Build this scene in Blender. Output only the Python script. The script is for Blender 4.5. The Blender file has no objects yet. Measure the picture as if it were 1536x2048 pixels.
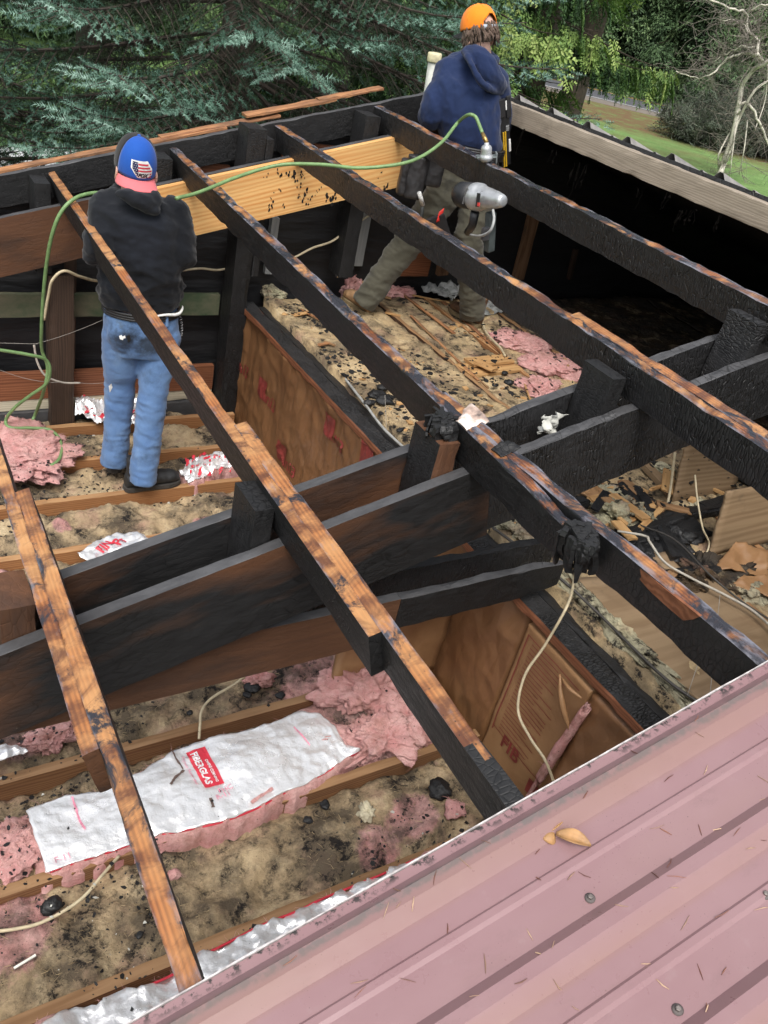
import bpy, bmesh, math, random
import numpy as np
from mathutils import Vector, Matrix, noise
random.seed(7); rng = np.random.default_rng(7)
S = bpy.context.scene
COL = S.collection

# ------------------------------------------------------------------ camera
RC = Matrix(((0.8503392463848107, 0.13140127151590364, -0.5095653754933864),
             (-0.48767883394857026, 0.5605941561955028, -0.6692559652016672),
             (0.19771828690405707, 0.8175988612293048, 0.540776831179248)))
FPX = 1673.8269; CAMZ = 2.6
cam_d = bpy.data.cameras.new('camera'); cam = bpy.data.objects.new('camera', cam_d); COL.objects.link(cam)
cam.matrix_world = Matrix.Translation((0, 0, CAMZ)) @ RC.to_4x4()
cam_d.sensor_fit = 'VERTICAL'; cam_d.sensor_height = 24.0; cam_d.lens = FPX / 2048 * 24.0
cam_d.clip_start = 0.05; cam_d.clip_end = 600
S.camera = cam
S.render.resolution_x = 768; S.render.resolution_y = 1024
S.view_settings.view_transform = 'Standard'; S.view_settings.look = 'None'
S.view_settings.exposure = 0.95; S.view_settings.gamma = 1.0

# ------------------------------------------------------------------ light: bright overcast
SUN_EL, SUN_AZ = math.radians(58), math.radians(215)   # azimuth clockwise from +y
wd = bpy.data.worlds.new('World'); S.world = wd; wd.use_nodes = True
nt = wd.node_tree; nt.nodes.clear()
sky = nt.nodes.new('ShaderNodeTexSky'); sky.sky_type = 'NISHITA'; sky.sun_disc = False
sky.sun_elevation = SUN_EL; sky.sun_rotation = SUN_AZ; sky.air_density = 1.0; sky.dust_density = 4.0; sky.ozone_density = 0.6
hs = nt.nodes.new('ShaderNodeHueSaturation'); hs.inputs['Saturation'].default_value = 0.35
bg = nt.nodes.new('ShaderNodeBackground'); bg.inputs['Strength'].default_value = 0.125
wo = nt.nodes.new('ShaderNodeOutputWorld')
nt.links.new(sky.outputs[0], hs.inputs['Color']); nt.links.new(hs.outputs[0], bg.inputs['Color']); nt.links.new(bg.outputs[0], wo.inputs[0])
sl = bpy.data.lights.new('sun', 'SUN'); sl.energy = 1.1; sl.angle = math.radians(28); sl.color = (1.0, 0.97, 0.92)
so = bpy.data.objects.new('sun', sl); COL.objects.link(so)
sd = Vector((math.sin(SUN_AZ) * math.cos(SUN_EL), math.cos(SUN_AZ) * math.cos(SUN_EL), math.sin(SUN_EL)))
so.rotation_euler = sd.to_track_quat('Z', 'Y').to_euler()
S.cycles.max_bounces = 6; S.cycles.diffuse_bounces = 3; S.cycles.glossy_bounces = 3; S.cycles.transparent_max_bounces = 4

# ------------------------------------------------------------------ geometry of the place
TH = 0.26473992; KR = 1.13
U = Vector((math.cos(TH), 0, math.sin(TH))); W = Vector((-math.sin(TH), 0, math.cos(TH))); YV = Vector((0, 1, 0)); O = Vector((0, 0, KR))
CAM = Vector((0, 0, CAMZ))
def ray(x, y): return RC @ Vector(((x - 768) / FPX, -(y - 1024) / FPX, -1.0))
def hit(x, y, n, c):
    d = ray(x, y); return CAM + d * ((c - n.dot(CAM)) / n.dot(d))
def PZ(x, y, h=0.0): return hit(x, y, Vector((0, 0, 1)), h)
def PY(x, y, c): return hit(x, y, YV, c)
def PX(x, y, c): return hit(x, y, Vector((1, 0, 0)), c)
def PW(x, y, w=0.0): return hit(x, y, W, W.dot(O) + w)
def F(u, y, w): return O + U * u + YV * y + W * w
def toR(P): d = P - O; return d.dot(U), d.y, d.dot(W)
def fb(p, oct=4): return noise.fractal(p, 1.0, 2.0, oct)

# ------------------------------------------------------------------ objects
def tag(o, label, cat, group=None, kind=None):
    if label: o['label'] = label
    if cat: o['category'] = cat
    if group: o['group'] = group
    if kind: o['kind'] = kind
    return o
def struct(o): o['kind'] = 'structure'; return o
def setsmooth(me, on=True): me.polygons.foreach_set('use_smooth', [on] * len(me.polygons))
def obj(name, me, mats=None, parent=None, mat4=None, smooth=False):
    if mats is not None:
        for m in (mats if isinstance(mats, (list, tuple)) else [mats]): me.materials.append(m)
    if smooth: setsmooth(me)
    o = bpy.data.objects.new(name, me); COL.objects.link(o)
    if mat4 is not None: o.matrix_world = mat4
    if parent is not None:
        o.parent = parent
        if mat4 is None: o.matrix_parent_inverse = parent.matrix_basis.inverted()
        else: o.matrix_parent_inverse = parent.matrix_basis.inverted()
    return o
def empty(name, loc=(0, 0, 0), rz=0):
    o = bpy.data.objects.new(name, None); COL.objects.link(o); o.location = loc; o.rotation_euler = (0, 0, rz); o.empty_display_size = .1
    return o
def pyd(name, v, f):
    me = bpy.data.meshes.new(name); me.from_pydata([tuple(p) for p in v], [], f); me.update(); return me
def fastmesh(name, verts, tris):
    """verts (n,3), tris (m,3) numpy arrays"""
    me = bpy.data.meshes.new(name); n, m = len(verts), len(tris); k = tris.shape[1]
    me.vertices.add(n); me.vertices.foreach_set('co', np.ascontiguousarray(verts, dtype=np.float32).ravel())
    me.loops.add(m * k); me.loops.foreach_set('vertex_index', np.ascontiguousarray(tris, dtype=np.int32).ravel())
    me.polygons.add(m); me.polygons.foreach_set('loop_start', np.arange(0, m * k, k, dtype=np.int32))
    me.update(calc_edges=True); me.validate(); return me
def bmm(name, bm):
    me = bpy.data.meshes.new(name); bm.normal_update(); bm.to_mesh(me); bm.free(); return me
class MB:
    """collects simple solids in one mesh"""
    def __init__(s): s.v = []; s.f = []
    def add(s, v, f):
        b = len(s.v); s.v += [Vector(p) for p in v]; s.f += [tuple(i + b for i in q) for q in f]; return s
    def box(s, a, b, M=None):
        (x0, y0, z0), (x1, y1, z1) = a, b
        v = [Vector(p) for p in ((x0,y0,z0),(x1,y0,z0),(x1,y1,z0),(x0,y1,z0),(x0,y0,z1),(x1,y0,z1),(x1,y1,z1),(x0,y1,z1))]
        if M: v = [M @ p for p in v]
        return s.add(v, [(0,3,2,1),(4,5,6,7),(0,1,5,4),(1,2,6,5),(2,3,7,6),(3,0,4,7)])
    def tube(s, pts, rad, n=8, cap=True):
        pts = [Vector(p) for p in pts]
        rr = rad if isinstance(rad, (list, tuple)) else [rad] * len(pts)
        v = []; f = []; ref = None
        for i, p in enumerate(pts):
            t = (pts[min(i + 1, len(pts) - 1)] - pts[max(i - 1, 0)]).normalized()
            if ref is None:
                ref = Vector((0, 0, 1)) if abs(t.z) < .9 else Vector((1, 0, 0))
            a = (ref - t * ref.dot(t)).normalized(); ref = a; b = t.cross(a)
            for k in range(n):
                q = 2 * math.pi * k / n; v.append(p + (a * math.cos(q) + b * math.sin(q)) * rr[i])
        for i in range(len(pts) - 1):
            for k in range(n): f.append((i*n+k, i*n+(k+1) % n, (i+1)*n+(k+1) % n, (i+1)*n+k))
        if cap: f.append(tuple(range(n))[::-1]); f.append(tuple((len(pts)-1)*n+k for k in range(n)))
        return s.add(v, f)
    def lathe(s, prof, M, n=24):
        """prof: (r, z) list, in M's frame"""
        v = []; f = []
        for r, z in prof:
            for k in range(n):
                q = 2*math.pi*k/n; v.append(M @ Vector((r*math.cos(q), r*math.sin(q), z)))
        for i in range(len(prof) - 1):
            for k in range(n): f.append((i*n+k, i*n+(k+1) % n, (i+1)*n+(k+1) % n, (i+1)*n+k))
        f.append(tuple(range(n))[::-1]); f.append(tuple((len(prof)-1)*n+k for k in range(n)))
        return s.add(v, f)
    def ell(s, c, r, M=None, nu=14, nv=10):
        v = []; f = []; c = Vector(c)
        for i in range(nv + 1):
            a = math.pi * i / nv
            for k in range(nu):
                q = 2*math.pi*k/nu; p = Vector((r[0]*math.sin(a)*math.cos(q), r[1]*math.sin(a)*math.sin(q), r[2]*math.cos(a)))
                v.append(c + (M @ p if M else p))
        for i in range(nv):
            for k in range(nu): f.append((i*nu+k, (i+1)*nu+k, (i+1)*nu+(k+1) % nu, i*nu+(k+1) % nu))
        return s.add(v, f)
    def build(s, name, mats, parent=None, smooth=False, bevel=0.0, mat4=None):
        me = pyd(name, s.v, s.f)
        bm = bmesh.new(); bm.from_mesh(me); bmesh.ops.recalc_face_normals(bm, faces=bm.faces)
        if bevel: bmesh.ops.bevel(bm, geom=bm.edges[:], offset=bevel, segments=2, affect='EDGES', profile=.6)
        bm.to_mesh(me); bm.free()
        return obj(name, me, mats, parent, mat4, smooth)
def spline(pts, k=8):
    """Catmull-Rom through pts"""
    P = [Vector(p) for p in pts]; P = [P[0]*2-P[1]] + P + [P[-1]*2-P[-2]]; out = []
    for i in range(1, len(P) - 2):
        a, b, c, d = P[i-1:i+3]
        for j in range(k):
            t = j / k
            out.append(.5*((2*b) + (c-a)*t + (2*a-5*b+4*c-d)*t*t + (3*b-a-3*c+d)*t**3))
    out.append(P[-2]); return out
def frame(p, x, z):
    x = x.normalized(); y = z.cross(x).normalized(); z = x.cross(y)
    M = Matrix((x, y, z)).transposed().to_4x4(); M.translation = p; return M

# ------------------------------------------------------------------ materials
class NT:
    def __init__(s, name):
        s.m = bpy.data.materials.new(name); s.m.use_nodes = True; s.t = s.m.node_tree; s.n = s.t.nodes
        s.b = s.n['Principled BSDF']; s.tc = s.n.new('ShaderNodeTexCoord'); s.oi = s.n.new('ShaderNodeObjectInfo')
        s.co = s.tc.outputs['Object']
        a = s.n.new('ShaderNodeVectorMath'); a.operation = 'ADD'          # each object gets its own piece of the pattern
        mlt = s.n.new('ShaderNodeMath'); mlt.operation = 'MULTIPLY'; mlt.inputs[1].default_value = 37.0
        s.L(s.oi.outputs['Random'], mlt.inputs[0]); s.L(s.co, a.inputs[0]); s.L(mlt.outputs[0], a.inputs[1]); s.ro = a.outputs[0]
    def L(s, a, b): s.t.links.new(a, b)
    def put(s, sock, v):
        if isinstance(v, bpy.types.NodeSocket): s.L(v, sock)
        elif isinstance(v, (tuple, list)) and len(v) == 3 and sock.type == 'RGBA': sock.default_value = (*v, 1)
        else: sock.default_value = v
    def map(s, scale, vec=None, rot=(0, 0, 0), loc=(0, 0, 0)):
        q = s.n.new('ShaderNodeMapping'); q.inputs['Scale'].default_value = scale if isinstance(scale, (tuple, list)) else (scale,)*3
        q.inputs['Rotation'].default_value = rot; q.inputs['Location'].default_value = loc
        s.L(vec or s.ro, q.inputs['Vector']); return q.outputs[0]
    def noise(s, scale, detail=4, rough=.55, vec=None, dist=0):
        q = s.n.new('ShaderNodeTexNoise'); q.inputs['Scale'].default_value = scale; q.inputs['Detail'].default_value = detail
        q.inputs['Roughness'].default_value = rough; q.inputs['Distortion'].default_value = dist
        s.L(vec or s.ro, q.inputs['Vector']); return q.outputs['Fac']
    def vor(s, scale, vec=None, feat='F1', out='Distance', rnd=1.0):
        q = s.n.new('ShaderNodeTexVoronoi'); q.feature = feat; q.inputs['Scale'].default_value = scale; q.inputs['Randomness'].default_value = rnd
        s.L(vec or s.ro, q.inputs['Vector']); return q.outputs[out]
    def wave(s, scale, dist, vec=None, dscale=1.0, typ='BANDS', dirn='Y', detail=2):
        q = s.n.new('ShaderNodeTexWave'); q.wave_type = typ
        if typ == 'BANDS': q.bands_direction = dirn
        else: q.rings_direction = dirn
        q.inputs['Scale'].default_value = scale; q.inputs['Distortion'].default_value = dist; q.inputs['Detail Scale'].default_value = dscale; q.inputs['Detail'].default_value = detail
        s.L(vec or s.ro, q.inputs['Vector']); return q.outputs['Fac']
    def ramp(s, fac, stops, interp='LINEAR'):
        q = s.n.new('ShaderNodeValToRGB'); q.color_ramp.interpolation = interp; e = q.color_ramp.elements
        while len(e) > 1: e.remove(e[-1])
        for i, (p, c) in enumerate(stops):
            c = (c, c, c) if not isinstance(c, (tuple, list)) else c
            k = e[0] if i == 0 else e.new(p)
            k.position = p; k.color = (*c, 1)
        s.put(q.inputs[0], fac); return q.outputs[0]
    def mix(s, fac, a, b, mode='MIX'):
        q = s.n.new('ShaderNodeMix'); q.data_type = 'RGBA'; q.blend_type = mode
        s.put(q.inputs[0], fac); s.put(q.inputs[6], a); s.put(q.inputs[7], b); return q.outputs[2]
    def math(s, op, a, b=0.0, clamp=False):
        q = s.n.new('ShaderNodeMath'); q.operation = op; q.use_clamp = clamp; s.put(q.inputs[0], a); s.put(q.inputs[1], b); return q.outputs[0]
    def sep(s, vec):
        q = s.n.new('ShaderNodeSeparateXYZ'); s.L(vec, q.inputs[0]); return q.outputs
    def island(s):
        q = s.n.new('ShaderNodeNewGeometry'); return q.outputs['Random Per Island']
    def attr(s, name, out='Fac'):
        q = s.n.new('ShaderNodeAttribute'); q.attribute_name = name; return q.outputs[out]
    def bump(s, h, strength=.5, dist=.01, nrm=None):
        q = s.n.new('ShaderNodeBump'); q.inputs['Strength'].default_value = strength; q.inputs['Distance'].default_value = dist
        s.put(q.inputs['Height'], h)
        if nrm is not None: s.L(nrm, q.inputs['Normal'])
        return q.outputs[0]
    def done(s, color, rough=.6, normal=None, metal=0.0, spec=.5, **kw):
        s.put(s.b.inputs['Base Color'], color); s.put(s.b.inputs['Roughness'], rough); s.put(s.b.inputs['Metallic'], metal)
        s.put(s.b.inputs['Specular IOR Level'], spec)
        if normal is not None: s.L(normal, s.b.inputs['Normal'])
        for k, v in kw.items(): s.put(s.b.inputs[k], v)
        return s.m
def plain(name, c, rough=.6, metal=0.0, nscale=30, var=.25, bump=.15, spec=.5):
    t = NT(name); n = t.noise(nscale, 5); col = t.mix(t.ramp(n, [(.3, 0.), (.75, 1.)]), tuple(x*(1-var) for x in c), tuple(min(1, x*(1+var)) for x in c))
    return t.done(col, t.ramp(n, [(.2, max(.05, rough-.12)), (.8, min(1, rough+.12))]), t.bump(n, bump, .004), metal, spec)

def mat_char(name, crack=26, light=1.0, brown=0.0, rough=.5, stretch=(1, 1, 1.5), cb=.7):
    t = NT(name)
    w = t.map(stretch); nd = t.noise(5, 3, .6)
    e = t.vor(crack, w, 'DISTANCE_TO_EDGE'); line = t.ramp(e, [(0., 0.), (.06, .75), (.2, 1.)])
    patch = t.ramp(nd, [(.40, 0.), (.62, 1.)])                       # where the char has split deep
    fine = t.noise(70, 5, .65, t.map((.25, 1, 1)))
    h = t.math('ADD', t.math('MULTIPLY', line, t.math('ADD', t.math('MULTIPLY', patch, .8), .2)), t.math('MULTIPLY', fine, .35))
    c1 = t.mix(fine, tuple(.010*light*k for k in (1, 1, 1.05)), tuple(.034*light*k for k in (1, 1.0, 1.04)))
    c1 = t.mix(t.math('MULTIPLY', t.math('SUBTRACT', 1.0, line), patch), c1, (.004, .004, .004))
    if brown > 0:
        br = t.mix(t.noise(40, 5, .6, t.map((.08, 1, 1))), (.05, .022, .012), (.15, .068, .033))
        f = t.ramp(t.noise(2.2, 4, .6, t.map((.45, 1, 1.7))), [(.62 - brown*.3, 0.), (.80 - brown*.3, 1.)])
        c1 = t.mix(f, c1, br)
    spots = t.ramp(t.vor(38), [(.0, 1.), (.045, 1.), (.07, 0.)])
    c1 = t.mix(t.math('MULTIPLY', spots, t.ramp(t.noise(9), [(.6, 0.), (.7, .6)])), c1, (.25, .22, .18))
    return t.done(c1, t.ramp(fine, [(.3, rough-.1), (.7, rough+.2)]), t.bump(h, cb, .006), spec=.42)
def mat_wood(name, light, dark, ring=9, rough=.6, soot=0.0, sootc=(.03, .025, .022), knots=True, gs=1.0):
    t = NT(name)
    v = t.map((.10*gs, 1*gs, 1*gs)); d = t.noise(3.0, 3, .5, t.map((.35, 1.2, 1.2)))
    k = t.vor(2.6, t.map((.55, 1.0, 1.3)), out='Distance')
    kk = t.ramp(k, [(0., 1.), (.10, .75), (.26, 0.)])
    g = t.wave(ring*2.2, 16.0, v, .5, 'BANDS', 'Z', 3); g2 = t.noise(22, 5, .62, t.map((.045, 1, 1)), .4)
    pert = t.math('ADD', t.math('MULTIPLY', g, .30), t.math('ADD', t.math('MULTIPLY', g2, .75), t.math('MULTIPLY', t.noise(75, 5, .6, t.map((.05, 1, 1))), .25)))
    pert = t.ramp(pert, [(.35, 0.), (.92, 1.)])
    col = t.mix(t.ramp(pert, [(.25, 0.), (.85, 1.)]), light, dark)
    col = t.mix(t.ramp(d, [(.35, 0.), (.7, .55)]), col, tuple(x*.62 for x in light))
    if knots:
        kn = t.ramp(k, [(0., 1.), (.055, 1.), (.085, 0.)]); kr = t.wave(60, 1.0, None, 1, 'RINGS', 'Y')
        col = t.mix(t.math('MULTIPLY', kn, .8), col, tuple(x*.45 for x in dark))
        col = t.mix(t.math('MULTIPLY', kk, .35), col, dark)
    if soot:
        f = t.ramp(t.noise(2.6, 6, .65, t.map((.8, 1, 1))), [(.72-soot*.4, 0.), (.86-soot*.35, .9)])
        col = t.mix(f, col, sootc)
    return t.done(col, t.ramp(pert, [(.2, rough-.1), (.8, rough+.12)]), t.bump(pert, .25, .002))
def mat_purlin_top(name, char=.5, gloss=.3):
    """planed top of a purlin: orange fir, burnt across in bands where the sheets lapped, wet and sooty"""
    t = NT(name)
    gr = t.math('ADD', t.math('MULTIPLY', t.noise(60, 5, .65, t.map((.035, 1, 1))), .7), t.math('MULTIPLY', t.wave(30, 9.0, t.map((.05, 1, .3)), .5, 'BANDS', 'Y', 3), .3))
    wood = t.mix(t.ramp(gr, [(.3, 0.), (.7, 1.)]), (.39, .142, .040), (.15, .048, .017))
    tone = t.noise(4.2, 4, .6, t.map((1.0, .5, .5)))
    wood = t.mix(t.ramp(tone, [(.38, 0.), (.62, 1.)]), wood, (.48, .25, .10))
    bands = t.noise(6.0, 7, .74, t.map((1.0, .55, .3)), 1.3)
    st2 = t.wave(4.2, 7.0, t.map((1, .35, .2)), 1.2, 'BANDS', 'X', 4)
    bands = t.math('ADD', t.math('MULTIPLY', bands, .93), t.math('MULTIPLY', st2, .07))
    xx = t.sep(t.co); ed = t.math('DIVIDE', t.math('ABSOLUTE', t.math('SUBTRACT', xx[1], .02)), .02, True); ed = t.math('POWER', ed, 2.5)
    bands = t.math('ADD', bands, t.math('MULTIPLY', ed, .07))
    stain = t.ramp(bands, [(.53 - char*.14, 0.), (.66 - char*.10, 1.)])
    wood = t.mix(t.math('MULTIPLY', stain, .85), wood, (.085, .030, .016))
    blot = t.math('ADD', t.noise(9, 7, .74, t.map((.6, 1, 1)), .8), t.math('MULTIPLY', ed, .06))
    ch = t.ramp(blot, [(.66 - char*.24, 0.), (.72 - char*.22, 1.)])
    y = t.sep(t.co)[1]
    col = t.mix(ch, wood, (.022, .022, .028))
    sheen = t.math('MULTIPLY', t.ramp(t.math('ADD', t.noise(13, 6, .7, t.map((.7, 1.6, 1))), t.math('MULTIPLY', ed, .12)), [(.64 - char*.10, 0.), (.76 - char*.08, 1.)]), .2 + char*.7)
    col = t.mix(sheen, col, (.20, .20, .235))  # bluish sky sheen of the wet top, painted into the colour
    sp = t.ramp(t.vor(60), [(0., 1.), (.10, 1.), (.16, 0.)])
    col = t.mix(t.math('MULTIPLY', sp, t.ramp(t.noise(6, 3), [(.56, 0.), (.64, .9)])), col, (.015, .014, .014))
    return t.done(col, t.ramp(blot, [(.3, gloss+.12), (.6, gloss)]), t.bump(t.math('ADD', gr, t.math('MULTIPLY', blot, .8)), .35, .004), spec=.6)

MT = {}
MT['char'] = mat_char('char_black', 44, .62, stretch=(1.7, 1, .9), cb=.35)
MT['char_crack'] = mat_char('char_alligator', 40, 1.1, rough=.42, stretch=(2.3, 1, .5), cb=1.0)
MT['char_brown'] = mat_char('char_brown', 34, .62, stretch=(.5, 1, 1.5), brown=.8, cb=.2, rough=.55)
MT['char_tie'] = mat_char('char_over_brown', 34, .7, stretch=(.5, 1, 1.5), brown=1.35, cb=.2, rough=.6)
def mat_ash_skylit(name, c0=(.032, .032, .034), c1=(.085, .085, .088), crack=True):
    t = NT(name); n = t.noise(24, 6, .65, t.map((.4, 1, 1))); col = t.mix(t.ramp(n, [(.3, 0.), (.7, 1.)]), c0, c1)
    e = t.ramp(t.vor(26, t.map((1, .25, .25)), 'DISTANCE_TO_EDGE'), [(0., 0.), (.05, 1.)])
    pm = t.ramp(t.noise(3, 2), [(.45, 0.), (.6, 1.)]) if crack else 0.0
    f = t.math('MULTIPLY', t.math('SUBTRACT', 1.0, e), pm); col = t.mix(f, col, (.02, .02, .02))
    col = t.mix(t.ramp(t.noise(5, 5, .6), [(.58, 0.), (.72, .6)]), col, (.035, .033, .034))
    return t.done(col, .55, t.bump(t.math('SUBTRACT', n, f), .5, .004))
MT['ash'] = mat_ash_skylit('ash_skylit_edge'); MT['ash_skylit_plain'] = mat_ash_skylit('soot_skylit_edge', (.036, .036, .038), (.082, .082, .085), False)  # ash and soot grey, lifted by sky light put into the colour
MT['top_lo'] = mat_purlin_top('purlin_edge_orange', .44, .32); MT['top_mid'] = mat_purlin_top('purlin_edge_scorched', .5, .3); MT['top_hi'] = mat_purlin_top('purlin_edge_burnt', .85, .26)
MT['fir'] = mat_wood('new_fir', (.82, .50, .20), (.66, .30, .09), 8, .5, gs=.8)
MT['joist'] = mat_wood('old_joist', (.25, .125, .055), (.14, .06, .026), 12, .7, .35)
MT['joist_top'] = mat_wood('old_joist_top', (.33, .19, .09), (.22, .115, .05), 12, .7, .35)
MT['stud'] = mat_wood('brown_stud', (.25, .14, .075), (.13, .065, .034), 12, .7, .2)
MT['darkpost'] = mat_wood('dark_post', (.075, .045, .03), (.03, .018, .012), 12, .55, .3)
MT['redwood'] = mat_wood('reddish_board', (.27, .10, .045), (.15, .05, .02), 10, .65, .2)
MT['grey_board'] = mat_wood('weathered_grey_board', (.36, .30, .235), (.25, .205, .155), 14, .75, .35, (.10, .08, .06))
MT['greywhite'] = mat_wood('painted_grey_stud', (.34, .35, .34), (.25, .26, .26), 10, .7, .2, knots=False)
MT['cream'] = mat_wood('cream_stud', (.62, .56, .42), (.48, .42, .3), 10, .7, .15, knots=False)
MT['green'] = None
t = NT('mossy_green_board'); n = t.noise(6, 6, .65, t.map((.7, 1, 1)))
MT['green'] = t.done(t.mix(t.ramp(n, [(.35, 0.), (.62, 1.)]), (.17, .155, .10), (.055, .085, .042)), .75, t.bump(t.noise(40, 5, .6, t.map((.1, 1, 1))), .3, .003))
MT['ply'] = mat_wood('plywood_face', (.29, .20, .115), (.21, .135, .072), 5, .75, .35, knots=False)
MT['tarpaper'] = None
t = NT('black_felt'); n = t.noise(4, 5, .6, t.map((1, 1, .6))); MT['tarpaper'] = t.done(t.mix(n, (.006, .006, .007), (.016, .016, .018)), .62, t.bump(t.noise(3.5, 4, .5, t.map((.35, 1, 1.6))), 1.0, .05))
# ------------------------------------------------------------------ timber
def timber_mesh(L, w, d, seg=.045, rough=.0, nick=.0, seed=0, top_slot=1, burn=0.0, ends=True, end_char=0.0, taper0=0.0, taper1=0.0, taperlen=.15):
    """board along local x (0..L), y 0..w, z -d..0. Edges eaten by fire: rough (surface), nick (deep edge bites)."""
    nx = max(2, int(L / seg)); ts = [0, .1, .5, .9, 1.0]; sd = [0.0, .06, .25, .5, .75, .94, 1.0]
    ring = [(t*w, 0.0, 'T') for t in ts] + [(w, -s*d, 'R') for s in sd[1:]] + [(t*w, -d, 'B') for t in ts[::-1][1:]] + [(0.0, -s*d, 'L') for s in sd[::-1][1:-1]]
    n = len(ring); v = []; f = []; mi = []
    so_ = Vector((seed*3.7, seed*1.3, seed*2.1))
    for i in range(nx + 1):
        x = L * i / nx
        for (y, z, s) in ring:
            p = Vector((x, y, z)); cy, cz = w/2, -d/2
            # distance to the two top corners and two bottom corners
            e = min(abs(y), abs(w-y)) / w + min(abs(z), abs(d+z)) / d
            corner = max(0.0, 1 - e*5)
            q = p*1.0 + so_
            bite = max(0.0, noise.noise(q*9) + .25*noise.noise(q*26)) ; chip = max(0., noise.noise(q*38+Vector((5,5,5))))
            k = rough*(.5*noise.noise(q*22)+.5*noise.noise(q*50)) + nick*corner*(bite*1.3 + chip*.5)
            dirv = Vector((0, (cy-y)/(w/2), (cz-z)/(d/2)*min(1, d/w*.25+.3)))
            tp = 0.0
            if taper0 and x < taperlen: tp = taper0*(1-x/taperlen)*(0.6+.8*abs(noise.noise(q*14)))
            if taper1 and x > L-taperlen: tp = taper1*(1-(L-x)/taperlen)*(0.6+.8*abs(noise.noise(q*14)))
            sc = 1 - tp
            yy = cy + (y-cy)*sc; zz = cz*(1+.0*tp) + (z-cz)*sc
            v.append((x + (noise.noise(q*30)*end_char if i in (0, nx) else 0), yy + dirv.y*k*(.35 if w < .06 else 1), zz + dirv.z*k))
    m = len(ring)
    for i in range(nx):
        for k in range(m):
            f.append((i*m+k, (i+1)*m+k, (i+1)*m+(k+1) % m, i*m+(k+1) % m)); mi.append(top_slot if k < 4 and not (burn and L*(i+.5)/nx > L-burn*(1+.5*noise.noise(Vector((k*2.3, seed, 0))))) else 0)
    for base in (0, nx*m):
        c = len(v); v.append((v[base][0]+ (end_char*.4 if base == 0 else -end_char*.4), w/2, -d/2))
        for k in range(m): f.append((base+k, base+(k+1) % m, c) if base == 0 else (base+(k+1) % m, base+k, c)); mi.append(0)
    me = pyd('timber', v, f); me.polygons.foreach_set('material_index', mi); return me
_seed = [0]
def timber(name, label, cat, p0, p1, w, d, mats, z=None, group=None, rough=.0, nick=.0, parent=None, **kw):
    """top-left edge runs p0 -> p1; width goes to the board's own y"""
    _seed[0] += 1; z = z or W
    p0, p1 = Vector(p0), Vector(p1); M = frame(p0, p1-p0, z)
    me = timber_mesh((p1-p0).length, w, d, rough=rough, nick=nick, seed=_seed[0], **kw)
    o = obj(name, me, mats, parent, M)
    return tag(o, label, cat, group)
def purlin(label, q0, q1, w, mats, pw=0.0, ext0=0.0, ext1=0.0, d=.14, **kw):
    a, b = PW(*q0, pw), PW(*q1, pw); dr = (b-a).normalized()
    return timber('purlin', label, 'purlin', a-dr*ext0, b+dr*ext1, w, d, mats, group='purlins across the burnt roof', **kw)
CB, CC, CK = MT['char_brown'], MT['char'], MT['char_crack']
G1 = 'purlins across the burnt roof'
purlin('scorched orange purlin at left edge, ending in a dark sawn end above the foil', (2, 985), (163, 1512), .034, [CB, MT['top_mid']], ext0=2.3, rough=.002, nick=.008)
purlin('orange purlin at lower left running from its splice down to the pink roof edge', (28, 985), (357, 1988), .040, [CB, MT['top_lo']], pw=.001, ext1=.06, rough=.002, nick=.008)
purlin('orange striped purlin passing the man in jeans, sawn end over pink insulation', (95, 345), (737, 1274), .0365, [CC, MT['top_lo']], ext0=.0, rough=.002, nick=.007)
purlin('clean orange purlin spliced beside the striped one, foot at the pink roof', (468, 850), (1004, 1602), .040, [CC, MT['top_lo']], pw=.001, ext1=.05, burn=.17, rough=.002, nick=.008)
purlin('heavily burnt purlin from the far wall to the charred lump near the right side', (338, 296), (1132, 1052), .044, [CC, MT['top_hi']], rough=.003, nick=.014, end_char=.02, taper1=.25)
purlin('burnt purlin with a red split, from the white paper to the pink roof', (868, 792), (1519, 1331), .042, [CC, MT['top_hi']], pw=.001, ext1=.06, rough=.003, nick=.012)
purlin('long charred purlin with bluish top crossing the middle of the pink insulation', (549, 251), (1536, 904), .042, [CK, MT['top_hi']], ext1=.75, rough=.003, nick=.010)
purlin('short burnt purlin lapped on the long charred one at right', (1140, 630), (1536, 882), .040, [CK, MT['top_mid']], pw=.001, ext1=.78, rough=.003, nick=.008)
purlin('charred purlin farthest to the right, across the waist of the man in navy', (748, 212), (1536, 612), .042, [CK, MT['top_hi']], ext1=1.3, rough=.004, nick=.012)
_p = bpy.data.objects.get('purlin.005'); _uf = toR(PW(1300, 1145))[0] - .004
def PUf(px, py, u): return hit(px, py, U, U.dot(O)+u)
_o = [PUf(px, py, _uf) for px, py in [(1252, 1112), (1290, 1142), (1330, 1175), (1372, 1208), (1402, 1232), (1388, 1238), (1368, 1240), (1335, 1212), (1300, 1180), (1268, 1142)]]
_n = len(_o); obj('red_split', pyd('red_split', [p - U*.003 for p in _o] + [p + U*.004 for p in _o], [tuple(range(_n)), tuple(range(2*_n-1, _n-1, -1))] + [(i, _n+i, _n+(i+1) % _n, (i+1) % _n) for i in range(_n)]), MT['redwood'], _p)
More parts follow.
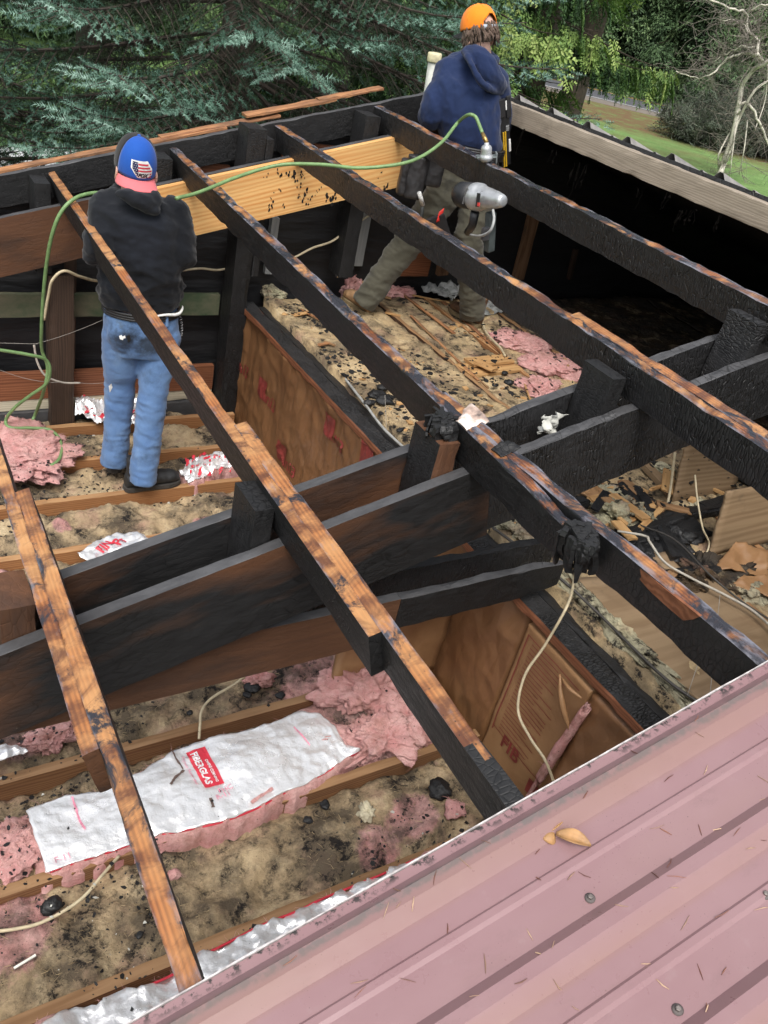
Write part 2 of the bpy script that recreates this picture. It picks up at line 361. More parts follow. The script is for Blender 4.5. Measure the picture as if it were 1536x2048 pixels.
# charred splinters and wraps on the third purlin
def lump(name, label, cat, c, r, mats, parent=None, amp=.5, freq=9, M=None, group=None, nu=40, nv=28, zs=1.0, torn=False):
    mb = MB(); mb.ell((0, 0, 0), (1, 1, 1), None, nu, nv); c = Vector(c)
    out = []
    for p in mb.v:
        q = Vector((p.x*r[0], p.y*r[1], p.z*r[2])); qa = Vector((q.x, q.y, q.z*zs)); n_ = noise.fractal(qa*freq + c*5, .75, 2.2, 6) + (.35*(noise.ridged_multi_fractal(qa*freq*1.7 + c*3, .8, 2.2, 4, 1.0, 2.0)-1) if torn else 0); q = q*(1+amp*n_)
        out.append((M @ q if M else q) + c)
    mb.v = out; o = mb.build(name, mats, parent, smooth=True); return tag(o, label, cat, group)
MUY = Matrix((U, YV, W)).transposed()
def shreds(label, c, ru, ry_, n, l0, l1, seed):
    '''burnt felt hanging in torn strips over the edge of a timber'''
    rr = random.Random(seed); mb = MB()
    for i in range(n):
        q = 6.283*rr.random(); rad = rr.random()**.5; p = c + U*(ru*rad*math.cos(q)) + YV*(ry_*rad*math.sin(q)) + W*(.012*(1-rad)+rr.uniform(-.006, .006))
        wd = rr.uniform(.010, .030); th = rr.uniform(.003, .010); ln = rr.uniform(l0, l1); a = rr.uniform(0, 3.14); e = U*math.cos(a) + YV*math.sin(a); g_ = U*-math.sin(a) + YV*math.cos(a); o_ = (U*math.cos(q)+YV*math.sin(q)); m_ = 7; v = []; f = []
        for k in range(m_+1):
            s_ = k/m_; cc_ = p - W*ln*s_ + o_*(.012*math.sin(s_*2.2)*rad) + Vector((noise.noise(p*60+Vector((s_*4, 0, 0))), noise.noise(p*60+Vector((0, s_*4, 3))), 0))*.006; w_ = wd*(1-.75*s_**2)*(.75+.5*abs(noise.noise(p*90+Vector((s_*6, 0, 0)))))
            v += [cc_-e*w_-g_*th, cc_+e*w_-g_*th*.6, cc_+e*w_+g_*th, cc_-e*w_+g_*th*.7]
        for k in range(m_):
            for j in range(4): f.append((4*k+j, 4*k+(j+1) % 4, 4*k+4+(j+1) % 4, 4*k+4+j))
        f += [(3, 2, 1, 0), (4*m_, 4*m_+1, 4*m_+2, 4*m_+3)]; mb.add(v, f)
    return tag(mb.build('burnt_felt_shreds', [CC]), label, 'burnt debris')
shreds('black fibrous burnt shreds hanging beside the white paper on the third purlin', PW(885, 838, .004), .036, .045, 30, .03, .10, 5)
shreds('cracked black burnt shreds over the burnt end of the third purlin, right side', PW(1163, 1066, .0), .030, .050, 34, .04, .14, 8)
# white scorched paper draped on the third purlin
def sheet(name, label, cat, quad, mats, n=14, amp=.006, freq=14, thick=.002, parent=None, group=None, drop=0.0, smooth=True, nrm=None, ragged=0.0):
    a, b, c, d = [Vector(p) for p in quad]; v = []; f = []
    nn = nrm or (b-a).cross(d-a).normalized()
    if nrm is None and nn.z < 0: nn = -nn
    for i in range(n+1):
        for j in range(n+1):
            s, q = i/n, j/n; e = min(s, 1-s, q, 1-q)
            s2, q2 = s, q
            if ragged and e < .001:
                s2 += ragged*noise.noise(Vector((s*9, q*9, amp*100))); q2 += ragged*noise.noise(Vector((q*9, s*9, 3+amp*100)))
            p = (a*(1-s2)+b*s2)*(1-q2) + (d*(1-s2)+c*s2)*q2
            h = amp*noise.fractal(p*freq, 1., 2., 4) - drop*(abs(s-.5)*2)**3
            v.append(p + nn*h)
    m = len(v); v += [p - nn*thick for p in v]
    for i in range(n):
        for j in range(n):
            k = i*(n+1)+j; f.append((k, k+n+1, k+n+2, k+1)); f.append((m+k, m+k+1, m+k+n+2, m+k+n+1))
    for i in range(n):
        for (k0, k1) in ((i*(n+1), (i+1)*(n+1)), ((i+1)*(n+1)+n, i*(n+1)+n), (i+1, i), (n*(n+1)+i, n*(n+1)+i+1)):
            f.append((k0, k1, m+k1, m+k0))
    me = pyd(name, v, f); bm = bmesh.new(); bm.from_mesh(me); bmesh.ops.recalc_face_normals(bm, faces=bm.faces); bm.to_mesh(me); bm.free()
    return tag(obj(name, me, mats, parent, None, smooth), label, cat, group)
t = NT('scorched_paper'); n = t.noise(9, 5, .6); MT['paper_burnt'] = t.done(t.ramp(n, [(.34, (.03, .03, .033)), (.46, (.45, .33, .27)), (.54, (.80, .74, .68))]), .6, t.bump(t.noise(50, 4), .3, .003))
MT['paper_ash'] = plain('ash_paper', (.55, .55, .50), .8, 0, 20, .35)
sheet('scorched_paper', 'scorched white paper scrap lying over the third purlin at its splice', 'paper scrap', [PW(908, 838, .004), PW(935, 858, .008), PW(978, 838, .006), PW(938, 800, .012)], MT['paper_burnt'], 16, .008, 22, drop=.012)
sheet('ash_paper_crumple', 'crumpled pale ash paper between the two middle rafters', 'paper scrap', [PY(1075, 868, 1.74), PY(1105, 870, 1.76), PY(1132, 822, 1.77), PY(1090, 832, 1.74)], MT['paper_ash'], 14, .035, 26, ragged=.12)
sheet('felt_curl', 'curled black felt scrap on the top of the third purlin past the paper', 'felt scrap', [PW(982, 898, .004), PW(1002, 912, .006), PW(1042, 896, .004), PW(1016, 878, .008)], MT['char'], 10, .008, 30)

# the two middle rafters (a pair with posts between) and the pair along the far wall
GR = 'rafters under the purlins'
def rafter(label, y, u0, u1, w0, d, mats, th=.037, **kw):
    return timber('rafter', label, 'rafter', F(u0, y, w0), F(u1, y, w0), th, d, mats, group=GR, **kw)
rafter('smoked brown-black rafter in front of the middle pair, smooth lower left half', 1.612, -.9, 1.60, -.14, .285, [CB, MT['ash_skylit_plain']], rough=.001, nick=.003)
rafter('cracked charcoal rafter in front of the middle pair, right half', 1.6125, 1.601, 3.62, -.1415, .275, [CK, MT['ash']], rough=.005, nick=.014)
rafter('smoked brown-black rafter behind the middle pair, left half', 1.80, -.9, 1.53, -.14, .285, [CB, MT['ash_skylit_plain']], rough=.001, nick=.003)
rafter('cracked charcoal rafter behind the middle pair, right half', 1.8005, 1.531, 3.62, -.1415, .27, [CK, MT['ash']], rough=.004, nick=.012)
rafter('black rafter along the far wall behind the man in jeans and the new lumber', 4.452, -1.6, 3.55, -.117, .285, [CB, MT['ash_skylit_plain']], rough=.001, nick=.003)
rafter('charred top rafter on the far wall where the purlins end', 4.65, -1.6, 3.72, .014, .152, [MT['char'], MT['ash_skylit_plain']], rough=.003, nick=.008)
timber('new_lumber', 'fresh yellow fir plank nailed beside the far black rafter', 'plank', F(1.36, 4.411, -.122), F(2.99, 4.411, -.118), .0385, .285, [MT['fir'], MT['fir']], rough=0, nick=0)
# soot smears on the new plank
mb = MB()
for (px, py, s) in [(590,345,5),(586,352,4),(608,395,6),(612,380,5),(598,372,4),(600,388,4),(575,350,5),(558,342,4),(545,392,3),(541,420,4),(543,405,4),(566,410,4),(562,378,3),(604,345,4),(607,352,3),(623,392,4),(614,404,4),(632,388,3),(655,396,7),(662,402,8),(668,396,6),(673,390,5),(561,345,4),(532,348,3),(540,415,3),(592,366,3),(760,350,3),(775,372,5),(770,378,4),(640,380,3)]:
    c = PY(px, py, 4.4105); 
    for k in range(3):
        a = c + Vector((random.uniform(-.012, .012), 0, random.uniform(-.02, .02))); r = s*.0016*random.uniform(.5, 1.2)
        pts = [a + Vector((r*random.uniform(.5, 1.1)*math.cos(q*math.pi/3), -.0015, r*random.uniform(.8, 1.9)*math.sin(q*math.pi/3))) for q in range(6)]
        pts2 = [p + Vector((0, .004, 0)) for p in pts]
        mb.add(pts + pts2, [(5,4,3,2,1,0), (6,7,8,9,10,11)] + [(i, (i+1) % 6, 6+(i+1) % 6, 6+i) for i in range(6)])
nl = bpy.data.objects['new_lumber']
o = mb.build('soot_flecks', MT['char'], nl); o['kind'] = 'stuff'

# posts
GP = 'posts between the rafters'
def post(label, x0, x1, y0, y1, z0, z1, mats, nick=.006, rough=.002, name='post'):
    """x0..x1, y0..y1 plumb post"""
    return timber(name, label, 'post', (x0, y1, z1), (x0, y1, z0), y1-y0, x1-x0, mats, z=Vector((-1, 0, 0)), group=GP, nick=nick, rough=rough)
def upost(label, u0, u1, y0, y1, w1, zb, mats, **kw):
    a = F(u0, 0, w1); b = F(u1, 0, w1); return post(label, a.x, b.x, y0, y1, zb, (a.z+b.z)/2, mats, **kw)
PD = [MT['darkpost'], MT['darkpost']]
upost('dark post stub between the middle rafters beside the striped orange purlin', .862, .921, 1.652, 1.795, -.03, .93, [CC, CC], nick=.003)
upost('burnt post stub with pale split side under the black wad', 1.44, 1.515, 1.652, 1.795, -.04, 1.10, [MT['char_tie'], CC], nick=.016)
upost('black post stub between the middle rafters beside the long charred purlin', 2.085, 2.148, 1.652, 1.795, -.03, 1.31, [CC, CC], nick=.008)
upost('cracked black post stub at the right edge between the middle rafters', 2.735, 2.80, 1.652, 1.795, -.03, 1.48, [CK, CK], nick=.012)
upost('round-cut brown post stub at the left edge behind the spliced orange purlins', .20, .285, 1.652, 1.795, -.05, .80, [MT['char_brown'], CB], nick=.012)
upost('dark post head at the far wall left of the man in jeans', .875, .953, 4.495, 4.645, -.012, .9, [CC, CC], nick=.003)
upost('dark post head at the far wall beside the cap of the man in jeans', 1.50, 1.585, 4.495, 4.645, -.012, .9, [CC, CC], nick=.003)
post('tall dark post with split reddish top at the end of the paper-faced wall', 1.935, 2.045, 4.495, 4.645, -.12, 1.715, [CC, CC], nick=.01)
upost('black post head close beside the tall split post', 2.115, 2.16, 4.495, 4.64, -.02, .9, [CC, CC], nick=.004)
upost('black post head at the far wall near the man in navy', 2.73, 2.83, 4.495, 4.645, -.008, .9, [CC, CC], nick=.004)
post('dark wooden post standing before the black felt at the far left', .905, 1.035, 4.50, 4.60, -.12, .885, PD, nick=.012)
timber('ceiling_tie', 'brown ceiling tie under the front middle rafter, charred at its right end', 'tie beam', (-.6, 1.662, .88), (1.42, 1.662, .88), .036, .19, [MT['char_tie'], MT['ash_skylit_plain']], z=Vector((0,0,1)), group='ceiling ties', nick=.004, rough=.001)
timber('ceiling_tie', 'charred ceiling tie in front, right part resting above the paper-faced wall', 'tie beam', (1.421, 1.6615, .8795), (2.16, 1.6615, .885), .036, .135, [CC, MT['ash']], z=Vector((0,0,1)), group='ceiling ties', nick=.012, rough=.004, taper1=.3)
timber('ceiling_tie', 'charred ceiling tie behind, right part under the rear middle rafter', 'tie beam', (.4, 1.765, .905), (2.2, 1.765, .91), .036, .15, [CK, CC], z=Vector((0,0,1)), group='ceiling ties', nick=.016, rough=.006, taper1=.3)

# ------------------------------------------------------------------ the far wall
def wallbox(name, label, cat, x0, x1, y0, y1, z0, z1, m, group=None, bevel=0.0, kind=None):
    return tag(MB().box((x0, y0, z0), (x1, y1, z1)).build(name, m, bevel=bevel), label, cat, group, kind)
mb = MB()   # gable sheathing, top follows both roof slopes; felt billows between the studs
XR = 3.48
def rz(x): return KR + math.tan(TH)*min(x, XR) - max(0, x-XR)*math.tan(TH)
nx_, nz_ = 150, 16; v = []; f = []
for i in range(nx_+1):
    x = -1.3 + 9.3*i/nx_
    for j in range(nz_+1):
        z0, z1 = -.4, rz(x) - .035; z = z0 + (z1-z0)*j/nz_
        v.append((x, 4.745 - .022*noise.fractal(Vector((x*1.7, 0, z*3)), 1, 2, 3) - .008*noise.fractal(Vector((x*9, 1, z*9)), 1, 2, 3), z))
m_ = len(v); v += [(p[0], 4.79, p[2]) for p in v]
for i in range(nx_):
    for j in range(nz_):
        k = i*(nz_+1)+j; f.append((k, k+nz_+1, k+nz_+2, k+1)); f.append((m_+k, m_+k+1, m_+k+nz_+2, m_+k+nz_+1))
for i in range(nx_):
    for j, fl in ((0, 0), (nz_, 1)):
        k0, k1 = i*(nz_+1)+j, (i+1)*(nz_+1)+j; f.append((k0, k1, m_+k1, m_+k0))
for i in (0, nx_):
    for j in range(nz_):
        k0 = i*(nz_+1)+j; f.append((k0, k0+1, m_+k0+1, m_+k0))
struct(obj('wall_felt', pyd('wall_felt', v, f), MT['tarpaper'], smooth=True))
def mat_siding():
    t = NT('grey_siding'); z = t.sep(t.co)[2]; s = t.math('FRACT', t.math('MULTIPLY', z, 6.0)); return t.done(t.mix(t.noise(3, 4), (.32, .33, .33), (.40, .41, .41)), .7, t.bump(s, .6, .015))
sid = mat_siding()
struct(MB().box((-1.4, 4.80, -2.6), (8.0, 4.9, -.1)).build('wall', sid))
struct(MB().box((-1.5, -6, -2.6), (-1.4, 4.9, .55)).build('wall', sid))
struct(MB().box((8.0, -6, -2.6), (8.1, 4.9, .75)).build('wall', sid))
struct(MB().box((-1.4, -6.1, -2.6), (8.0, -6.0, 1.0)).build('wall', sid))
struct(MB().box((-1.4, -6, -.16), (8.0, 4.79, -.14)).build('ceiling_board', MT['ply']))
# studs and boards seen on the felt
def stud(label, qa, qb, wd, y, m, th=.038, name='stud', nick=.002):
    a, b = PY(*qa, y), PY(*qb, y); M = frame(a, b-a, Vector((0, -1, 0)))
    _seed[0] += 1
    return tag(obj(name, timber_mesh((b-a).length, wd, th, nick=nick, seed=_seed[0]), [m, m], None, M), label, 'stud', 'studs of the far wall')
stud('narrow painted grey stud under the new plank, left of the wire', (545, 436), (530, 548), .05, 4.69, MT['greywhite'])
stud('wide pale grey stud under the new plank, right one', (726, 398), (702, 532), .085, 4.69, MT['greywhite'])
stud('thin brown stud edge beside the wide pale stud', (697, 410), (678, 540), .016, 4.70, MT['stud'])
stud('brown stud leaning in the dark right of the man in navy', (1062, 425), (1028, 560), .095, 4.69, MT['stud'])
stud('short reddish stud behind the legs of the man in navy', (818, 480), (806, 552), .06, 4.66, MT['redwood'])
stud('short brown block behind the legs of the man in navy', (882, 515), (876, 552), .085, 4.62, MT['stud'])
stud('dark stud far right in the burnt attic', (1152, 500), (1138, 560), .03, 4.70, MT['darkpost'])
stud('cream stud beside the tall dark post', (449, 632), (441, 738), .03, 4.69, MT['cream'])
stud('brown stud behind the dark wooden post at far left', (131, 515), (128, 845), .06, 4.68, MT['darkpost'])
stud('pale block between the far rafters left of the tall split post', (492, 312), (486, 335), .085, 4.69, MT['cream'])
stud('pale sliver beside the cap of the man in jeans', (321, 345), (318, 370), .03, 4.66, MT['cream'])
stud('white painted stud top above the new plank', (728, 260), (722, 282), .03, 4.67, MT['greywhite'])
def hboard(name, label, cat, x0, x1, y0, y1, z0, z1, m, nick=.003):
    _seed[0] += 1
    return tag(obj(name, timber_mesh(x1-x0, y1-y0, z1-z0, nick=nick, seed=_seed[0]), [m, m], None, frame(Vector((x0, y0, z1)), Vector((1, 0, 0)), Vector((0, 0, 1)))), label, cat)
hboard('green_board', 'mossy green horizontal board on the felt behind the man in jeans', 'board', -.8, 1.93, 4.655, 4.692, .59, .722, MT['green'])
hboard('bottom_plate', 'reddish bottom plank along the foot of the far wall', 'board', -.8, 1.92, 4.62, 4.66, .10, .265, MT['redwood'])
hboard('sill', 'cream dirty sill under the reddish bottom plank', 'sill', -.8, 1.92, 4.625, 4.70, .03, .096, MT['cream'], .006)
hboard('base_board', 'grey felt covered base along the far left wall', 'board', -.8, 1.92, 4.60, 4.70, -.12, .025, MT['ash_skylit_plain'], .004)
hboard('sheathing_strip', 'tan strip of old sheathing showing above the new plank, left', 'sheathing', 1.66, 1.93, 4.692, 4.71, 1.30, 1.47, MT['redwood'])
hboard('sheathing_strip', 'tan strip of old sheathing showing above the new plank, right', 'sheathing', 2.24, 2.58, 4.692, 4.71, 1.45, 1.63, MT['redwood'])
hboard('sheathing_strip', 'reddish board between the legs of the man in navy at the wall foot', 'sheathing', 3.16, 3.42, 4.64, 4.67, .86, 1.02, MT['redwood'])
# roof sheathing left on the rim
GS = 'torn sheathing strips on the far rim'
rim = mat_wood('rim_orange', (.44, .21, .09), (.20, .085, .04), 12, .65, .55)
def rimb(label, u0, u1, y0, y1, w0, d): 
    return timber('rim_strip', label, 'sheathing', F(u0, y0, w0), F(u1, y0, w0), y1-y0, d, [rim, rim], group=GS, rough=.004, nick=.02)
rimb('long torn orange sheathing strip on the far rim at left', -1.6, 1.97, 4.70, 4.76, .024, .016)
rimb('torn orange sheathing strip on the far rim behind the tall post', 1.6, 2.30, 4.715, 4.78, .030, .014)
rimb('raised reddish sheathing strip on the far rim, middle piece', 2.10, 2.66, 4.72, 4.80, .058, .016)
rimb('raised reddish sheathing strip on the far rim, right piece', 2.56, 2.98, 4.73, 4.80, .066, .016)
# plastic vent pipe with cap behind the rim
vp = empty('vent_pipe', PY(858, 190, 5.0) + Vector((0, 0, -.3))); tag(vp, 'grey plastic vent pipe with cream cap behind the man in navy', 'vent pipe')
pb = PY(858, 190, 5.0); ptop = PY(868, 122, 5.0); M0 = Matrix.Translation(pb + Vector((0, 0, -.5)))
hh = (ptop - pb).length + .5; dirp = (ptop-pb).normalized()
M0 = frame(pb - dirp*.5, dirp.orthogonal(), dirp)
MB().lathe([(.036, 0), (.036, hh)], M0, 24).build('pipe', plain('grey_pvc', (.40, .41, .37), .5), vp, True)
MB().lathe([(.043, hh-.005), (.045, hh), (.045, hh+.038), (.041, hh+.046), (.02, hh+.047)], M0, 24).build('cap', plain('cream_pvc', (.62, .56, .36), .55), vp, True)

# ------------------------------------------------------------------ ridge and the other slope
a, b = Vector((3.405, 4.64, 2.062)), Vector((3.405, -5.5, 2.062))
timber('ridge_beam', 'weathered pale grey ridge board along the right side', 'ridge board', a, b, .06, .105, [MT['grey_board'], MT['grey_board']], z=Vector((0, 0, 1)), rough=.002, nick=.006)
# ------------------------------------------------------------------ ribbed metal roofing
def ribprof(y0, y1, pitch=.197, off=.37, step=None):
    """(y, h) of ribbed sheet between y0<y1, major ribs at off + k*pitch"""
    P = []; k = math.floor((y0-off)/pitch)-1
    while off + k*pitch < y1 + pitch:
        c = off + k*pitch
        P += [(c-.049, 0), (c-.022, .020), (c+.000, .020), (c+.019, 0), (c+.084, 0), (c+.091, .0045), (c+.1025, .0045), (c+.107, 0)]
        k += 1
    P = [p for p in P if y0 < p[0] < y1]; return [(y0, 0)] + P + [(y1, 0)]
def ribbed(name, prof, us, place, thick, mats, jitter=0.0):
    v = []; f = []; n = len(prof)
    for i, u in enumerate(us):
        for (y, h) in prof: v.append(place(u, y, h + (jitter*noise.noise(Vector((u*3, y*4, 0)))))) 
    m = len(v)
    for i, u in enumerate(us):
        for (y, h) in prof: v.append(place(u, y, h - thick + (jitter*noise.noise(Vector((u*3, y*4, 0))))))
    nu = len(us)
    for i in range(nu-1):
        for j in range(n-1):
            k = i*n+j; f.append((k, k+n, k+n+1, k+1)); f.append((m+k, m+k+1, m+k+n+1, m+k+n))
        f.append((i*n, m+i*n, m+(i+1)*n, (i+1)*n)); f.append((i*n+n-1, (i+1)*n+n-1, m+(i+1)*n+n-1, m+i*n+n-1))
    for j in range(n-1):
        f.append((j, j+1, m+j+1, m+j)); k = (nu-1)*n+j; f.append((k, m+k, m+k+1, k+1))
    me = pyd(name, v, f); bm = bmesh.new(); bm.from_mesh(me); bmesh.ops.recalc_face_normals(bm, faces=bm.faces); bm.to_mesh(me); bm.free()
    return obj(name, me, mats)
t = NT('pink_metal')
x, y, z = t.sep(t.co)
n1 = t.noise(3.0, 5, .6, t.co); n2 = t.noise(30, 5, .6, t.co); 
c = t.mix(t.ramp(n1, [(.3, 0.), (.7, 1.)]), (.242, .140, .146), (.268, .164, .170))
c = t.mix(t.math('MULTIPLY', t.ramp(t.noise(2.0, 6, .7, t.map((.35, 3, 1), t.co)), [(.52, 0.), (.70, 1.)]), .30), c, (.26, .165, .14))
c = t.mix(t.ramp(n2, [(.62, 0.), (.8, .18)]), c, (.36, .29, .28))
c = t.mix(t.math('MULTIPLY', t.ramp(t.noise(16, 7, .8, t.map((.5, 1, 1), t.co)), [(.56, 0.), (.66, 1.)]), .2), c, (.15, .10, .095))
for wv, sc in ((t.vor(60, t.co), .05), (t.vor(150, t.co), .055), (t.vor(95, t.map(1.0, t.co, loc=(3, 1, 0))), .05)):
    c = t.mix(t.math('MULTIPLY', t.ramp(wv, [(.0, 1.), (sc, 1.), (sc*1.5, 0.)]), t.ramp(t.noise(8, 3, .5, t.co), [(.5, 0.), (.6, .85)])), c, (.10, .06, .05))
wob = t.math('ADD', y, t.math('MULTIPLY', t.math('SUBTRACT', t.noise(9, 6, .75, t.co), .5), .030))
band = t.ramp(t.math('ABSOLUTE', t.math('SUBTRACT', wob, .562)), [(.0, 1.), (.006, 1.), (.0085, 0.)])
c = t.mix(t.math('MULTIPLY', band, t.ramp(t.noise(70, 3, .6, t.co), [(.32, .25), (.55, 1.)])), c, (.13, .12, .12))
rim_d = t.math('MULTIPLY', t.ramp(wob, [(.586, 0.), (.60, 1.)]), t.ramp(t.noise(45, 5, .7, t.co), [(.52, 0.), (.58, 1.)]))
c = t.mix(rim_d, c, (.035, .03, .028))
rf = t.math('FRACT', t.math('DIVIDE', t.math('ADD', y, 1.97-.37+.0985), .197)); rib_refl = t.math('MULTIPLY', t.ramp(rf, [(.20, 0.), (.255, .55), (.37, .35), (.40, 0.)]), t.ramp(t.noise(4, 5, .65, t.map((.3, 1, 1), t.co)), [(.3, .2), (.65, 1.)]))
c = t.mix(rib_refl, c, (.25, .145, .108))  # brown reflection on the near rib faces, put into the colour
edge_refl = t.math('MULTIPLY', t.ramp(t.math('ABSOLUTE', t.math('SUBTRACT', y, .545)), [(.0, .7), (.022, .35), (.03, 0.)]), t.ramp(t.noise(3, 4, .6, t.co), [(.3, .4), (.7, 1.)]))
c = t.mix(edge_refl, c, (.215, .125, .095))  # same brown reflection along the edge rib, painted in
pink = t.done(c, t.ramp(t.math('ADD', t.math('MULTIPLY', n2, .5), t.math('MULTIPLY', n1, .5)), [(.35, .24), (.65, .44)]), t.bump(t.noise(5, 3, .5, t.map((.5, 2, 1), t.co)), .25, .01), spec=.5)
us = [-1.75 + .12*i for i in range(45)]
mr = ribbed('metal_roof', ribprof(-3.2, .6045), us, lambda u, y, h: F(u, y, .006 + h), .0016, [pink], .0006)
tag(mr, 'pink ribbed metal roof left in the near corner with dirt along its cut edge', 'metal roof')
white = plain('white_edge', (.50, .47, .46), .5, 0, 60, .5)
ev = MB(); nE = 160
for i in range(nE):
    u0, u1 = -1.75+5.2*i/nE, -1.75+5.2*(i+1)/nE; j0 = .002*noise.noise(Vector((u0*8, 0, 0))); j1 = .002*noise.noise(Vector((u1*8, 0, 0)))
    p = [F(u0, .6055, -.013), F(u0, .608+j0, -.013), F(u0, .608+j0, .009), F(u0, .6055, .009)]; q = [F(u1, .6055, -.013), F(u1, .608+j1, -.013), F(u1, .608+j1, .009), F(u1, .6055, .009)]
    ev.add(p+q, [(0,1,5,4), (1,2,6,5), (2,3,7,6), (3,0,4,7)])
ev.build('edge_lip', white, mr)
mscrew = plain('screw_metal', (.25, .22, .20), .45, .6, 40, .3); rubb = plain('screw_washer', (.10, .085, .08), .7)
for (px, py) in [(1180, 1797), (1355, 2020), (1530, 1790)]:
    p = PW(px, py, .006); u_, y_, w_ = toR(p); M = frame(p, U, W)
    s = MB().lathe([(.0085, 0), (.009, .0018), (.0065, .003), (.0045, .0035)], M, 20).build('screw', rubb, mr, True)
    MB().lathe([(.0042, .0035), (.0045, .0085), (.003, .0095)], M, 6).build('head', mscrew, s)
# other slope of the roof, seen end-on past the ridge
darkm = mat_char('attic_black', 22, .8); greym = plain('dull_grey_metal', (.30, .28, .26), .5, .3, 20, .3)
def far(u, y, h):
    return Vector((3.50 + u*math.cos(TH), y, 2.075 - u*math.sin(TH))) + Vector((math.sin(TH), 0, math.cos(TH)))*h
prof = [(y, h*1.35) for (y, h) in ribprof(-5.5, 5.0, .315, .2)]
fr = ribbed('metal_roof', prof, [0, 1, 2, 3, 4.2, 5.0], far, .0016, [greym]); tag(fr, 'dull grey ribbed metal roof falling away behind the ridge board', 'metal roof')
mb = MB(); A = [far(-.03, 5.0, -.004), far(-.03, 5.0, -.05), far(5.0, 5.0, -.05), far(5.0, 5.0, -.004)]; B = [p + Vector((0, -10.5, 0)) for p in A]
mb.add(A+B, [(0,1,2,3), (7,6,5,4), (0,4,5,1), (1,5,6,2), (2,6,7,3), (3,7,4,0)]); 
tag(mb.build('roof_deck', darkm), 'charred black deck under the grey metal roof behind the ridge board', 'roof deck')
# stringy cobwebs and hanging debris under the ridge
hang = plain('sooty_string', (.005, .0045, .004), 1.0, spec=.0)
for (px, py, ln, k) in [(1052, 258, 70, 3), (1155, 325, 85, 4), (1175, 330, 60, 3), (1280, 375, 45, 3), (1365, 420, 55, 4), (1385, 420, 40, 3), (1440, 430, 55, 3), (1110, 300, 40, 3), (1340, 385, 40, 2)]:
    mb = MB()
    for j in range(k):
        p = PX(px+random.uniform(-9, 9), py, 3.40); q = [p]; n_ = 7
        l_ = random.uniform(.35, 1.0)
        for i in range(n_): q.append(q[-1] + Vector((random.uniform(-.006, .006), random.uniform(-.007, .007), -ln*.0024*l_/n_*random.uniform(.7, 1.3))))
        mb.tube(q, [random.uniform(.001, .0025)*random.choice((1, 1, 1, 1, 3.5)) for _ in q], 5)
    tag(mb.build('hanging_debris', hang), 'sooty strand of burnt debris hanging in the dark under the ridge board', 'hanging debris', 'strands hanging under the ridge board')
# ------------------------------------------------------------------ ceiling joists and insulation of the lower ceiling
JY = [.455, .85, 1.25, 1.655, 2.075, 2.475, 2.885, 3.305, 3.72, 4.09, 4.465]
JL = ['brown ceiling joist hidden partly by the pink roof edge', 'brown joist just before the silver sheet by the pink roof', 'brown joist two bays in front of the large foil batt, charred in places',
      'brown joist along the front of the large foil batt', 'brown joist along the back of the large foil batt', 'brown joist under the rear of the front middle rafter', 'brown joist below the rear middle rafter, hidden in part',
      'orange-brown joist beside the small printed white scrap', 'orange-brown joist under the near boot of the man in jeans', 'orange-brown joist under the far boot of the man in jeans', 'brown joist nearest the far wall']
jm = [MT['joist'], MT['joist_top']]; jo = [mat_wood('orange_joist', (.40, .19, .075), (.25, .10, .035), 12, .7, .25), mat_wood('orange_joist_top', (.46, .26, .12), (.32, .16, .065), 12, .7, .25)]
for y, l in zip(JY, JL):
    timber('ceiling_joist', l, 'joist', (-1.4, y-.02, 0), (2.02, y-.02, 0), .04, .14, jo if y > 3 else jm, z=Vector((0, 0, 1)), group='ceiling joists of the lower ceiling', nick=.005, rough=.0015)

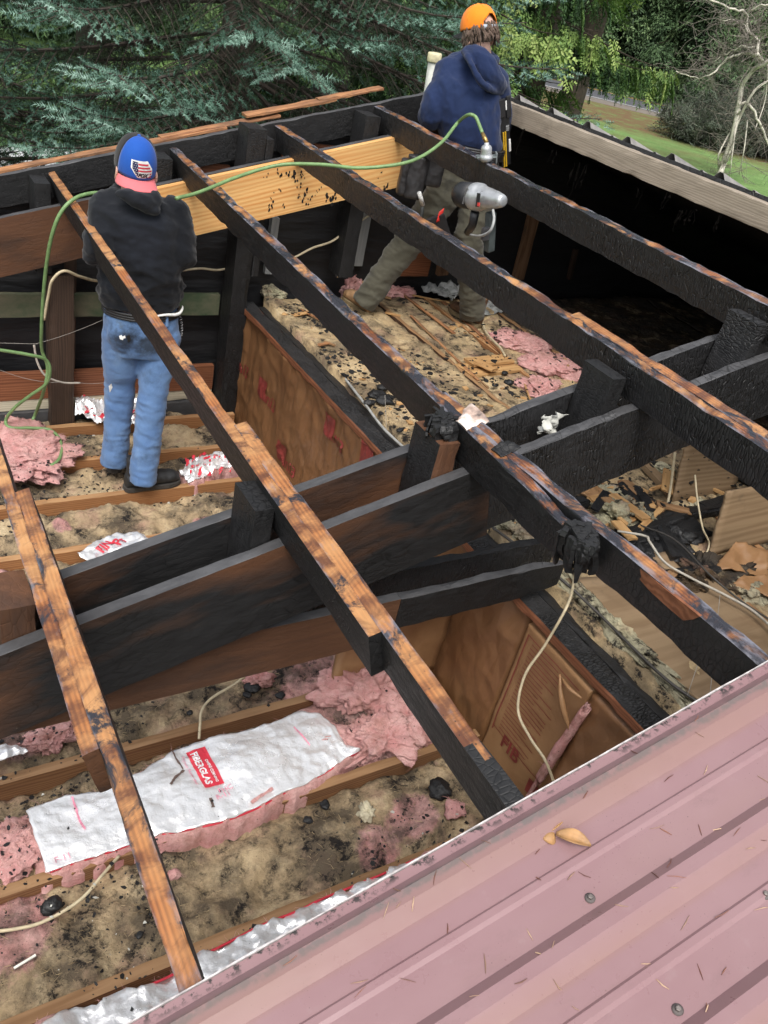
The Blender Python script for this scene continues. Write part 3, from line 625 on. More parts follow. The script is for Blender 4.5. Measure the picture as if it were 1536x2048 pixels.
PINKS = [(.02, 4.25, .30), (.14, 3.98, .24), (.30, 4.30, .22), (.05, 3.9, .2), (.42, 1.84, .09), (.12, 1.55, .22), (1.45, 1.9, .26), (1.62, 2.2, .3), (1.8, 2.1, .22), (1.75, 1.8, .22), (1.55, 1.42, .12), (1.35, 1.35, .1), (.40, 2.33, .12), (.33, 2.25, .1), (1.45, 3.4, .08), (.75, 3.55, .06), (.4, 3.2, .12), (.28, 3.6, .15)]
def pinkness(p):
    s = 0.0
    for (a, b, r) in PINKS:
        d2 = ((p.x-a)**2 + (p.y-b)**2)/(r*r)
        if d2 < 4: s += math.exp(-d2*1.4)
    return s
def attr_col(me, name, vals):
    a = me.attributes.new(name, 'FLOAT', 'POINT'); a.data.foreach_set('value', vals)
def mat_ins(name, usepink=True, tan=((.54, .41, .25), (.37, .275, .165)), soot=.62):
    t = NT(name); P = t.co
    n = t.noise(3.6, 6, .6, P); f = t.noise(55, 6, .75, P); m_ = t.noise(11, 6, .65, P)
    base = t.mix(t.ramp(n, [(.34, 0.), (.66, 1.)]), tan[0], tan[1])
    base = t.mix(t.ramp(m_, [(.5, 0.), (.7, .8)]), base, (.62, .50, .32))
    base = t.mix(t.ramp(t.noise(5, 5, .6, t.map(1.0, P, loc=(3, 1, 2))), [(.54, 0.), (.68, .65)]), base, (.36, .20, .16))
    if usepink:
        pk = t.attr('pink'); pc = t.mix(t.ramp(m_, [(.35, 0.), (.7, 1.)]), (.55, .26, .24), (.66, .42, .38))
        fac = t.ramp(t.math('ADD', pk, t.math('MULTIPLY', t.math('SUBTRACT', t.noise(9, 6, .7, P), .5), 1.3)), [(.36, 0.), (.56, 1.)]); base = t.mix(fac, base, pc)
    so = t.noise(4.2, 7, .7, t.map(1.0, P, loc=(7, 2, 5)))
    base = t.mix(t.math('MULTIPLY', t.ramp(so, [(.42, 0.), (.58, soot*1.35)]), 1.0), base, (.06, .05, .04))
    so2 = t.noise(13, 8, .78, t.map(1.0, P, loc=(1, 9, 5)))
    base = t.mix(t.math('MULTIPLY', t.ramp(so2, [(.52, 0.), (.58, 1.)]), t.ramp(so, [(.40, 0.), (.54, 1.)])), base, (.020, .018, .017))
    base = t.mix(t.ramp(f, [(.25, .45), (.5, 0.)]), base, (.08, .06, .045))
    base = t.mix(t.ramp(t.vor(45, P), [(0., .8), (.05, .8), (.08, 0.)]), base, (.03, .025, .02))
    return t.done(base, .95, t.bump(t.math('ADD', f, t.math('MULTIPLY', m_, 1.2)), .8, .014), spec=.15)
MT['ins'] = mat_ins('old_insulation'); MT['ins_pink'] = None
t = NT('pink_insulation'); P = t.co; m_ = t.noise(10, 6, .7, P); f = t.noise(60, 6, .75, P)
c = t.mix(t.ramp(m_, [(.32, 0.), (.68, 1.)]), (.55, .25, .24), (.68, .43, .40)); c = t.mix(t.ramp(t.noise(6, 6, .7, t.map(1.0, P, loc=(4, 4, 4))), [(.52, 0.), (.68, .75)]), c, (.33, .17, .13))
c = t.mix(t.ramp(t.vor(28, P), [(0., .9), (.06, .9), (.1, 0.)]), c, (.03, .022, .02)); c = t.mix(t.ramp(f, [(.28, .4), (.48, 0.)]), c, (.25, .10, .09))
MT['ins_pink'] = t.done(c, .95, t.bump(t.math('ADD', f, t.math('MULTIPLY', m_, 1.3)), .8, .012), spec=.15)
def hfield(name, label, cat, x0, x1, y0, y1, zf, mat, res=.014, base=-.13, group=None, pink=True, kind=None):
    nx, ny = max(3, int((x1-x0)/res)), max(3, int((y1-y0)/res)); v = []; f = []; pk = []
    for i in range(nx+1):
        for j in range(ny+1):
            p = Vector((x0+(x1-x0)*i/nx, y0+(y1-y0)*j/ny, 0)); p.z = zf(p); v.append(p); pk.append(pinkness(p) if pink else 0.0)
    m = len(v); v += [Vector((p.x, p.y, base)) for p in v]; pk += pk
    for i in range(nx):
        for j in range(ny): k = i*(ny+1)+j; f.append((k, k+ny+1, k+ny+2, k+1))
    for i in range(nx):
        a, b = i*(ny+1), (i+1)*(ny+1); f.append((a, m+a, m+b, b)); a += ny; b += ny; f.append((a, b, m+b, m+a))
    for j in range(ny):
        f.append((j, j+1, m+j+1, m+j)); a = nx*(ny+1)+j; f.append((a, m+a, m+a+1, a+1))
    me = pyd(name, v, f); attr_col(me, 'pink', pk)
    return tag(obj(name, me, mat, None, None, True), label, cat, group, kind)
def lumpy(p, a=1.0):
    r = noise.ridged_multi_fractal(p*6+Vector((3, 1, 0)), .9, 2.1, 4, 1.0, 2.0)
    return a*(.034*noise.fractal(p*3.2, 1, 2, 3) + .026*noise.fractal(p*10, .9, 2, 4) + .006*noise.noise(p*48) + .012*(r-.9))
BL = ['tan batt bay under the near roof edge', 'tan and black batt bay just before the silver sheet', 'sooty tan and pink batt bay two bays before the foil', 'bay of tan insulation carrying the large foil batt', 'tan insulation bay with the white cable, behind the large foil',
      'tan insulation bay in the shade under the front middle rafter', 'tan insulation bay between the two middle rafters', 'charred tan insulation bay beside the small printed scrap', 'tan insulation bay in front of the near boot', 'tan and black insulation bay between the two boots', 'charred tan and pink insulation bay along the far wall']
JJ = JY + [4.86]
for k in range(len(JY)):
    y0, y1 = JJ[k]+.021, min(JJ[k+1]-.021, 4.60)
    if y1-y0 < .05: continue
    ym = (y0+y1)/2; hw = (y1-y0)/2
    def zf(p, ym=ym, hw=hw, k=k):
        e = abs(p.y-ym)/hw; crown = .022*(1-e**4)-.03
        z = -.040 + crown + lumpy(p) + .030*min(1.2, pinkness(p))*(1-.3*e)
        return min(z, .075)
    hfield('insulation_batt', BL[k] if k < len(BL) else 'tan insulation bay at the wall', 'insulation', -1.38, 2.03, y0, y1, zf, MT['ins'], .0135, group='insulation bays of the lower ceiling')

# torn pink insulation
def fluff(name, label, c, r, mat, amp=.35, freq=8, group='torn pink insulation clumps', nu=130, nv=84, rotz=0.0):
    return lump(name, label, 'insulation clump', c, r, mat, amp=amp*1.15, freq=freq*1.3, group=group, nu=nu, nv=nv, M=Matrix.Rotation(rotz, 3, 'Z'), torn=True)
fluff('insulation_clump', 'big pink fluffy clump behind the sawn purlin end', PZ(735, 1375, .03), (.20, .11, .10), MT['ins_pink'], .40, 7, rotz=-.2)
fluff('insulation_clump', 'low shredded pink clump at the right of the large foil', PZ(770, 1475, .0), (.21, .10, .05), MT['ins_pink'], .6, 10)
fluff('insulation_clump', 'pink clump beside the clean orange purlin', PZ(820, 1430, .0), (.11, .13, .06), MT['ins_pink'], .5, 9)
fluff('insulation_clump', 'flat pink batt at far left under the green hose loop', PZ(45, 905, .03), (.24, .26, .05), MT['ins_pink'], .42, 6)
fluff('insulation_clump', 'pink corner clump at the left edge near the large foil', PZ(20, 1700, -.01), (.12, .10, .04), MT['ins_pink'], .45, 9)
fluff('insulation_clump', 'shredded pink clump left of the spliced purlins', PZ(105, 1475, .0), (.09, .045, .035), MT['ins_pink'], .6, 16)
fluff('insulation_clump', 'tiny pink ball on the sooty batt', PZ(349, 1748, -.0), (.018, .018, .016), MT['ins_pink'], .4, 30, nu=28, nv=18)
fluff('insulation_clump', 'pink scrap with black edge beside the charred purlin foot', PZ(910, 1620, .0), (.05, .035, .02), MT['ins_pink'], .4, 16, nu=30, nv=20)
fluff('insulation_clump', 'dirty pink tuft on the joist near the cable end', PZ(520, 1360, .01), (.06, .035, .03), MT['ins_pink'], .6, 18, nu=40, nv=26)
fluff('insulation_clump', 'pale cream tuft on the sooty batt at right', PZ(735, 1625, -.01), (.035, .03, .025), plain('cream_fluff', (.5, .45, .32), .95, 0, 30, .4), .7, 22, nu=40, nv=26)

# ------------------------------------------------------------------ foil faced batts
t = NT('foil_white'); P = t.co
n = t.noise(7, 5, .6, P); f = t.noise(38, 5, .65, P); v_ = t.vor(13, t.map((1, 1.5, 1), P, (0, 0, .5)), 'DISTANCE_TO_EDGE')
c = t.mix(t.ramp(n, [(.35, 0.), (.65, 1.)]), (.88, .885, .89), (.95, .95, .95))
c = t.mix(t.ramp(t.vor(34, P), [(0., .85), (.035, .85), (.05, 0.)]), c, (.10, .07, .06))
MT['foil'] = t.done(c, t.ramp(n, [(.3, .14), (.7, .30)]), t.bump(t.math('ADD', t.math('MULTIPLY', f, .6), t.math('MULTIPLY', v_, .55)), .55, .012), metal=.5)
MT['print_red'] = plain('red_print', (.62, .035, .06), .45, 0, 30, .15); MT['print_pink'] = plain('faded_pink_print', (.74, .28, .38), .5, 0, 60, .35)
MT['print_white'] = plain('white_print', (.85, .85, .85), .4, .2, 30, .05)
def blend(top, bot, s):
    def along(L, s):
        d = [0]
        for a, b in zip(L, L[1:]): d.append(d[-1]+(b-a).length)
        x = s*d[-1]
        for i in range(len(L)-1):
            if x <= d[i+1] or i == len(L)-2: return L[i].lerp(L[i+1], (x-d[i])/max(1e-6, d[i+1]-d[i]))
    return along(top, s), along(bot, s)
class Foil:
    def __init__(s, name, label, top, bot, z0, amp=.010, freq=7, nx=110, ny=44, cat='foil batt', dome=.02, seedv=(0, 0, 0), fill=True, group=None, ragged=.006):
        s.z0, s.amp, s.freq, s.sv, s.dome = z0, amp, freq, Vector(seedv), dome
        s.root = empty(name, (top[0]+bot[-1])/2); tag(s.root, label, cat, group); v = []; f = []
        for i in range(nx+1):
            a, b = blend(top, bot, i/nx)
            for j in range(ny+1):
                q = j/ny; p = a.lerp(b, q); e = min(i/nx, 1-i/nx, q, 1-q)
                if e < .001: p = p + Vector((noise.noise(p*26)*ragged, noise.noise(p*26+Vector((9, 9, 9)))*ragged, 0))
                v.append(Vector((p.x, p.y, s.h(p.x, p.y, q, i/nx))))
        m = len(v); v += [p - Vector((0, 0, .0012)) for p in v]
        for i in range(nx):
            for j in range(ny):
                k = i*(ny+1)+j; f.append((k, k+1, k+ny+2, k+ny+1)); f.append((m+k, m+k+ny+1, m+k+ny+2, m+k+1))
        ed = [(i*(ny+1), (i+1)*(ny+1)) for i in range(nx)] + [((i+1)*(ny+1)+ny, i*(ny+1)+ny) for i in range(nx)] + [(j+1, j) for j in range(ny)] + [(nx*(ny+1)+j, nx*(ny+1)+j+1) for j in range(ny)]
        for a, b in ed: f.append((a, b, m+b, m+a))
        me = pyd(name, v, f); bm = bmesh.new(); bm.from_mesh(me); bmesh.ops.recalc_face_normals(bm, faces=bm.faces); bm.to_mesh(me); bm.free()
        obj('facing', me, MT['foil'], s.root, None, True)
        if fill:   # the pink wool under the facing swells out along its edges
            v = []; f = []; n1, n2 = 90, 24
            for i in range(n1+1):
                a, b = blend(top, bot, i/n1)
                for j in range(n2+1):
                    q = j/n2; qq = (q-.5)*1.14+.5; p = a.lerp(b, qq) ; sx = (i/n1-.5)*.03; p = p + (top[-1]-top[0])*sx
                    p = p + Vector((noise.noise(p*30)*.012, noise.noise(p*30+Vector((5, 0, 0)))*.016, 0))
                    e = min(q, 1-q, i/n1, 1-i/n1)
                    top_z = s.h(p.x, p.y, min(1, max(0, qq)), i/n1) - .008 - .05*max(0, .06-e)/.06
                    v.append(Vector((p.x, p.y, top_z + .004*noise.noise(p*60))))
            m = len(v); v += [Vector((p.x, p.y, -.11)) for p in v]
            for i in range(n1):
                for j in range(n2): k = i*(n2+1)+j; f.append((k, k+1, k+n2+2, k+n2+1))
            ed = [(i*(n2+1), (i+1)*(n2+1)) for i in range(n1)] + [((i+1)*(n2+1)+n2, i*(n2+1)+n2) for i in range(n1)] + [(j+1, j) for j in range(n2)] + [(n1*(n2+1)+j, n1*(n2+1)+j+1) for j in range(n2)]
            for a, b in ed: f.append((a, b, m+b, m+a))
            me = pyd('wool', v, f); bm = bmesh.new(); bm.from_mesh(me); bmesh.ops.recalc_face_normals(bm, faces=bm.faces); bm.to_mesh(me); bm.free()
            obj('wool', me, MT['ins_pink'], s.root, None, True)
    def h(s, x, y, q=.5, sx=.5):
        p = Vector((x, y, 0)) + s.sv
        r = noise.ridged_multi_fractal(p*s.freq, .8, 2.1, 4, 1.0, 2.0)
        return s.z0 + s.dome*(1-(2*q-1)**2)*.8 + s.amp*(r-1.0)*.8 + s.amp*noise.fractal(p*s.freq*.6, 1, 2, 3) + s.amp*.35*noise.noise(Vector((p.x*60, p.y*22, 0)))
    def flat(s, name, polys, mat, o, r, up, lift=.003, qf=None):
        """polys: 2-D faces in label space -> laid on the facing"""
        v = []; f = []
        for face in polys:
            b = len(v)
            for (a, c) in face:
                P = o + r*a + up*c; q = qf(P) if qf else .5; v.append(Vector((P.x, P.y, s.h(P.x, P.y, q) + lift)))
            f.append(tuple(range(b, b+len(face))))
        return obj(name, pyd(name, v, f), mat, s.root)
def text_faces(txt, size, shear=0.0, bold=0.0, cw=1.0):
    """flat 2-D faces of a word from the built-in font, finely cut so that it can follow a surface; also its width"""
    cu = bpy.data.curves.new('lettering', 'FONT'); cu.body = txt; cu.size = size; cu.shear = shear; cu.offset = bold; cu.resolution_u = 3; cu.space_character = cw
    o = bpy.data.objects.new('lettering', cu); COL.objects.link(o); dg = bpy.context.evaluated_depsgraph_get()
    me = bpy.data.meshes.new_from_object(o.evaluated_get(dg)); bpy.data.objects.remove(o)
    bm = bmesh.new(); bm.from_mesh(me); bmesh.ops.triangulate(bm, faces=bm.faces)
    fs = [[(v.co.x, v.co.y) for v in f.verts] for f in bm.faces]; bm.free(); bpy.data.meshes.remove(me)
    xs = [p[0] for f in fs for p in f]; return fs, min(xs), max(xs)
def grid_rect(x0, x1, y0, y1, nx, ny):
    return [[(x0+(x1-x0)*i/nx, y0+(y1-y0)*j/ny), (x0+(x1-x0)*(i+1)/nx, y0+(y1-y0)*j/ny), (x0+(x1-x0)*(i+1)/nx, y0+(y1-y0)*(j+1)/ny), (x0+(x1-x0)*i/nx, y0+(y1-y0)*(j+1)/ny)] for i in range(nx) for j in range(ny)]
zt = .035
big = Foil('foil_batt', 'large white foil faced batt with red printed label lying between joists', [PZ(*q, zt) for q in [(52, 1622), (130, 1592), (210, 1580), (280, 1545), (345, 1502), (440, 1472), (540, 1448), (600, 1421), (640, 1424), (668, 1452), (690, 1490), (718, 1500)]],
           [PZ(*q, zt) for q in [(92, 1745), (160, 1722), (240, 1695), (300, 1672), (380, 1657), (450, 1640), (520, 1612), (560, 1588), (600, 1575), (640, 1550), (690, 1518), (719, 1502)]], zt, .011, 7, dome=.012)
C1, C2, C3, C4 = [PZ(*q, zt+.01) for q in [(372, 1504), (410, 1492), (448, 1562), (410, 1578)]]   # label corners
ro = (C4-C1); upv = (C2-C1); lw = ro.length; lh = upv.length; rr = ro.normalized(); uu = upv.normalized()
big.flat('label', grid_rect(0, lw, 0, lh, 18, 8), MT['print_red'], C1, rr, uu, .0025)
fs, a0, a1 = text_faces('FIBERGLAS', lh*.40, bold=.0012); k = lw*.86/(a1-a0)
big.flat('lettering', [[((p[0]-a0)*k+lw*.07, p[1]*1.15+lh*.16) for p in q] for q in fs], MT['print_white'], C1, rr, uu, .0042)
fs, a0, a1 = text_faces('OWENS CORNING', lh*.17, bold=.0005); k = lw*.60/(a1-a0)
big.flat('lettering', [[((p[0]-a0)*k+lw*.32, p[1]*1.2+lh*.66) for p in q] for q in fs], MT['print_white'], C1, rr, uu, .0042)
fs, a0, a1 = text_faces('Vapor Retarder', lh*.22); k = lw*.82/(a1-a0)
big.flat('lettering', [[((p[0]-a0)*k+lw*.06, p[1]-lh*.32) for p in q] for q in fs], MT['print_pink'], C1, rr, uu, .003)
D1 = PZ(438, 1582, zt+.01); xr = Vector((1, .1, 0)).normalized(); 
for j, (tx, dx, dy) in enumerate([('FHC', .02, 0.0), ('R-11', 0.0, -.024)]):
    fs, a0, a1 = text_faces(tx, .030); big.flat('lettering', [[((p[0]-a0)+dx, p[1]+dy) for p in q] for q in fs], MT['print_pink'], D1 + Vector((-.02, -.012, 0)), xr, Vector((-.1, 1, 0)).normalized(), .003)
fs, a0, a1 = text_faces('F-11', .030); big.flat('lettering', [[(p[0]-a0, p[1]) for p in q] for q in fs], MT['print_pink'], PZ(112, 1728, zt+.01), Vector((1, .08, 0)).normalized(), Vector((-.08, 1, 0)).normalized(), .003)
def pline(F_, pts, w, mat, lift=.003):
    P = [PZ(*q, zt+.008) for q in pts]; P = spline(P, 14); v = []; f = []
    for i, p in enumerate(P):
        d = (P[min(i+1, len(P)-1)]-P[max(i-1, 0)]).normalized(); n_ = Vector((-d.y, d.x, 0))*w*(.5+.3*noise.noise(p*90))
        for q in (p-n_, p+n_): v.append(Vector((q.x, q.y, F_.h(q.x, q.y) + lift)))
    for i in range(len(P)-1): f.append((2*i, 2*i+1, 2*i+3, 2*i+2))
    return obj('printed_line', pyd('printed_line', v, f), mat, F_.root)
pline(big, [(144, 1595), (150, 1612), (160, 1640), (170, 1660)], .007, MT['print_pink']); pline(big, [(588, 1452), (604, 1472), (620, 1490)], .006, MT['print_pink'])
# dark tears and the red under-edge of the facing
tear = plain('torn_dark_edge', (.13, .085, .07), .8)
pline(big, [(341, 1500), (352, 1518), (366, 1538)], .006, tear, .006); pline(big, [(368, 1540), (352, 1556), (341, 1574)], .009, tear, .006)
pline(big, [(420, 1600), (424, 1610), (426, 1618)], .011, tear, .006); pline(big, [(502, 1608), (522, 1594), (545, 1580)], .012, MT['ins_pink'], .006)
P = spline([PZ(*q, .022) for q in [(100, 1744), (160, 1723), (240, 1697), (300, 1674), (380, 1659), (450, 1642), (520, 1614), (560, 1591), (640, 1552), (716, 1504)]], 8)
MB().tube(P, [.004]*len(P), 6).build('red_edge', MT['print_red'], big.root, True)
F2T = [PZ(*q, .03) for q in [(60, 2062), (95, 2036), (150, 2012), (190, 2020), (230, 1990), (290, 1974), (345, 1950), (400, 1915), (475, 1876), (525, 1850), (600, 1820), (640, 1800), (700, 1775), (768, 1747), (860, 1706), (960, 1660)]]
f2 = Foil('foil_batt', 'crinkled silver foil sheet lying along the pink roof edge', F2T, [p - Vector((.02, .36, 0)) for p in F2T], .03, .020, 9, nx=160, seedv=(4, 2, 0), dome=.01, ragged=.02)
P = spline([p + Vector((0, .004, -.008)) for p in F2T[5:]], 6); MB().tube(P, .004, 6).build('red_edge', MT['print_red'], f2.root, True)
f3 = Foil('foil_scrap', 'small white foil scrap with red letters beside the rear middle rafter', [PZ(*q, .03) for q in [(155, 1108), (190, 1085), (230, 1066), (275, 1064), (300, 1080)]], [PZ(*q, .03) for q in [(158, 1116), (190, 1130), (225, 1124), (260, 1105), (300, 1090)]], .03, .014, 14, 40, 24, 'foil scrap', .012, (2, 7, 0), False)
for tx, (px, py), sz in (('FIN', (206, 1110), .062), ('Ps', (240, 1096), .07)):
    fs, a0, a1 = text_faces(tx, sz, bold=.002); f3.flat('lettering', [[(p[0]-a0, p[1]) for p in q] for q in fs], MT['print_red'], PZ(px, py, .03), Vector((.75, .66, 0)), Vector((-.66, .75, 0)), .006)
f4 = Foil('foil_scrap', 'crumpled foil with red print at the wall behind the legs of the man in jeans', [PZ(*q, .05) for q in [(152, 800), (172, 788), (215, 788), (282, 792)]], [PZ(*q, .02) for q in [(150, 842), (180, 846), (225, 856), (278, 860)]], .04, .05, 9, 60, 40, 'foil scrap', .05, (5, 5, 0), False)
f5 = Foil('foil_scrap', 'pink and white shredded foil scrap right of the near boot', [PZ(*q, .02) for q in [(358, 946), (380, 922), (430, 908), (470, 915)]], [PZ(*q, .02) for q in [(376, 966), (400, 962), (440, 940), (480, 934)]], .025, .03, 16, 40, 24, 'foil scrap', .015, (8, 5, 0), True)
f6 = Foil('foil_scrap', 'white foil corner at the left edge behind the spliced purlins', [PZ(*q, .0) for q in [(-40, 1500), (10, 1497), (50, 1505)]], [PZ(*q, .0) for q in [(-40, 1540), (10, 1528), (56, 1514)]], .02, .015, 14, 30, 20, 'foil scrap', .01, (1, 3, 0), False)
def blotches(F_, pts, mat):
    for (px, py, r) in pts:
        c = PZ(px, py, F_.z0); r *= .42; face = [(r*math.cos(q)*random.uniform(.5, 1.3), r*.55*math.sin(q)*random.uniform(.5, 1.3)) for q in [i*math.pi/4 for i in range(8)]]
        F_.flat('print_mark', [face], mat, c, Vector((.8, .6, 0)), Vector((-.6, .8, 0)), .006)
_r4 = random.Random(2)
blotches(f4, [(_r4.uniform(165, 275), _r4.uniform(795, 850), _r4.uniform(.015, .05)) for _ in range(34)] + [(255, 805, .05), (262, 830, .045), (180, 800, .025), (172, 835, .04), (200, 812, .02)], MT['print_red'])
blotches(f5, [(_r4.uniform(372, 462), _r4.uniform(915, 958), _r4.uniform(.015, .05)) for _ in range(40)] + [(385, 940, .045), (410, 925, .04), (430, 922, .04), (400, 948, .03), (450, 920, .03)], MT['print_red'])

# ------------------------------------------------------------------ paper-faced wall up to the raised ceiling
t = NT('kraft_paper'); P = t.co
n = t.noise(4, 5, .6, t.map((1, 1, .6), P)); f = t.noise(30, 5, .6, t.map((1, 1, .4), P)); v_ = t.noise(3.2, 3, .5, t.map((1, 1.6, .5), P, (.35, 0, 0)), 1.5)
c = t.mix(t.ramp(n, [(.32, 0.), (.68, 1.)]), (.205, .100, .042), (.165, .076, .031)); c = t.mix(t.ramp(t.noise(2.2, 4, .6, P), [(.52, 0.), (.72, .4)]), c, (.27, .145, .066))
c = t.mix(t.ramp(f, [(.62, 0.), (.85, .35)]), c, (.12, .05, .02))
MT['kraft'] = t.done(c, t.ramp(n, [(.3, .40), (.7, .55)]), t.bump(t.math('ADD', t.math('MULTIPLY', t.vor(9, t.map((1, 1.3, .6), P, (.6, 0, 0)), 'DISTANCE_TO_EDGE'), .8), t.math('MULTIPLY', n, .5)), .6, .02))
MT['kraft_flat'] = None
t = NT('kraft_board'); P = t.co; n = t.noise(5, 5, .6, P)
c = t.mix(t.ramp(n, [(.35, 0.), (.65, 1.)]), (.33, .185, .085), (.25, .13, .058)); MT['kraft_flat'] = t.done(c, .55, t.bump(t.noise(9, 4, .5, P), .4, .01))
MT['print_dred'] = plain('dark_red_print', (.22, .035, .03), .5, 0, 20, .3)
kw = empty('paper_faced_wall', (2.05, 2.8, 0)); tag(kw, 'brown wrinkled kraft paper faced wall with red print, under the charred plates', 'paper wall')
def kx(y, z): 
    p = Vector((0, y*2.2, z*1.4)); r = noise.ridged_multi_fractal(Vector((0, y*3.0+z*1.2, z*1.8-y)), .9, 2.0, 4, 1, 2)
    cr = (1-abs(noise.noise(Vector((0, y*4.2+z*2.5, z*3.0-y)))))**9 + .7*(1-abs(noise.noise(Vector((5, y*8-z*3, z*5+y*2)))))**10
    return 2.05 - .011*cr - .010*(r-1.0) - .014*noise.fractal(p*1.5, 1, 2, 3) - .005*noise.noise(Vector((0, y*26, z*9)))
def kpanel(name, y0, y1, z0, z1, mat, xf, parent, ny=120, nz=44, zt=None):
    v = []; f = []
    for i in range(ny+1):
        for j in range(nz+1):
            y, z = y0+(y1-y0)*i/ny, z0+((zt(y0+(y1-y0)*i/ny) if zt else z1)-z0)*j/nz; v.append((xf(y, z), y, z))
    m = len(v); v += [(p[0]+.09, p[1], p[2]) for p in v]
    for i in range(ny):
        for j in range(nz): k = i*(nz+1)+j; f.append((k, k+1, k+nz+2, k+nz+1))
    for i in range(ny):
        a, b = i*(nz+1), (i+1)*(nz+1); f.append((a, b, m+b, m+a)); a += nz; b += nz; f.append((a, m+a, m+b, b))
    for j in range(nz): f.append((j, m+j, m+j+1, j+1)); a = ny*(nz+1)+j; f.append((a, a+1, m+a+1, m+a))
    return obj(name, pyd(name, v, f), mat, parent, None, True)
kpanel('kraft_facing', 1.64, 4.62, -.12, .66, MT['kraft'], kx, kw)
def kmark(parent, y, z, txt, sz, xf, mat, lift=.006, rot=0.0):
    """text reading along -y, up = z"""
    fs, a0, a1 = text_faces(txt, sz, bold=.0015); v = []; f = []
    for q in fs:
        b = len(v)
        for (px, pz) in q:
            px -= a0; yy = y - (px*math.cos(rot) - pz*math.sin(rot)); zz = z + px*math.sin(rot) + pz*math.cos(rot); v.append((xf(yy, zz)-lift, yy, zz))
        f.append(tuple(range(b, b+len(q))))
    return obj('lettering', pyd('lettering', v, f), mat, parent)
def krect(parent, y0, y1, z0, z1, xf, mat, lift=.006, n=8):
    v = []; f = []
    for i in range(n+1):
        for j in range(n+1): y, z = y0+(y1-y0)*i/n, z0+(z1-z0)*j/n; v.append((xf(y, z)-lift, y, z))
    for i in range(n):
        for j in range(n): k = i*(n+1)+j; f.append((k, k+1, k+n+2, k+n+1))
    return obj('print_mark', pyd('print_mark', v, f), mat, parent)
def kpx(px, py): p = PX(px, py, 2.045); return p.y, p.z
for (px, py) in [(522, 776), (653, 850), (560, 903), (471, 712), (728, 908)]:
    y, z = kpx(px, py); krect(kw, y+.02, y-.085, z-.05, z+.075, kx, MT['print_dred']); kmark(kw, y-.09, z-.05, 'ni3', .11, kx, MT['print_dred'], rot=-.1)
# charred plates on the wall head
GPl = 'plates on the paper-faced wall'
timber('top_plate', 'charred plate along the head of the paper-faced wall, cracked grey-black top', 'plate', (2.03, 4.60, .70), (2.03, -.4, .70), .095, .038, [MT['redwood'], CK], z=Vector((0, 0, 1)), group=GPl, rough=.004, nick=.008)
timber('charred_joist', 'black charred joist beside the plate of the paper-faced wall', 'joist', (2.155, 4.58, .675), (2.155, -.4, .675), .045, .14, [CK, CC], z=Vector((0, 0, 1)), group=GPl, rough=.006, nick=.014)
# near piece of the wall: loose flat kraft batts
kn = empty('kraft_batt', (2.05, 1.3, 0)); tag(kn, 'flat brown kraft faced batt with fine red print below the charred plate', 'kraft batt')
kxf = lambda y, z: 2.035 - .006*noise.fractal(Vector((0, y*5, z*4)), 1, 2, 3)
kpanel('facing', .98+.28, 1.625, -.12, .64, MT['kraft_flat'], kxf, kn, 40, 40)
for i in range(26):
    z = .60 - i*.020; 
    if i in (0, 25): krect(kn, 1.60, 1.30, z, z+.004, kxf, MT['print_dred'], .004, 12)
    else: krect(kn, 1.57, 1.57-.22*random.uniform(.5, 1), z, z+.0035, kxf, MT['print_dred'], .004, 12)
krect(kn, 1.605, 1.60, .08, .604, kxf, MT['print_dred'], .004, 12)
kmark(kn, 1.53, .06, 'FIB', .09, kxf, MT['print_dred'], .005); krect(kn, 1.34, 1.285, .0, .075, kxf, MT['print_dred'], .005)
kn2 = empty('kraft_batt', (2.05, 1.0, 0)); tag(kn2, 'torn wrinkled brown kraft batt with pink tear next to the pink roof edge', 'kraft batt')
kx2 = lambda y, z: 2.03 - .014*(1-abs(noise.noise(Vector((2, y*5+z*4, z*4)))))**8 - .02*noise.fractal(Vector((0, y*4+z*2, z*3)), 1, 2, 3) - .16*max(0, y-1.05)*max(0, .62-z)
kpanel('facing', -.2, 1.245, -.12, .64, MT['kraft'], kx2, kn2, 60, 40)
lump('wool', None, None, Vector((2.0, 1.26, .33)), (.02, .018, .32), MT['ins_pink'], kn2, .4, 10, Matrix.Rotation(.12, 3, 'X'))
for (pa, pb, w_) in [((703, 650), (745, 880), .012), ((712, 665), (790, 745), .008)]:   # torn paper curls
    P = spline([PX(768+pa[0]/2, 1024+pa[1]/2, 1.99), PX(768+(pa[0]+pb[0])/4-6, 1024+(pa[1]+pb[1])/4, 1.975), PX(768+pb[0]/2, 1024+pb[1]/2, 1.99)], 8)
    MB().tube(P, [w_*math.sin(.3+2.6*i/len(P)) for i in range(len(P))], 6).build('torn_curl', MT['kraft_flat'], kn2, True)
sheet('kraft_batt', 'smooth brown kraft facing behind the tall flat batt, below the charred tie', 'kraft batt', [Vector((1.5, 2.05, .02)), Vector((2.02, 2.02, .02)), Vector((2.02, 2.02, .62)), Vector((1.55, 2.05, .55))], MT['kraft_flat'], 18, .012, 6, .03)

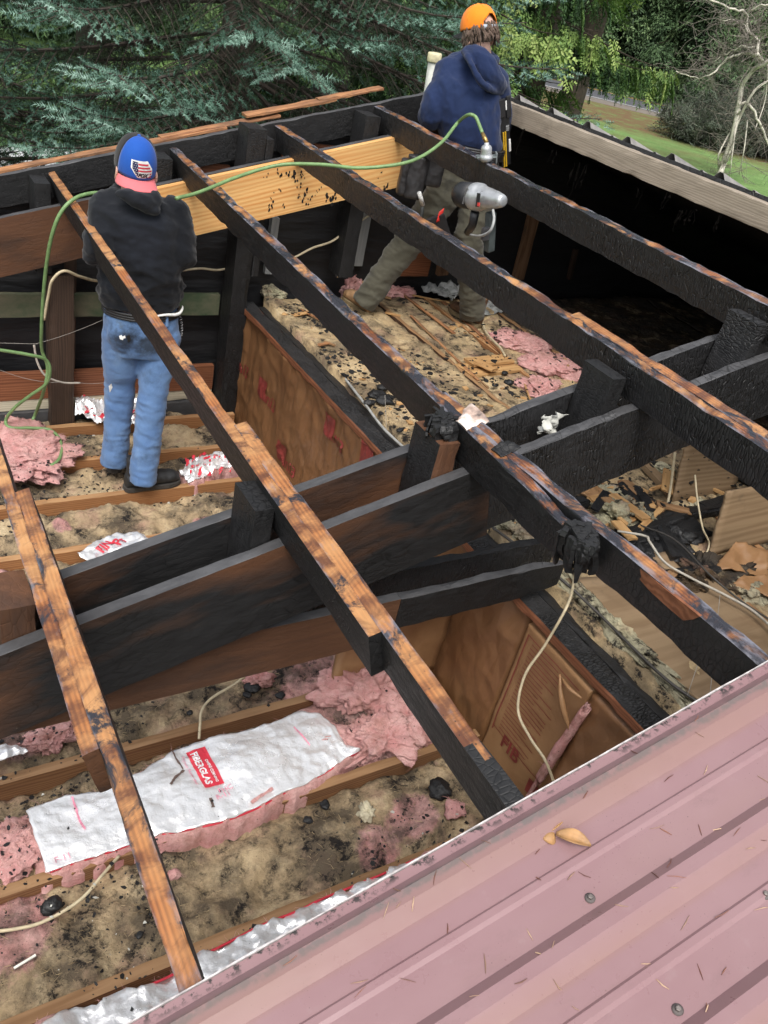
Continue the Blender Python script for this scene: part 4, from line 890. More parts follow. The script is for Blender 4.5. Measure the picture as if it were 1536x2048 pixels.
# ------------------------------------------------------------------ raised ceiling on the right
ZR = .70
tanb = mat_ins('raised_tan', False, ((.58, .44, .25), (.43, .31, .175)), .5); darkins = mat_ins('raised_burnt', False, ((.10, .065, .035), (.045, .032, .02)), .9)
struct(MB().box((2.15, -5.9, .50), (7.95, 4.74, .52)).build('ceiling_board', MT['ply']))
struct(MB().box((2.13, -5.9, -.13), (2.15, 4.74, .52)).build('wall', MT['ply']))
RPINK = [(3.75, 3.45, .30), (3.5, 3.2, .2), (3.95, 3.75, .22), (3.25, 3.05, .18), (2.95, 4.45, .16), (2.65, 4.5, .12)]
def raised(p):
    z = ZR + .012 + lumpy(p + Vector((9, 3, 0)), .55) + .010*noise.noise(Vector((p.x*9, p.y*1.2, 0)))
    return z
strips = [(2.205, 2.56, 'tan batt strip beside the black joist under the third purlin', tanb), (2.60, 2.97, 'tan batt strip with black flakes under the burnt purlin', tanb), (3.01, 3.40, 'flaked tan batt strip between the feet of the man in navy', tanb), (3.44, 3.85, 'tan batt strip beside the pink pieces', tanb),
          (3.85, 4.5, 'burnt dark batt strip under the ridge', darkins), (4.5, 5.6, 'burnt dark batt strip behind the ridge', darkins), (5.6, 7.9, 'burnt dark batts deep in the attic', darkins)]
for (x0, x1, l, m_) in strips:
    hfield('insulation_batt', l, 'insulation', x0, x1, .3 if x0 < 3.9 else 1.0, 4.62, raised, m_, .018 if x0 < 3.8 else .04, ZR-.15, 'batts of the raised ceiling', False)
for x, l in ((2.565, 'thin wood strip between the tan batts, second from the plate'), (2.975, 'brown joist edge between the flaked batts'), (3.405, 'orange-brown joist beside the right boot of the man in navy'), (3.86, 'dark joist under the ridge line')):
    timber('ceiling_joist', l, 'joist', (x, 4.6, ZR+.022), (x, .3, ZR+.022), .034, .12, jo if x == 3.405 else [CB, MT['joist_top']], z=Vector((0, 0, 1)), group='joists of the raised ceiling', rough=.004, nick=.012)
def PR(px, py, dz=.03): return PZ(px, py, ZR+dz)
fluff('insulation_clump', 'large pink batt piece with black chunk, at the foot of the long charred purlin', PR(1120, 735, .03), (.24, .16, .055), MT['ins_pink'], .22, 7, 'torn pink batts on the raised ceiling', rotz=-.5)
fluff('insulation_clump', 'pink batt piece along the long charred purlin above the wood scraps', PR(1040, 685, .02), (.20, .16, .05), MT['ins_pink'], .25, 7, 'torn pink batts on the raised ceiling', rotz=-.6)
fluff('insulation_clump', 'bright pink torn wool at the rear middle rafter', PR(1085, 780, .01), (.13, .12, .04), MT['ins_pink'], .45, 10, 'torn pink batts on the raised ceiling')
fluff('insulation_clump', 'pink wool standing at the wall behind the left boot of the man in navy', PR(695, 565, .05), (.09, .10, .12), MT['ins_pink'], .3, 9, 'torn pink batts on the raised ceiling')
fluff('insulation_clump', 'dull pink piece between the boots of the man in navy', PR(795, 585, .02), (.13, .07, .04), MT['ins_pink'], .35, 10, 'torn pink batts on the raised ceiling')
# wood scraps, splinters
fresh = mat_wood('fresh_split', (.55, .33, .14), (.36, .19, .07), 10, .7, .1)
def scrap(label, q0, q1, w, h, dz, mat=fresh, name='wood_scrap', nick=.006, rough=.002, group='splintered wood scraps', zf=PR):
    a, b = zf(*q0, dz), zf(*q1, dz); _seed[0] += 1
    return tag(obj(name, timber_mesh((b-a).length, w, h, seg=.02, nick=nick, rough=rough, seed=_seed[0], end_char=.012), [mat, mat], None, frame(a, b-a, Vector((0, 0, 1)))), label, 'wood scrap', group)
scrap('tan plywood scrap lying on another beside the pink batt', (948, 730), (1030, 722), .10, .018, .05)
scrap('flat tan wood scrap under the plywood scrap beside the pink batt', (945, 752), (1045, 738), .16, .02, .028)
scrap('small tan wood block on the plywood scrap', (948, 722), (985, 740), .07, .018, .068)
for i, (a, b, w) in enumerate([((590, 632), (622, 625), .035), ((640, 690), (662, 686), .02), ((648, 682), (668, 690), .014), ((770, 625), (800, 632), .03), ((760, 555), (905, 665), .025), ((745, 590), (782, 597), .03), ((905, 660), (925, 650), .045), ((880, 600), (1000, 705), .03), ((690, 540), (735, 560), .03), ((825, 590), (900, 605), .016), ((820, 630), (955, 760), .018), ((850, 660), (975, 775), .012), ((1045, 760), (1060, 800), .01), ((600, 618), (640, 640), .018)]):
    scrap(['orange splinter', 'pale splinter', 'long tan splinter', 'thin broken lath', 'reddish chip'][i % 5] + [' on the tan batt beside the black joist', ' on the flaked batts near the boots of the man in navy'][0 if a[0] < 700 else 1], a, b, w, .008, .03, [fresh, rim, MT['joist_top']][i % 3])
t = NT('newsprint'); n = t.noise(14, 5, .7); MT['news'] = t.done(t.mix(t.ramp(n, [(.45, 0.), (.6, 1.)]), (.50, .51, .50), (.20, .21, .20)), .7, t.bump(n, .4, .006))
sheet('foil_scrap', 'crumpled grey foil scrap at the wall behind the right boot', 'foil scrap', [PR(842, 575, .05), PR(905, 600, .05), PR(960, 570, .06), PR(880, 550, .09)], MT['news'], 22, .05, 16, ragged=.06)
sheet('foil_scrap', 'wrinkled grey sheet under the right boot of the man in navy', 'foil scrap', [PR(965, 632, .03), PR(1015, 622, .03), PR(1000, 580, .035), PR(960, 590, .035)], MT['news'], 20, .02, 16, ragged=.06)
for (qa, qb, w, d, l) in [((1090, 985), (1250, 1140), .07, .07, 'black charred stick in the hole beside the third purlin'), ((1190, 1085), (1370, 1035), .06, .06, 'black charred stick crossing the hole below the plywood'), ((1300, 1040), (1480, 1010), .07, .05, 'charred stick under the leaning plywood'), ((1270, 975), (1345, 1110), .05, .05, 'thin charred stick in the hole at right'), ((1240, 1150), (1440, 1140), .05, .05, 'charred stick along the edge of the tan board'), ((1060, 1030), (1180, 1000), .05, .05, 'charred stick below the front middle rafter')]:
    a, b = PZ(*qa, ZR+.05), PZ(*qb, ZR+.07); timber('charred_stick', l, 'beam', a, b, w, d, [CK, CC], z=Vector((.1, .2, 1)).normalized(), rough=.012, nick=.03, end_char=.03)
for (px, py, r, l) in [(1300, 1120, .10, 'heap of black char beside the burnt purlin splice'), (1385, 1150, .09, 'heap of black char by the standing plywood'), (1245, 1005, .08, 'heap of black char in the hole'), (1345, 1075, .12, 'heap of black char under the plywood panels'), (1140, 990, .06, 'heap of black char by the third purlin')]:
    lump('char_heap', l, 'char heap', PR(px, py, .0), (r*1.4, r, r*.35), CC, amp=.55, freq=16, nu=80, nv=50, torn=True)
_rs = random.Random(9)
for i in range(26):
    a = (_rs.uniform(1170, 1490), _rs.uniform(930, 1150)); b = (a[0]+_rs.uniform(-60, 70), a[1]+_rs.uniform(-30, 50)); k = _rs.randrange(4)
    if (PR(*b)-PR(*a)).length < .03: continue
    scrap(['short broken lath', 'pale split board end', 'charred board end', 'brown splinter'][k] + ' in the debris around the standing plywood', a, b, _rs.uniform(.012, .06), _rs.uniform(.008, .02), _rs.uniform(.03, .08), [fresh, MT['ply'], CC, MT['joist_top']][k], group='broken laths in the hole at right')
# charred chunks
for i, (px, py, r) in enumerate([(1018, 765, .03), (1095, 715, .035), (1010, 745, .018), (990, 770, .02), (1075, 700, .012), (800, 860, .02), (755, 790, .045), (772, 800, .05), (740, 805, .03), (765, 775, .03), (905, 650, .02), (650, 700, .012), (665, 618, .02), (620, 605, .018), (600, 622, .016)]):
    lump('charcoal_chunk', 'black charcoal chunk on ' + ('the pink batt beside the wood scraps' if px > 900 else 'the tan batt beside the black joist'), 'charcoal', PR(px, py, .03), (r, r*.8, r*.5), CC, amp=.5, freq=32, group='charcoal chunks on the raised ceiling', nu=20, nv=14)
for i, (px, py, r) in enumerate([(505, 1375, .035), (560, 1390, .022), (495, 1390, .02), (380, 1425, .014), (105, 1810, .03), (280, 1870, .013), (880, 1580, .05), (650, 1610, .022), (615, 1640, .02), (420, 1510, .012)]):
    lump('charcoal_chunk', 'black charcoal chunk on the tan insulation of the lower ceiling', 'charcoal', PZ(px, py, .0), (r, r*.9, r*.5), CC, amp=.5, freq=30, group='charcoal chunks on the lower ceiling', nu=20, nv=14)
# near right corner
sheet('plywood_panel', 'tan plywood panel leaning under the long charred purlin', 'plywood', [PZ(1345, 1006, ZR+.02), PZ(1468, 985, ZR+.02), PZ(1468, 985, ZR+.02)+Vector((.05, .1, .33)), PZ(1345, 1006, ZR+.02)+Vector((.06, .12, .36))], MT['ply'], 10, .002, 5, .014, ragged=.02)
sheet('plywood_panel', 'brown plywood panel standing at the right edge with broken top', 'plywood', [PZ(1418, 1112, ZR+.02), PZ(1600, 1070, ZR+.02), PZ(1600, 1070, ZR+.02)+Vector((.03, .08, .30)), PZ(1418, 1112, ZR+.02)+Vector((.03, .07, .29))], MT['ply'], 14, .003, 5, .016, ragged=.015)
tancloth = plain('tan_board_face', (.36, .255, .14), .8, 0, 6, .3, .4)
sheet('tan_board', 'tan board lying between the black joist and the burnt purlin near the pink roof', 'board', [PZ(1130, 1158, ZR+.03), PZ(1225, 1150, ZR+.03), PZ(1590, 1420, ZR+.03), PZ(1420, 1420, ZR+.03)], MT['ply'], 24, .006, 6, .02, ragged=.01)
sheet('tan_board', 'tan board beyond the burnt purlin at the right edge', 'board', [PZ(1300, 1110, ZR+.035), PZ(1350, 1100, ZR+.035), PZ(1640, 1330, ZR+.035), PZ(1560, 1370, ZR+.035)], MT['ply'], 24, .008, 6, .02, ragged=.02)
sheet('kraft_scrap', 'crumpled tan kraft scrap at the foot of the standing plywood', 'paper scrap', [PZ(1425, 1140, ZR+.06), PZ(1536, 1150, ZR+.06), PZ(1540, 1100, ZR+.09), PZ(1470, 1085, ZR+.10)], MT['kraft_flat'], 20, .03, 9, .006, ragged=.05)
sheet('kraft_scrap', 'pale tan kraft scrap under the front middle rafter', 'paper scrap', [PZ(1155, 985, ZR+.04), PZ(1200, 1015, ZR+.04), PZ(1215, 980, ZR+.06), PZ(1190, 965, ZR+.06)], MT['kraft_flat'], 16, .02, 12, .006, ragged=.05)
sheet('kraft_scrap', 'tan kraft flap at the right edge below the plywood', 'paper scrap', [PZ(1460, 1170, ZR+.05), PZ(1560, 1200, ZR+.05), PZ(1560, 1150, ZR+.06), PZ(1490, 1150, ZR+.07)], MT['kraft_flat'], 16, .02, 12, .006, ragged=.05)
cream = mat_ins('cream_wool', False, ((.60, .56, .40), (.46, .43, .28)), .35)
fluff('insulation_clump', 'cream wool edge in the gap beside the tan board', PZ(1225, 1265, ZR+.0), (.042, .46, .045), cream, .5, 14, 'cream wool tufts', rotz=0.0)
fluff('insulation_clump', 'cream wool tuft below the front middle rafter, left of the third purlin', PZ(1060, 1055, ZR), (.16, .12, .06), cream, .4, 10, 'cream wool tufts')
fluff('insulation_clump', 'cream wool tuft beyond the charred lump of the third purlin', PZ(1240, 1030, ZR+.02), (.14, .10, .06), cream, .5, 11, 'cream wool tufts')
fluff('insulation_clump', 'cream wool tuft at the far end of the black joist', PZ(545, 585, ZR+.02), (.06, .10, .03), cream, .5, 14, 'cream wool tufts')
for (qa, qb, w, d, l) in [((1215, 965), (1370, 1130), .10, .10, 'black charred beam lying in the hole under the front middle rafter'), ((1130, 1110), (1420, 1060), .09, .08, 'black charred beam behind the burnt purlin, crossing the hole'), ((1240, 960), (1330, 1040), .06, .05, 'tan and black split lath in the hole at right')]:
    a, b = PZ(*qa, ZR+.04), PZ(*qb, ZR+.04); timber('charred_beam', l, 'beam', a, b, w, d, [CK, CC] if w > .07 else [MT['joist'], MT['joist_top']], z=Vector((0, 0, 1)), rough=.012, nick=.03, end_char=.03)
fluff('insulation_clump', 'charred wool lumps at the foot of the standing plywood', PZ(1420, 1155, ZR+.01), (.25, .10, .05), darkins, .5, 12, 'charred wool')
scrap('reddish split lath near the charred lump', (1235, 970), (1300, 1050), .035, .03, .04, MT['joist_top'])
scrap('tan split lath under the front middle rafter', (1285, 925), (1340, 985), .05, .03, .05, MT['ply'])
for px, py, r in [(1215, 985, .05), (1325, 940, .05), (1400, 1010, .05), (1265, 1075, .045), (1490, 1180, .07), (1200, 1045, .05)]:
    fluff('insulation_clump', 'cream wool tuft in the debris around the standing plywood', PR(px, py, .02), (r*1.3, r, r*.5), cream, .5, 13, 'cream wool tufts', nu=60, nv=40)
# ------------------------------------------------------------------ cables, cords
cab = plain('cream_cable', (.52, .44, .29), .55, 0, 40, .2); cabd = plain('dark_cable', (.05, .045, .04), .5); cabg = plain('grey_cable', (.33, .33, .31), .5)
def cable(label, pts, r, mat, name='cable', group='old electric cables'):
    P = spline(pts, 10); return tag(MB().tube(P, r, 8).build(name, mat, None, True), label, 'cable', group)
cable('cream cable end coming out of the batt behind the large foil', [PZ(500, 1342, .10), PZ(470, 1368, .10), PZ(425, 1395, .08), PZ(404, 1420, .07), PZ(400, 1450, .05), PZ(398, 1478, .03)], .0055, cab)
cable('cream cable lying on the sooty batt at lower left', [PZ(-60, 1868, .03), PZ(30, 1858, .03), PZ(90, 1842, .03), PZ(160, 1800, .04), PZ(205, 1750, .05), PZ(238, 1712, .02)], .0055, cab)
cable('tan cable at the wall from the dark post to the man in jeans', [PY(88, 640, 4.49), PY(97, 590, 4.47), PY(105, 560, 4.45), PY(128, 542, 4.45), PY(160, 553, 4.5), PY(200, 562, 4.6), PY(260, 555, 4.65)], .008, cab)
cable('tan cable on the felt right of the man in jeans', [PY(355, 542, 4.66), PY(400, 537, 4.66), PY(435, 540, 4.66), PY(470, 534, 4.66)], .007, cab)
cable('tan cable sagging on the felt behind the second purlin', [PY(560, 522, 4.60), PY(590, 514, 4.58), PY(625, 496, 4.58), PY(665, 482, 4.58), PY(700, 455, 4.6), PY(740, 430, 4.64)], .007, cab)
cable('grey cable lying along the black joist', [PR(600, 655, .0), PR(660, 720, .0), PR(700, 770, .01), PR(735, 815, .02), PR(770, 860, .01), PR(830, 915, .0)], .007, cabg)
cable('dangling cream cable over the kraft batts by the pink roof', [PZ(1152, 1135, .75), PZ(1148, 1160, .80), PX(1135, 1210, 2.02), PX(1090, 1290, 1.96), PX(1050, 1350, 1.9), PX(1036, 1420, 1.86), PX(1060, 1475, 1.85), PX(1090, 1520, 1.86), PX(1110, 1570, 1.9)], .0052, cab)
cable('thin black cable from the tie along the tan board', [PZ(985, 1055, .85), PZ(1060, 1110, .80), PZ(1130, 1165, .78), PZ(1200, 1230, .755), PZ(1270, 1300, .75), PZ(1340, 1365, .75), PZ(1420, 1420, .74)], .006, cabd)
cable('white cable sweeping beyond the burnt purlin at right', [PZ(1235, 1062, .80), PZ(1290, 1072, .82), PZ(1300, 1085, .82), PZ(1330, 1125, .78), PZ(1380, 1155, .77), PZ(1450, 1190, .77), PZ(1510, 1225, .77), PZ(1580, 1290, .77)], .0055, plain('white_cable', (.42, .39, .33), .5))
cable('stiff tan wire standing in the hole at right', [PZ(1400, 1130, .72), PZ(1418, 1090, .78), PZ(1405, 1055, .86), PZ(1395, 1000, .95), PZ(1390, 950, 1.02)], .004, cab)
cable('tan rod stuck upright in the debris at right', [PZ(1335, 1010, .72), PZ(1342, 970, .80), PZ(1350, 905, .95)], .007, cab)
cable('thin grey wire among the debris at the right edge', [PZ(1280, 1050, .76), PZ(1350, 1080, .8), PZ(1420, 1150, .8), PZ(1480, 1200, .76), PZ(1540, 1240, .76)], .004, cabd)
cable('pale twig-like root hanging before the dark wooden post', [PY(68, 690, 4.45), PY(75, 725, 4.44), PY(92, 752, 4.42), PY(125, 765, 4.42), PY(160, 766, 4.44)], .006, plain('grey_root', (.40, .36, .31), .8))
cable('cream cable end by the legs of the man in navy', [PR(960, 610, .05), PR(970, 660, .05), PR(1000, 695, .06), PR(1010, 712, .06)], .007, cab)
# fine cobweb threads
web = plain('cobweb', (.33, .31, .28), .9)
WEBS = [((0, 1190, .0), 0)]
mb = MB()
def thread(a, b, sag=.02, r=.0011):
    P = [a.lerp(b, i/8) + Vector((0, 0, -sag*4*(i/8)*(1-i/8))) for i in range(9)]; mb.tube(P, r, 4)
thread(PY(70, 688, 4.45), PY(205, 640, 4.2), .01); thread(PY(0, 686, 4.5), PY(75, 688, 4.45), 0); thread(PY(160, 766, 4.44), PY(300, 740, 4.0), .03); thread(PY(0, 740, 4.5), PY(120, 765, 4.45), .02)
thread(PZ(1440, 1190, .9), PZ(1420, 1390, .8), 0); thread(PZ(1425, 1240, .9), PZ(1375, 1390, .76), 0); thread(PZ(1430, 1250, .9), PZ(1500, 1310, 1.2), .02); thread(PX(770, 790, 2.1), PX(773, 860, 2.1), 0)
tag(mb.build('cobweb', web), 'fine grey cobweb threads strung between burnt timbers', 'cobweb', kind='stuff')
# twine and paper stick
tag(MB().box((-.032, -.0035, 0), (.032, .0035, .004)).build('white_stick', plain('white_stick', (.8, .78, .7), .6), None, False, 0, frame(PZ(50, 1924, -.005), PZ(78, 1907, -.005)-PZ(20, 1942, -.005), Vector((0, 0, 1)))), 'short white stick on the sooty batt at lower left', 'stick')

# ------------------------------------------------------------------ scattered small stuff
def flakes(name, label, n, place, size, mat, cat='charcoal flakes', thick=.25):
    V = []; Fc = []; ln = 0
    for i in range(n):
        p, nz = place()
        if p is None: continue
        r = size*(.25 + 1.5*random.random()**2.6); a = random.uniform(0, 6.28); k = random.choice((4, 5, 6)); el = random.uniform(.35, 1)
        X = Vector((math.cos(a), math.sin(a), random.uniform(-.3, .3))); Y = Vector((-math.sin(a), math.cos(a), random.uniform(-.3, .3)))
        ring = [p + X*(r*math.cos(q*6.283/k)*random.uniform(.6, 1.2)) + Y*(r*el*math.sin(q*6.283/k)*random.uniform(.6, 1.2)) for q in range(k)]
        b = len(V); V += ring + [q + Vector((0, 0, r*thick)) for q in ring]
        Fc += [tuple(range(b+k-1, b-1, -1)), tuple(range(b+k, b+2*k))] + [(b+q, b+(q+1) % k, b+k+(q+1) % k, b+k+q) for q in range(k)]
    return tag(obj(name, pyd(name, V, Fc), mat), label, cat, kind='stuff')
dg = bpy.context.evaluated_depsgraph_get(); dg.update()
def drop(x, y, z0):
    ok, loc, nrm, idx, o, m_ = S.ray_cast(dg, Vector((x, y, z0)), Vector((0, 0, -1)))
    if ok and o.name.startswith(('facing', 'label', 'lettering')) and random.random() > .05: return None
    return loc if ok else None
def pl_low():
    while True:
        x, y = random.uniform(-.2, 2.0), random.uniform(.6, 4.55)
        if noise.fractal(Vector((x*1.6, y*2.2, 4)), 1, 2, 4) + random.uniform(-.22, .22) > .16: break
    p = drop(x, y, .10); return (p, 0)
def pl_high():
    while True:
        x, y = random.uniform(2.2, 3.9), random.uniform(2.0, 4.55)
        if noise.fractal(Vector((x*1.8, y*1.8, 8)), 1, 2, 4) + random.uniform(-.3, .3) > .10: break
    p = drop(x, y, .95); return (p, 0)
flakes('charcoal_flakes', 'black charcoal flakes strewn over the lower ceiling', 3800, pl_low, .0075, CC)
flakes('charcoal_flakes', 'black charcoal flakes strewn over the raised ceiling', 2600, pl_high, .0125, CC)
flakes('white_flecks', 'pale paper flecks strewn over the lower ceiling', 260, pl_low, .007, MT['paper_ash'], 'paper flecks')
flakes('wood_chips', 'orange wood chips strewn over the raised ceiling', 160, pl_high, .018, fresh, 'wood chips')
# loose glass fibres standing off the batts
def fibres(name, label, n, place, mat, L0=.03):
    V = []; Fc = []
    while len(Fc) < n*2:
        p = place()
        if p is None: continue
        d = Vector((random.gauss(0, 1), random.gauss(0, 1), random.uniform(-.1, .55))).normalized(); L_ = L0*random.uniform(.4, 1.3); e = d.orthogonal().normalized()*random.uniform(.0004, .0009); bend = Vector((random.gauss(0, .3), random.gauss(0, .3), -.25))*L_
        b = len(V); V += [p-e, p+e, p+d*L_*.5+e*.8, p+d*L_*.5-e*.8, p+d*L_+bend]; Fc += [(b, b+1, b+2, b+3), (b+3, b+2, b+4)]
    return tag(obj(name, pyd(name, V, Fc), mat), label, 'loose fibres', kind='stuff')
def fib_pl(x0, x1, y0, y1, z0, names):
    def f():
        x, y = random.uniform(x0, x1), random.uniform(y0, y1); ok, loc, nrm, idx, o, m_ = S.ray_cast(dg, Vector((x, y, z0)), Vector((0, 0, -1)))
        return loc if ok and o.name.startswith(names) and (len(o.data.materials) and o.data.materials[0] in fib_ok) else None
    return f
fib_ok = (MT['ins_pink'],)
t = NT('pink_fibre'); MT['fib_p'] = t.done(t.ramp(t.island(), [(0., (.45, .20, .19)), (.6, (.62, .38, .34)), (1., (.30, .16, .13))]), .9, spec=.1)
t = NT('tan_fibre'); MT['fib_t'] = t.done(t.ramp(t.island(), [(0., (.20, .14, .07)), (.6, (.48, .37, .22)), (1., (.10, .07, .045))]), .9, spec=.1)
fibres('loose_fibres', 'fine pink fibres standing off the torn batts of the lower ceiling', 5000, fib_pl(.1, 2.0, 1.2, 4.4, .28, ('insulation_clump', 'wool')), MT['fib_p'])
fibres('loose_fibres', 'fine pink fibres standing off the torn batts of the raised ceiling', 2500, fib_pl(2.6, 4.3, 3.0, 4.55, .95, ('insulation_clump',)), MT['fib_p'], .035)
fib_ok = (MT['ins'],); fibres('loose_fibres', 'fine tan fibres standing off the old insulation of the lower ceiling', 9000, fib_pl(-.1, 2.0, .9, 4.5, .06, ('insulation_batt',)), MT['fib_t'])
# needles and a leaf on the pink roof
V = []; Fc = []
for i in range(260):
    u, y = random.uniform(-.2, 2.2), random.uniform(-.1, .58); a = random.uniform(0, 6.28); L_ = random.uniform(.006, .016); 
    ok, loc, nrm, idx, o, m_ = S.ray_cast(dg, F(u, y, .2), -W)
    if not ok: continue
    d = (U*math.cos(a) + YV*math.sin(a)); d = (d - nrm*d.dot(nrm)).normalized(); e = nrm.cross(d); w_ = random.uniform(.0006, .0013); c0 = loc + nrm*.0012
    for sgn in (0,):
        b = len(V); mid = c0 + e*L_*random.uniform(-.12, .12)
        for q, ww in ((c0-d*L_, .3), (mid, 1), (c0+d*L_, .3)): V += [q-e*w_*ww, q+e*w_*ww, q+nrm*w_*1.2]
        for s_ in (0, 3): Fc += [(b+s_, b+s_+3, b+s_+5, b+s_+2), (b+s_+1, b+s_+2, b+s_+5, b+s_+4), (b+s_, b+s_+1, b+s_+4, b+s_+3)]
t = NT('dry_needles'); MT['needle_dry'] = t.done(t.ramp(t.island(), [(.0, (.30, .13, .08)), (.5, (.12, .05, .04)), (.8, (.55, .38, .25))]), .7)
tag(obj('dry_needles', pyd('dry_needles', V, Fc), MT['needle_dry']), 'dry conifer needles scattered on the pink metal roof', 'needles', kind='stuff')
lf = empty('dead_leaf', PW(1130, 1672, .01)); tag(lf, 'curled brown dead leaf lying on the pink metal roof', 'leaf')
leafm = plain('dead_leaf', (.40, .22, .09), .6, 0, 30, .4, .4)
def leaf(q0, q1, w_, z_, curl):
    a, b = PW(*q0, z_), PW(*q1, z_); d = (b-a); n_ = 10; V = []; Fc = []; e = W.cross(d.normalized())
    for i in range(n_+1):
        s_ = i/n_; ww = w_*math.sin(math.pi*min(1, s_*.93+.05))**.8
        for j, q in enumerate((-1, -.5, 0, .5, 1)): V.append(a + d*s_ + e*ww*q + W*(curl*abs(q)**1.5*ww*1.2 + .004*math.sin(3*s_)))
    for i in range(n_):
        for j in range(4): k = i*5+j; Fc.append((k, k+5, k+6, k+1))
    me = pyd('blade', V, Fc); o = obj('blade', me, leafm, lf, None, True); md = o.modifiers.new('t', 'SOLIDIFY'); md.thickness = .0008
leaf((1112, 1668), (1182, 1692), .013, .014, .7); leaf((1108, 1664), (1086, 1678), .016, .012, -.5); leaf((1100, 1662), (1126, 1640), .006, .012, .8)
# ------------------------------------------------------------------ people
def loft(mb, st, n=28):
    """st: (centre, side, front, half width, half depth) -> closed solid"""
    v = []; f = []
    for (c, s, fr, a, b) in st:
        c = Vector(c)
        for k in range(n):
            q = 2*math.pi*k/n; ca, sa = math.cos(q), math.sin(q); e = .85
            v.append(c + s*(a*math.copysign(abs(ca)**e, ca)) + fr*(b*math.copysign(abs(sa)**e, sa)))
    for i in range(len(st)-1):
        for k in range(n): f.append((i*n+k, i*n+(k+1) % n, (i+1)*n+(k+1) % n, (i+1)*n+k))
    f.append(tuple(range(n))[::-1]); f.append(tuple((len(st)-1)*n+k for k in range(n)))
    mb.add(v, f)
def limb(mb, pts, rad, n=16, endball=True):
    P = spline(pts, 6); R = []
    for i in range(len(rad)-1):
        for j in range(6): t_ = j/6; t_ = t_*t_*(3-2*t_); R.append(rad[i]*(1-t_)+rad[i+1]*t_)
    R.append(rad[-1]); mb.tube(P, R, n); mb.ell(P[0], (R[0],)*3); (mb.ell(P[-1], (R[-1],)*3) if endball else None)
def skin(mb, name, mats, parent, voxel, smooth=6, wr=None, slots=None):
    """one continuous surface from the overlapping solids"""
    me = pyd(name, mb.v, mb.f); bm = bmesh.new(); bm.from_mesh(me); bmesh.ops.recalc_face_normals(bm, faces=bm.faces); bm.to_mesh(me); bm.free()
    o = bpy.data.objects.new(name, me); COL.objects.link(o)
    r = o.modifiers.new('r', 'REMESH'); r.mode = 'VOXEL'; r.voxel_size = voxel
    if smooth: s_ = o.modifiers.new('s', 'SMOOTH'); s_.iterations = smooth; s_.factor = .5
    dg = bpy.context.evaluated_depsgraph_get(); m2 = bpy.data.meshes.new_from_object(o.evaluated_get(dg)); bpy.data.objects.remove(o); bpy.data.meshes.remove(me)
    m2.name = name
    if wr:
        nrm = [v.normal.copy() for v in m2.vertices]
        for v, n_ in zip(m2.vertices, nrm): v.co = v.co + n_*wr(v.co.copy(), n_)
    if slots: m2.polygons.foreach_set('material_index', [slots(p.center, p.normal) for p in m2.polygons])
    m2.update(); return obj(name, m2, mats, parent, None, True)
def ridge(p, o=0): return noise.ridged_multi_fractal(p + Vector((o, o, o)), .9, 2.1, 3, 1.0, 2.0) - 1.0
def hand(mb, wrist, d, n_, side, s=1.0, curl=1.1):
    """palm + four fingers + thumb: d fingers' direction, n_ palm normal (palm side), side = thumb side"""
    d, n_, side = d.normalized(), n_.normalized(), side.normalized(); L = .095*s
    pts = [(wrist, side, n_, .028*s, .02*s), (wrist+d*.03*s, side, n_, .038*s, .017*s), (wrist+d*.07*s, side, n_, .043*s, .016*s), (wrist+d*L, side, n_, .040*s, .012*s)]
    loft(mb, pts, 16)
    for i, (off, ln) in enumerate(((.031, .072), (.011, .082), (-.010, .076), (-.030, .058))):
        p = wrist + d*(L-.008*s) + side*off*s; P = [p]; a = .25
        for k, q in enumerate((.45, .32, .23)):
            P.append(P[-1] + (d*math.cos(a) + n_*math.sin(a))*ln*q*s*1.1); a += curl*(.6+.1*i)
        mb.tube(P, [.0098*s, .0093*s, .0083*s, .0065*s], 10); mb.ell(P[-1], (.0065*s,)*3, None, 8, 6)
        for q in P[1:-1]: mb.ell(q, (.0093*s,)*3, None, 8, 6)
    p = wrist + d*.03*s + side*.030*s
    P = [p, p+(d*.55+side*.8+n_*.25).normalized()*.036*s]; P.append(P[-1]+(d*.8+side*.25+n_*.5).normalized()*.030*s); P.append(P[-1]+(d*.8-side*.1+n_*.6).normalized()*.022*s)
    mb.tube(P, [.014*s, .0115*s, .010*s, .007*s], 10); mb.ell(P[-1], (.007*s,)*3, None, 8, 6)
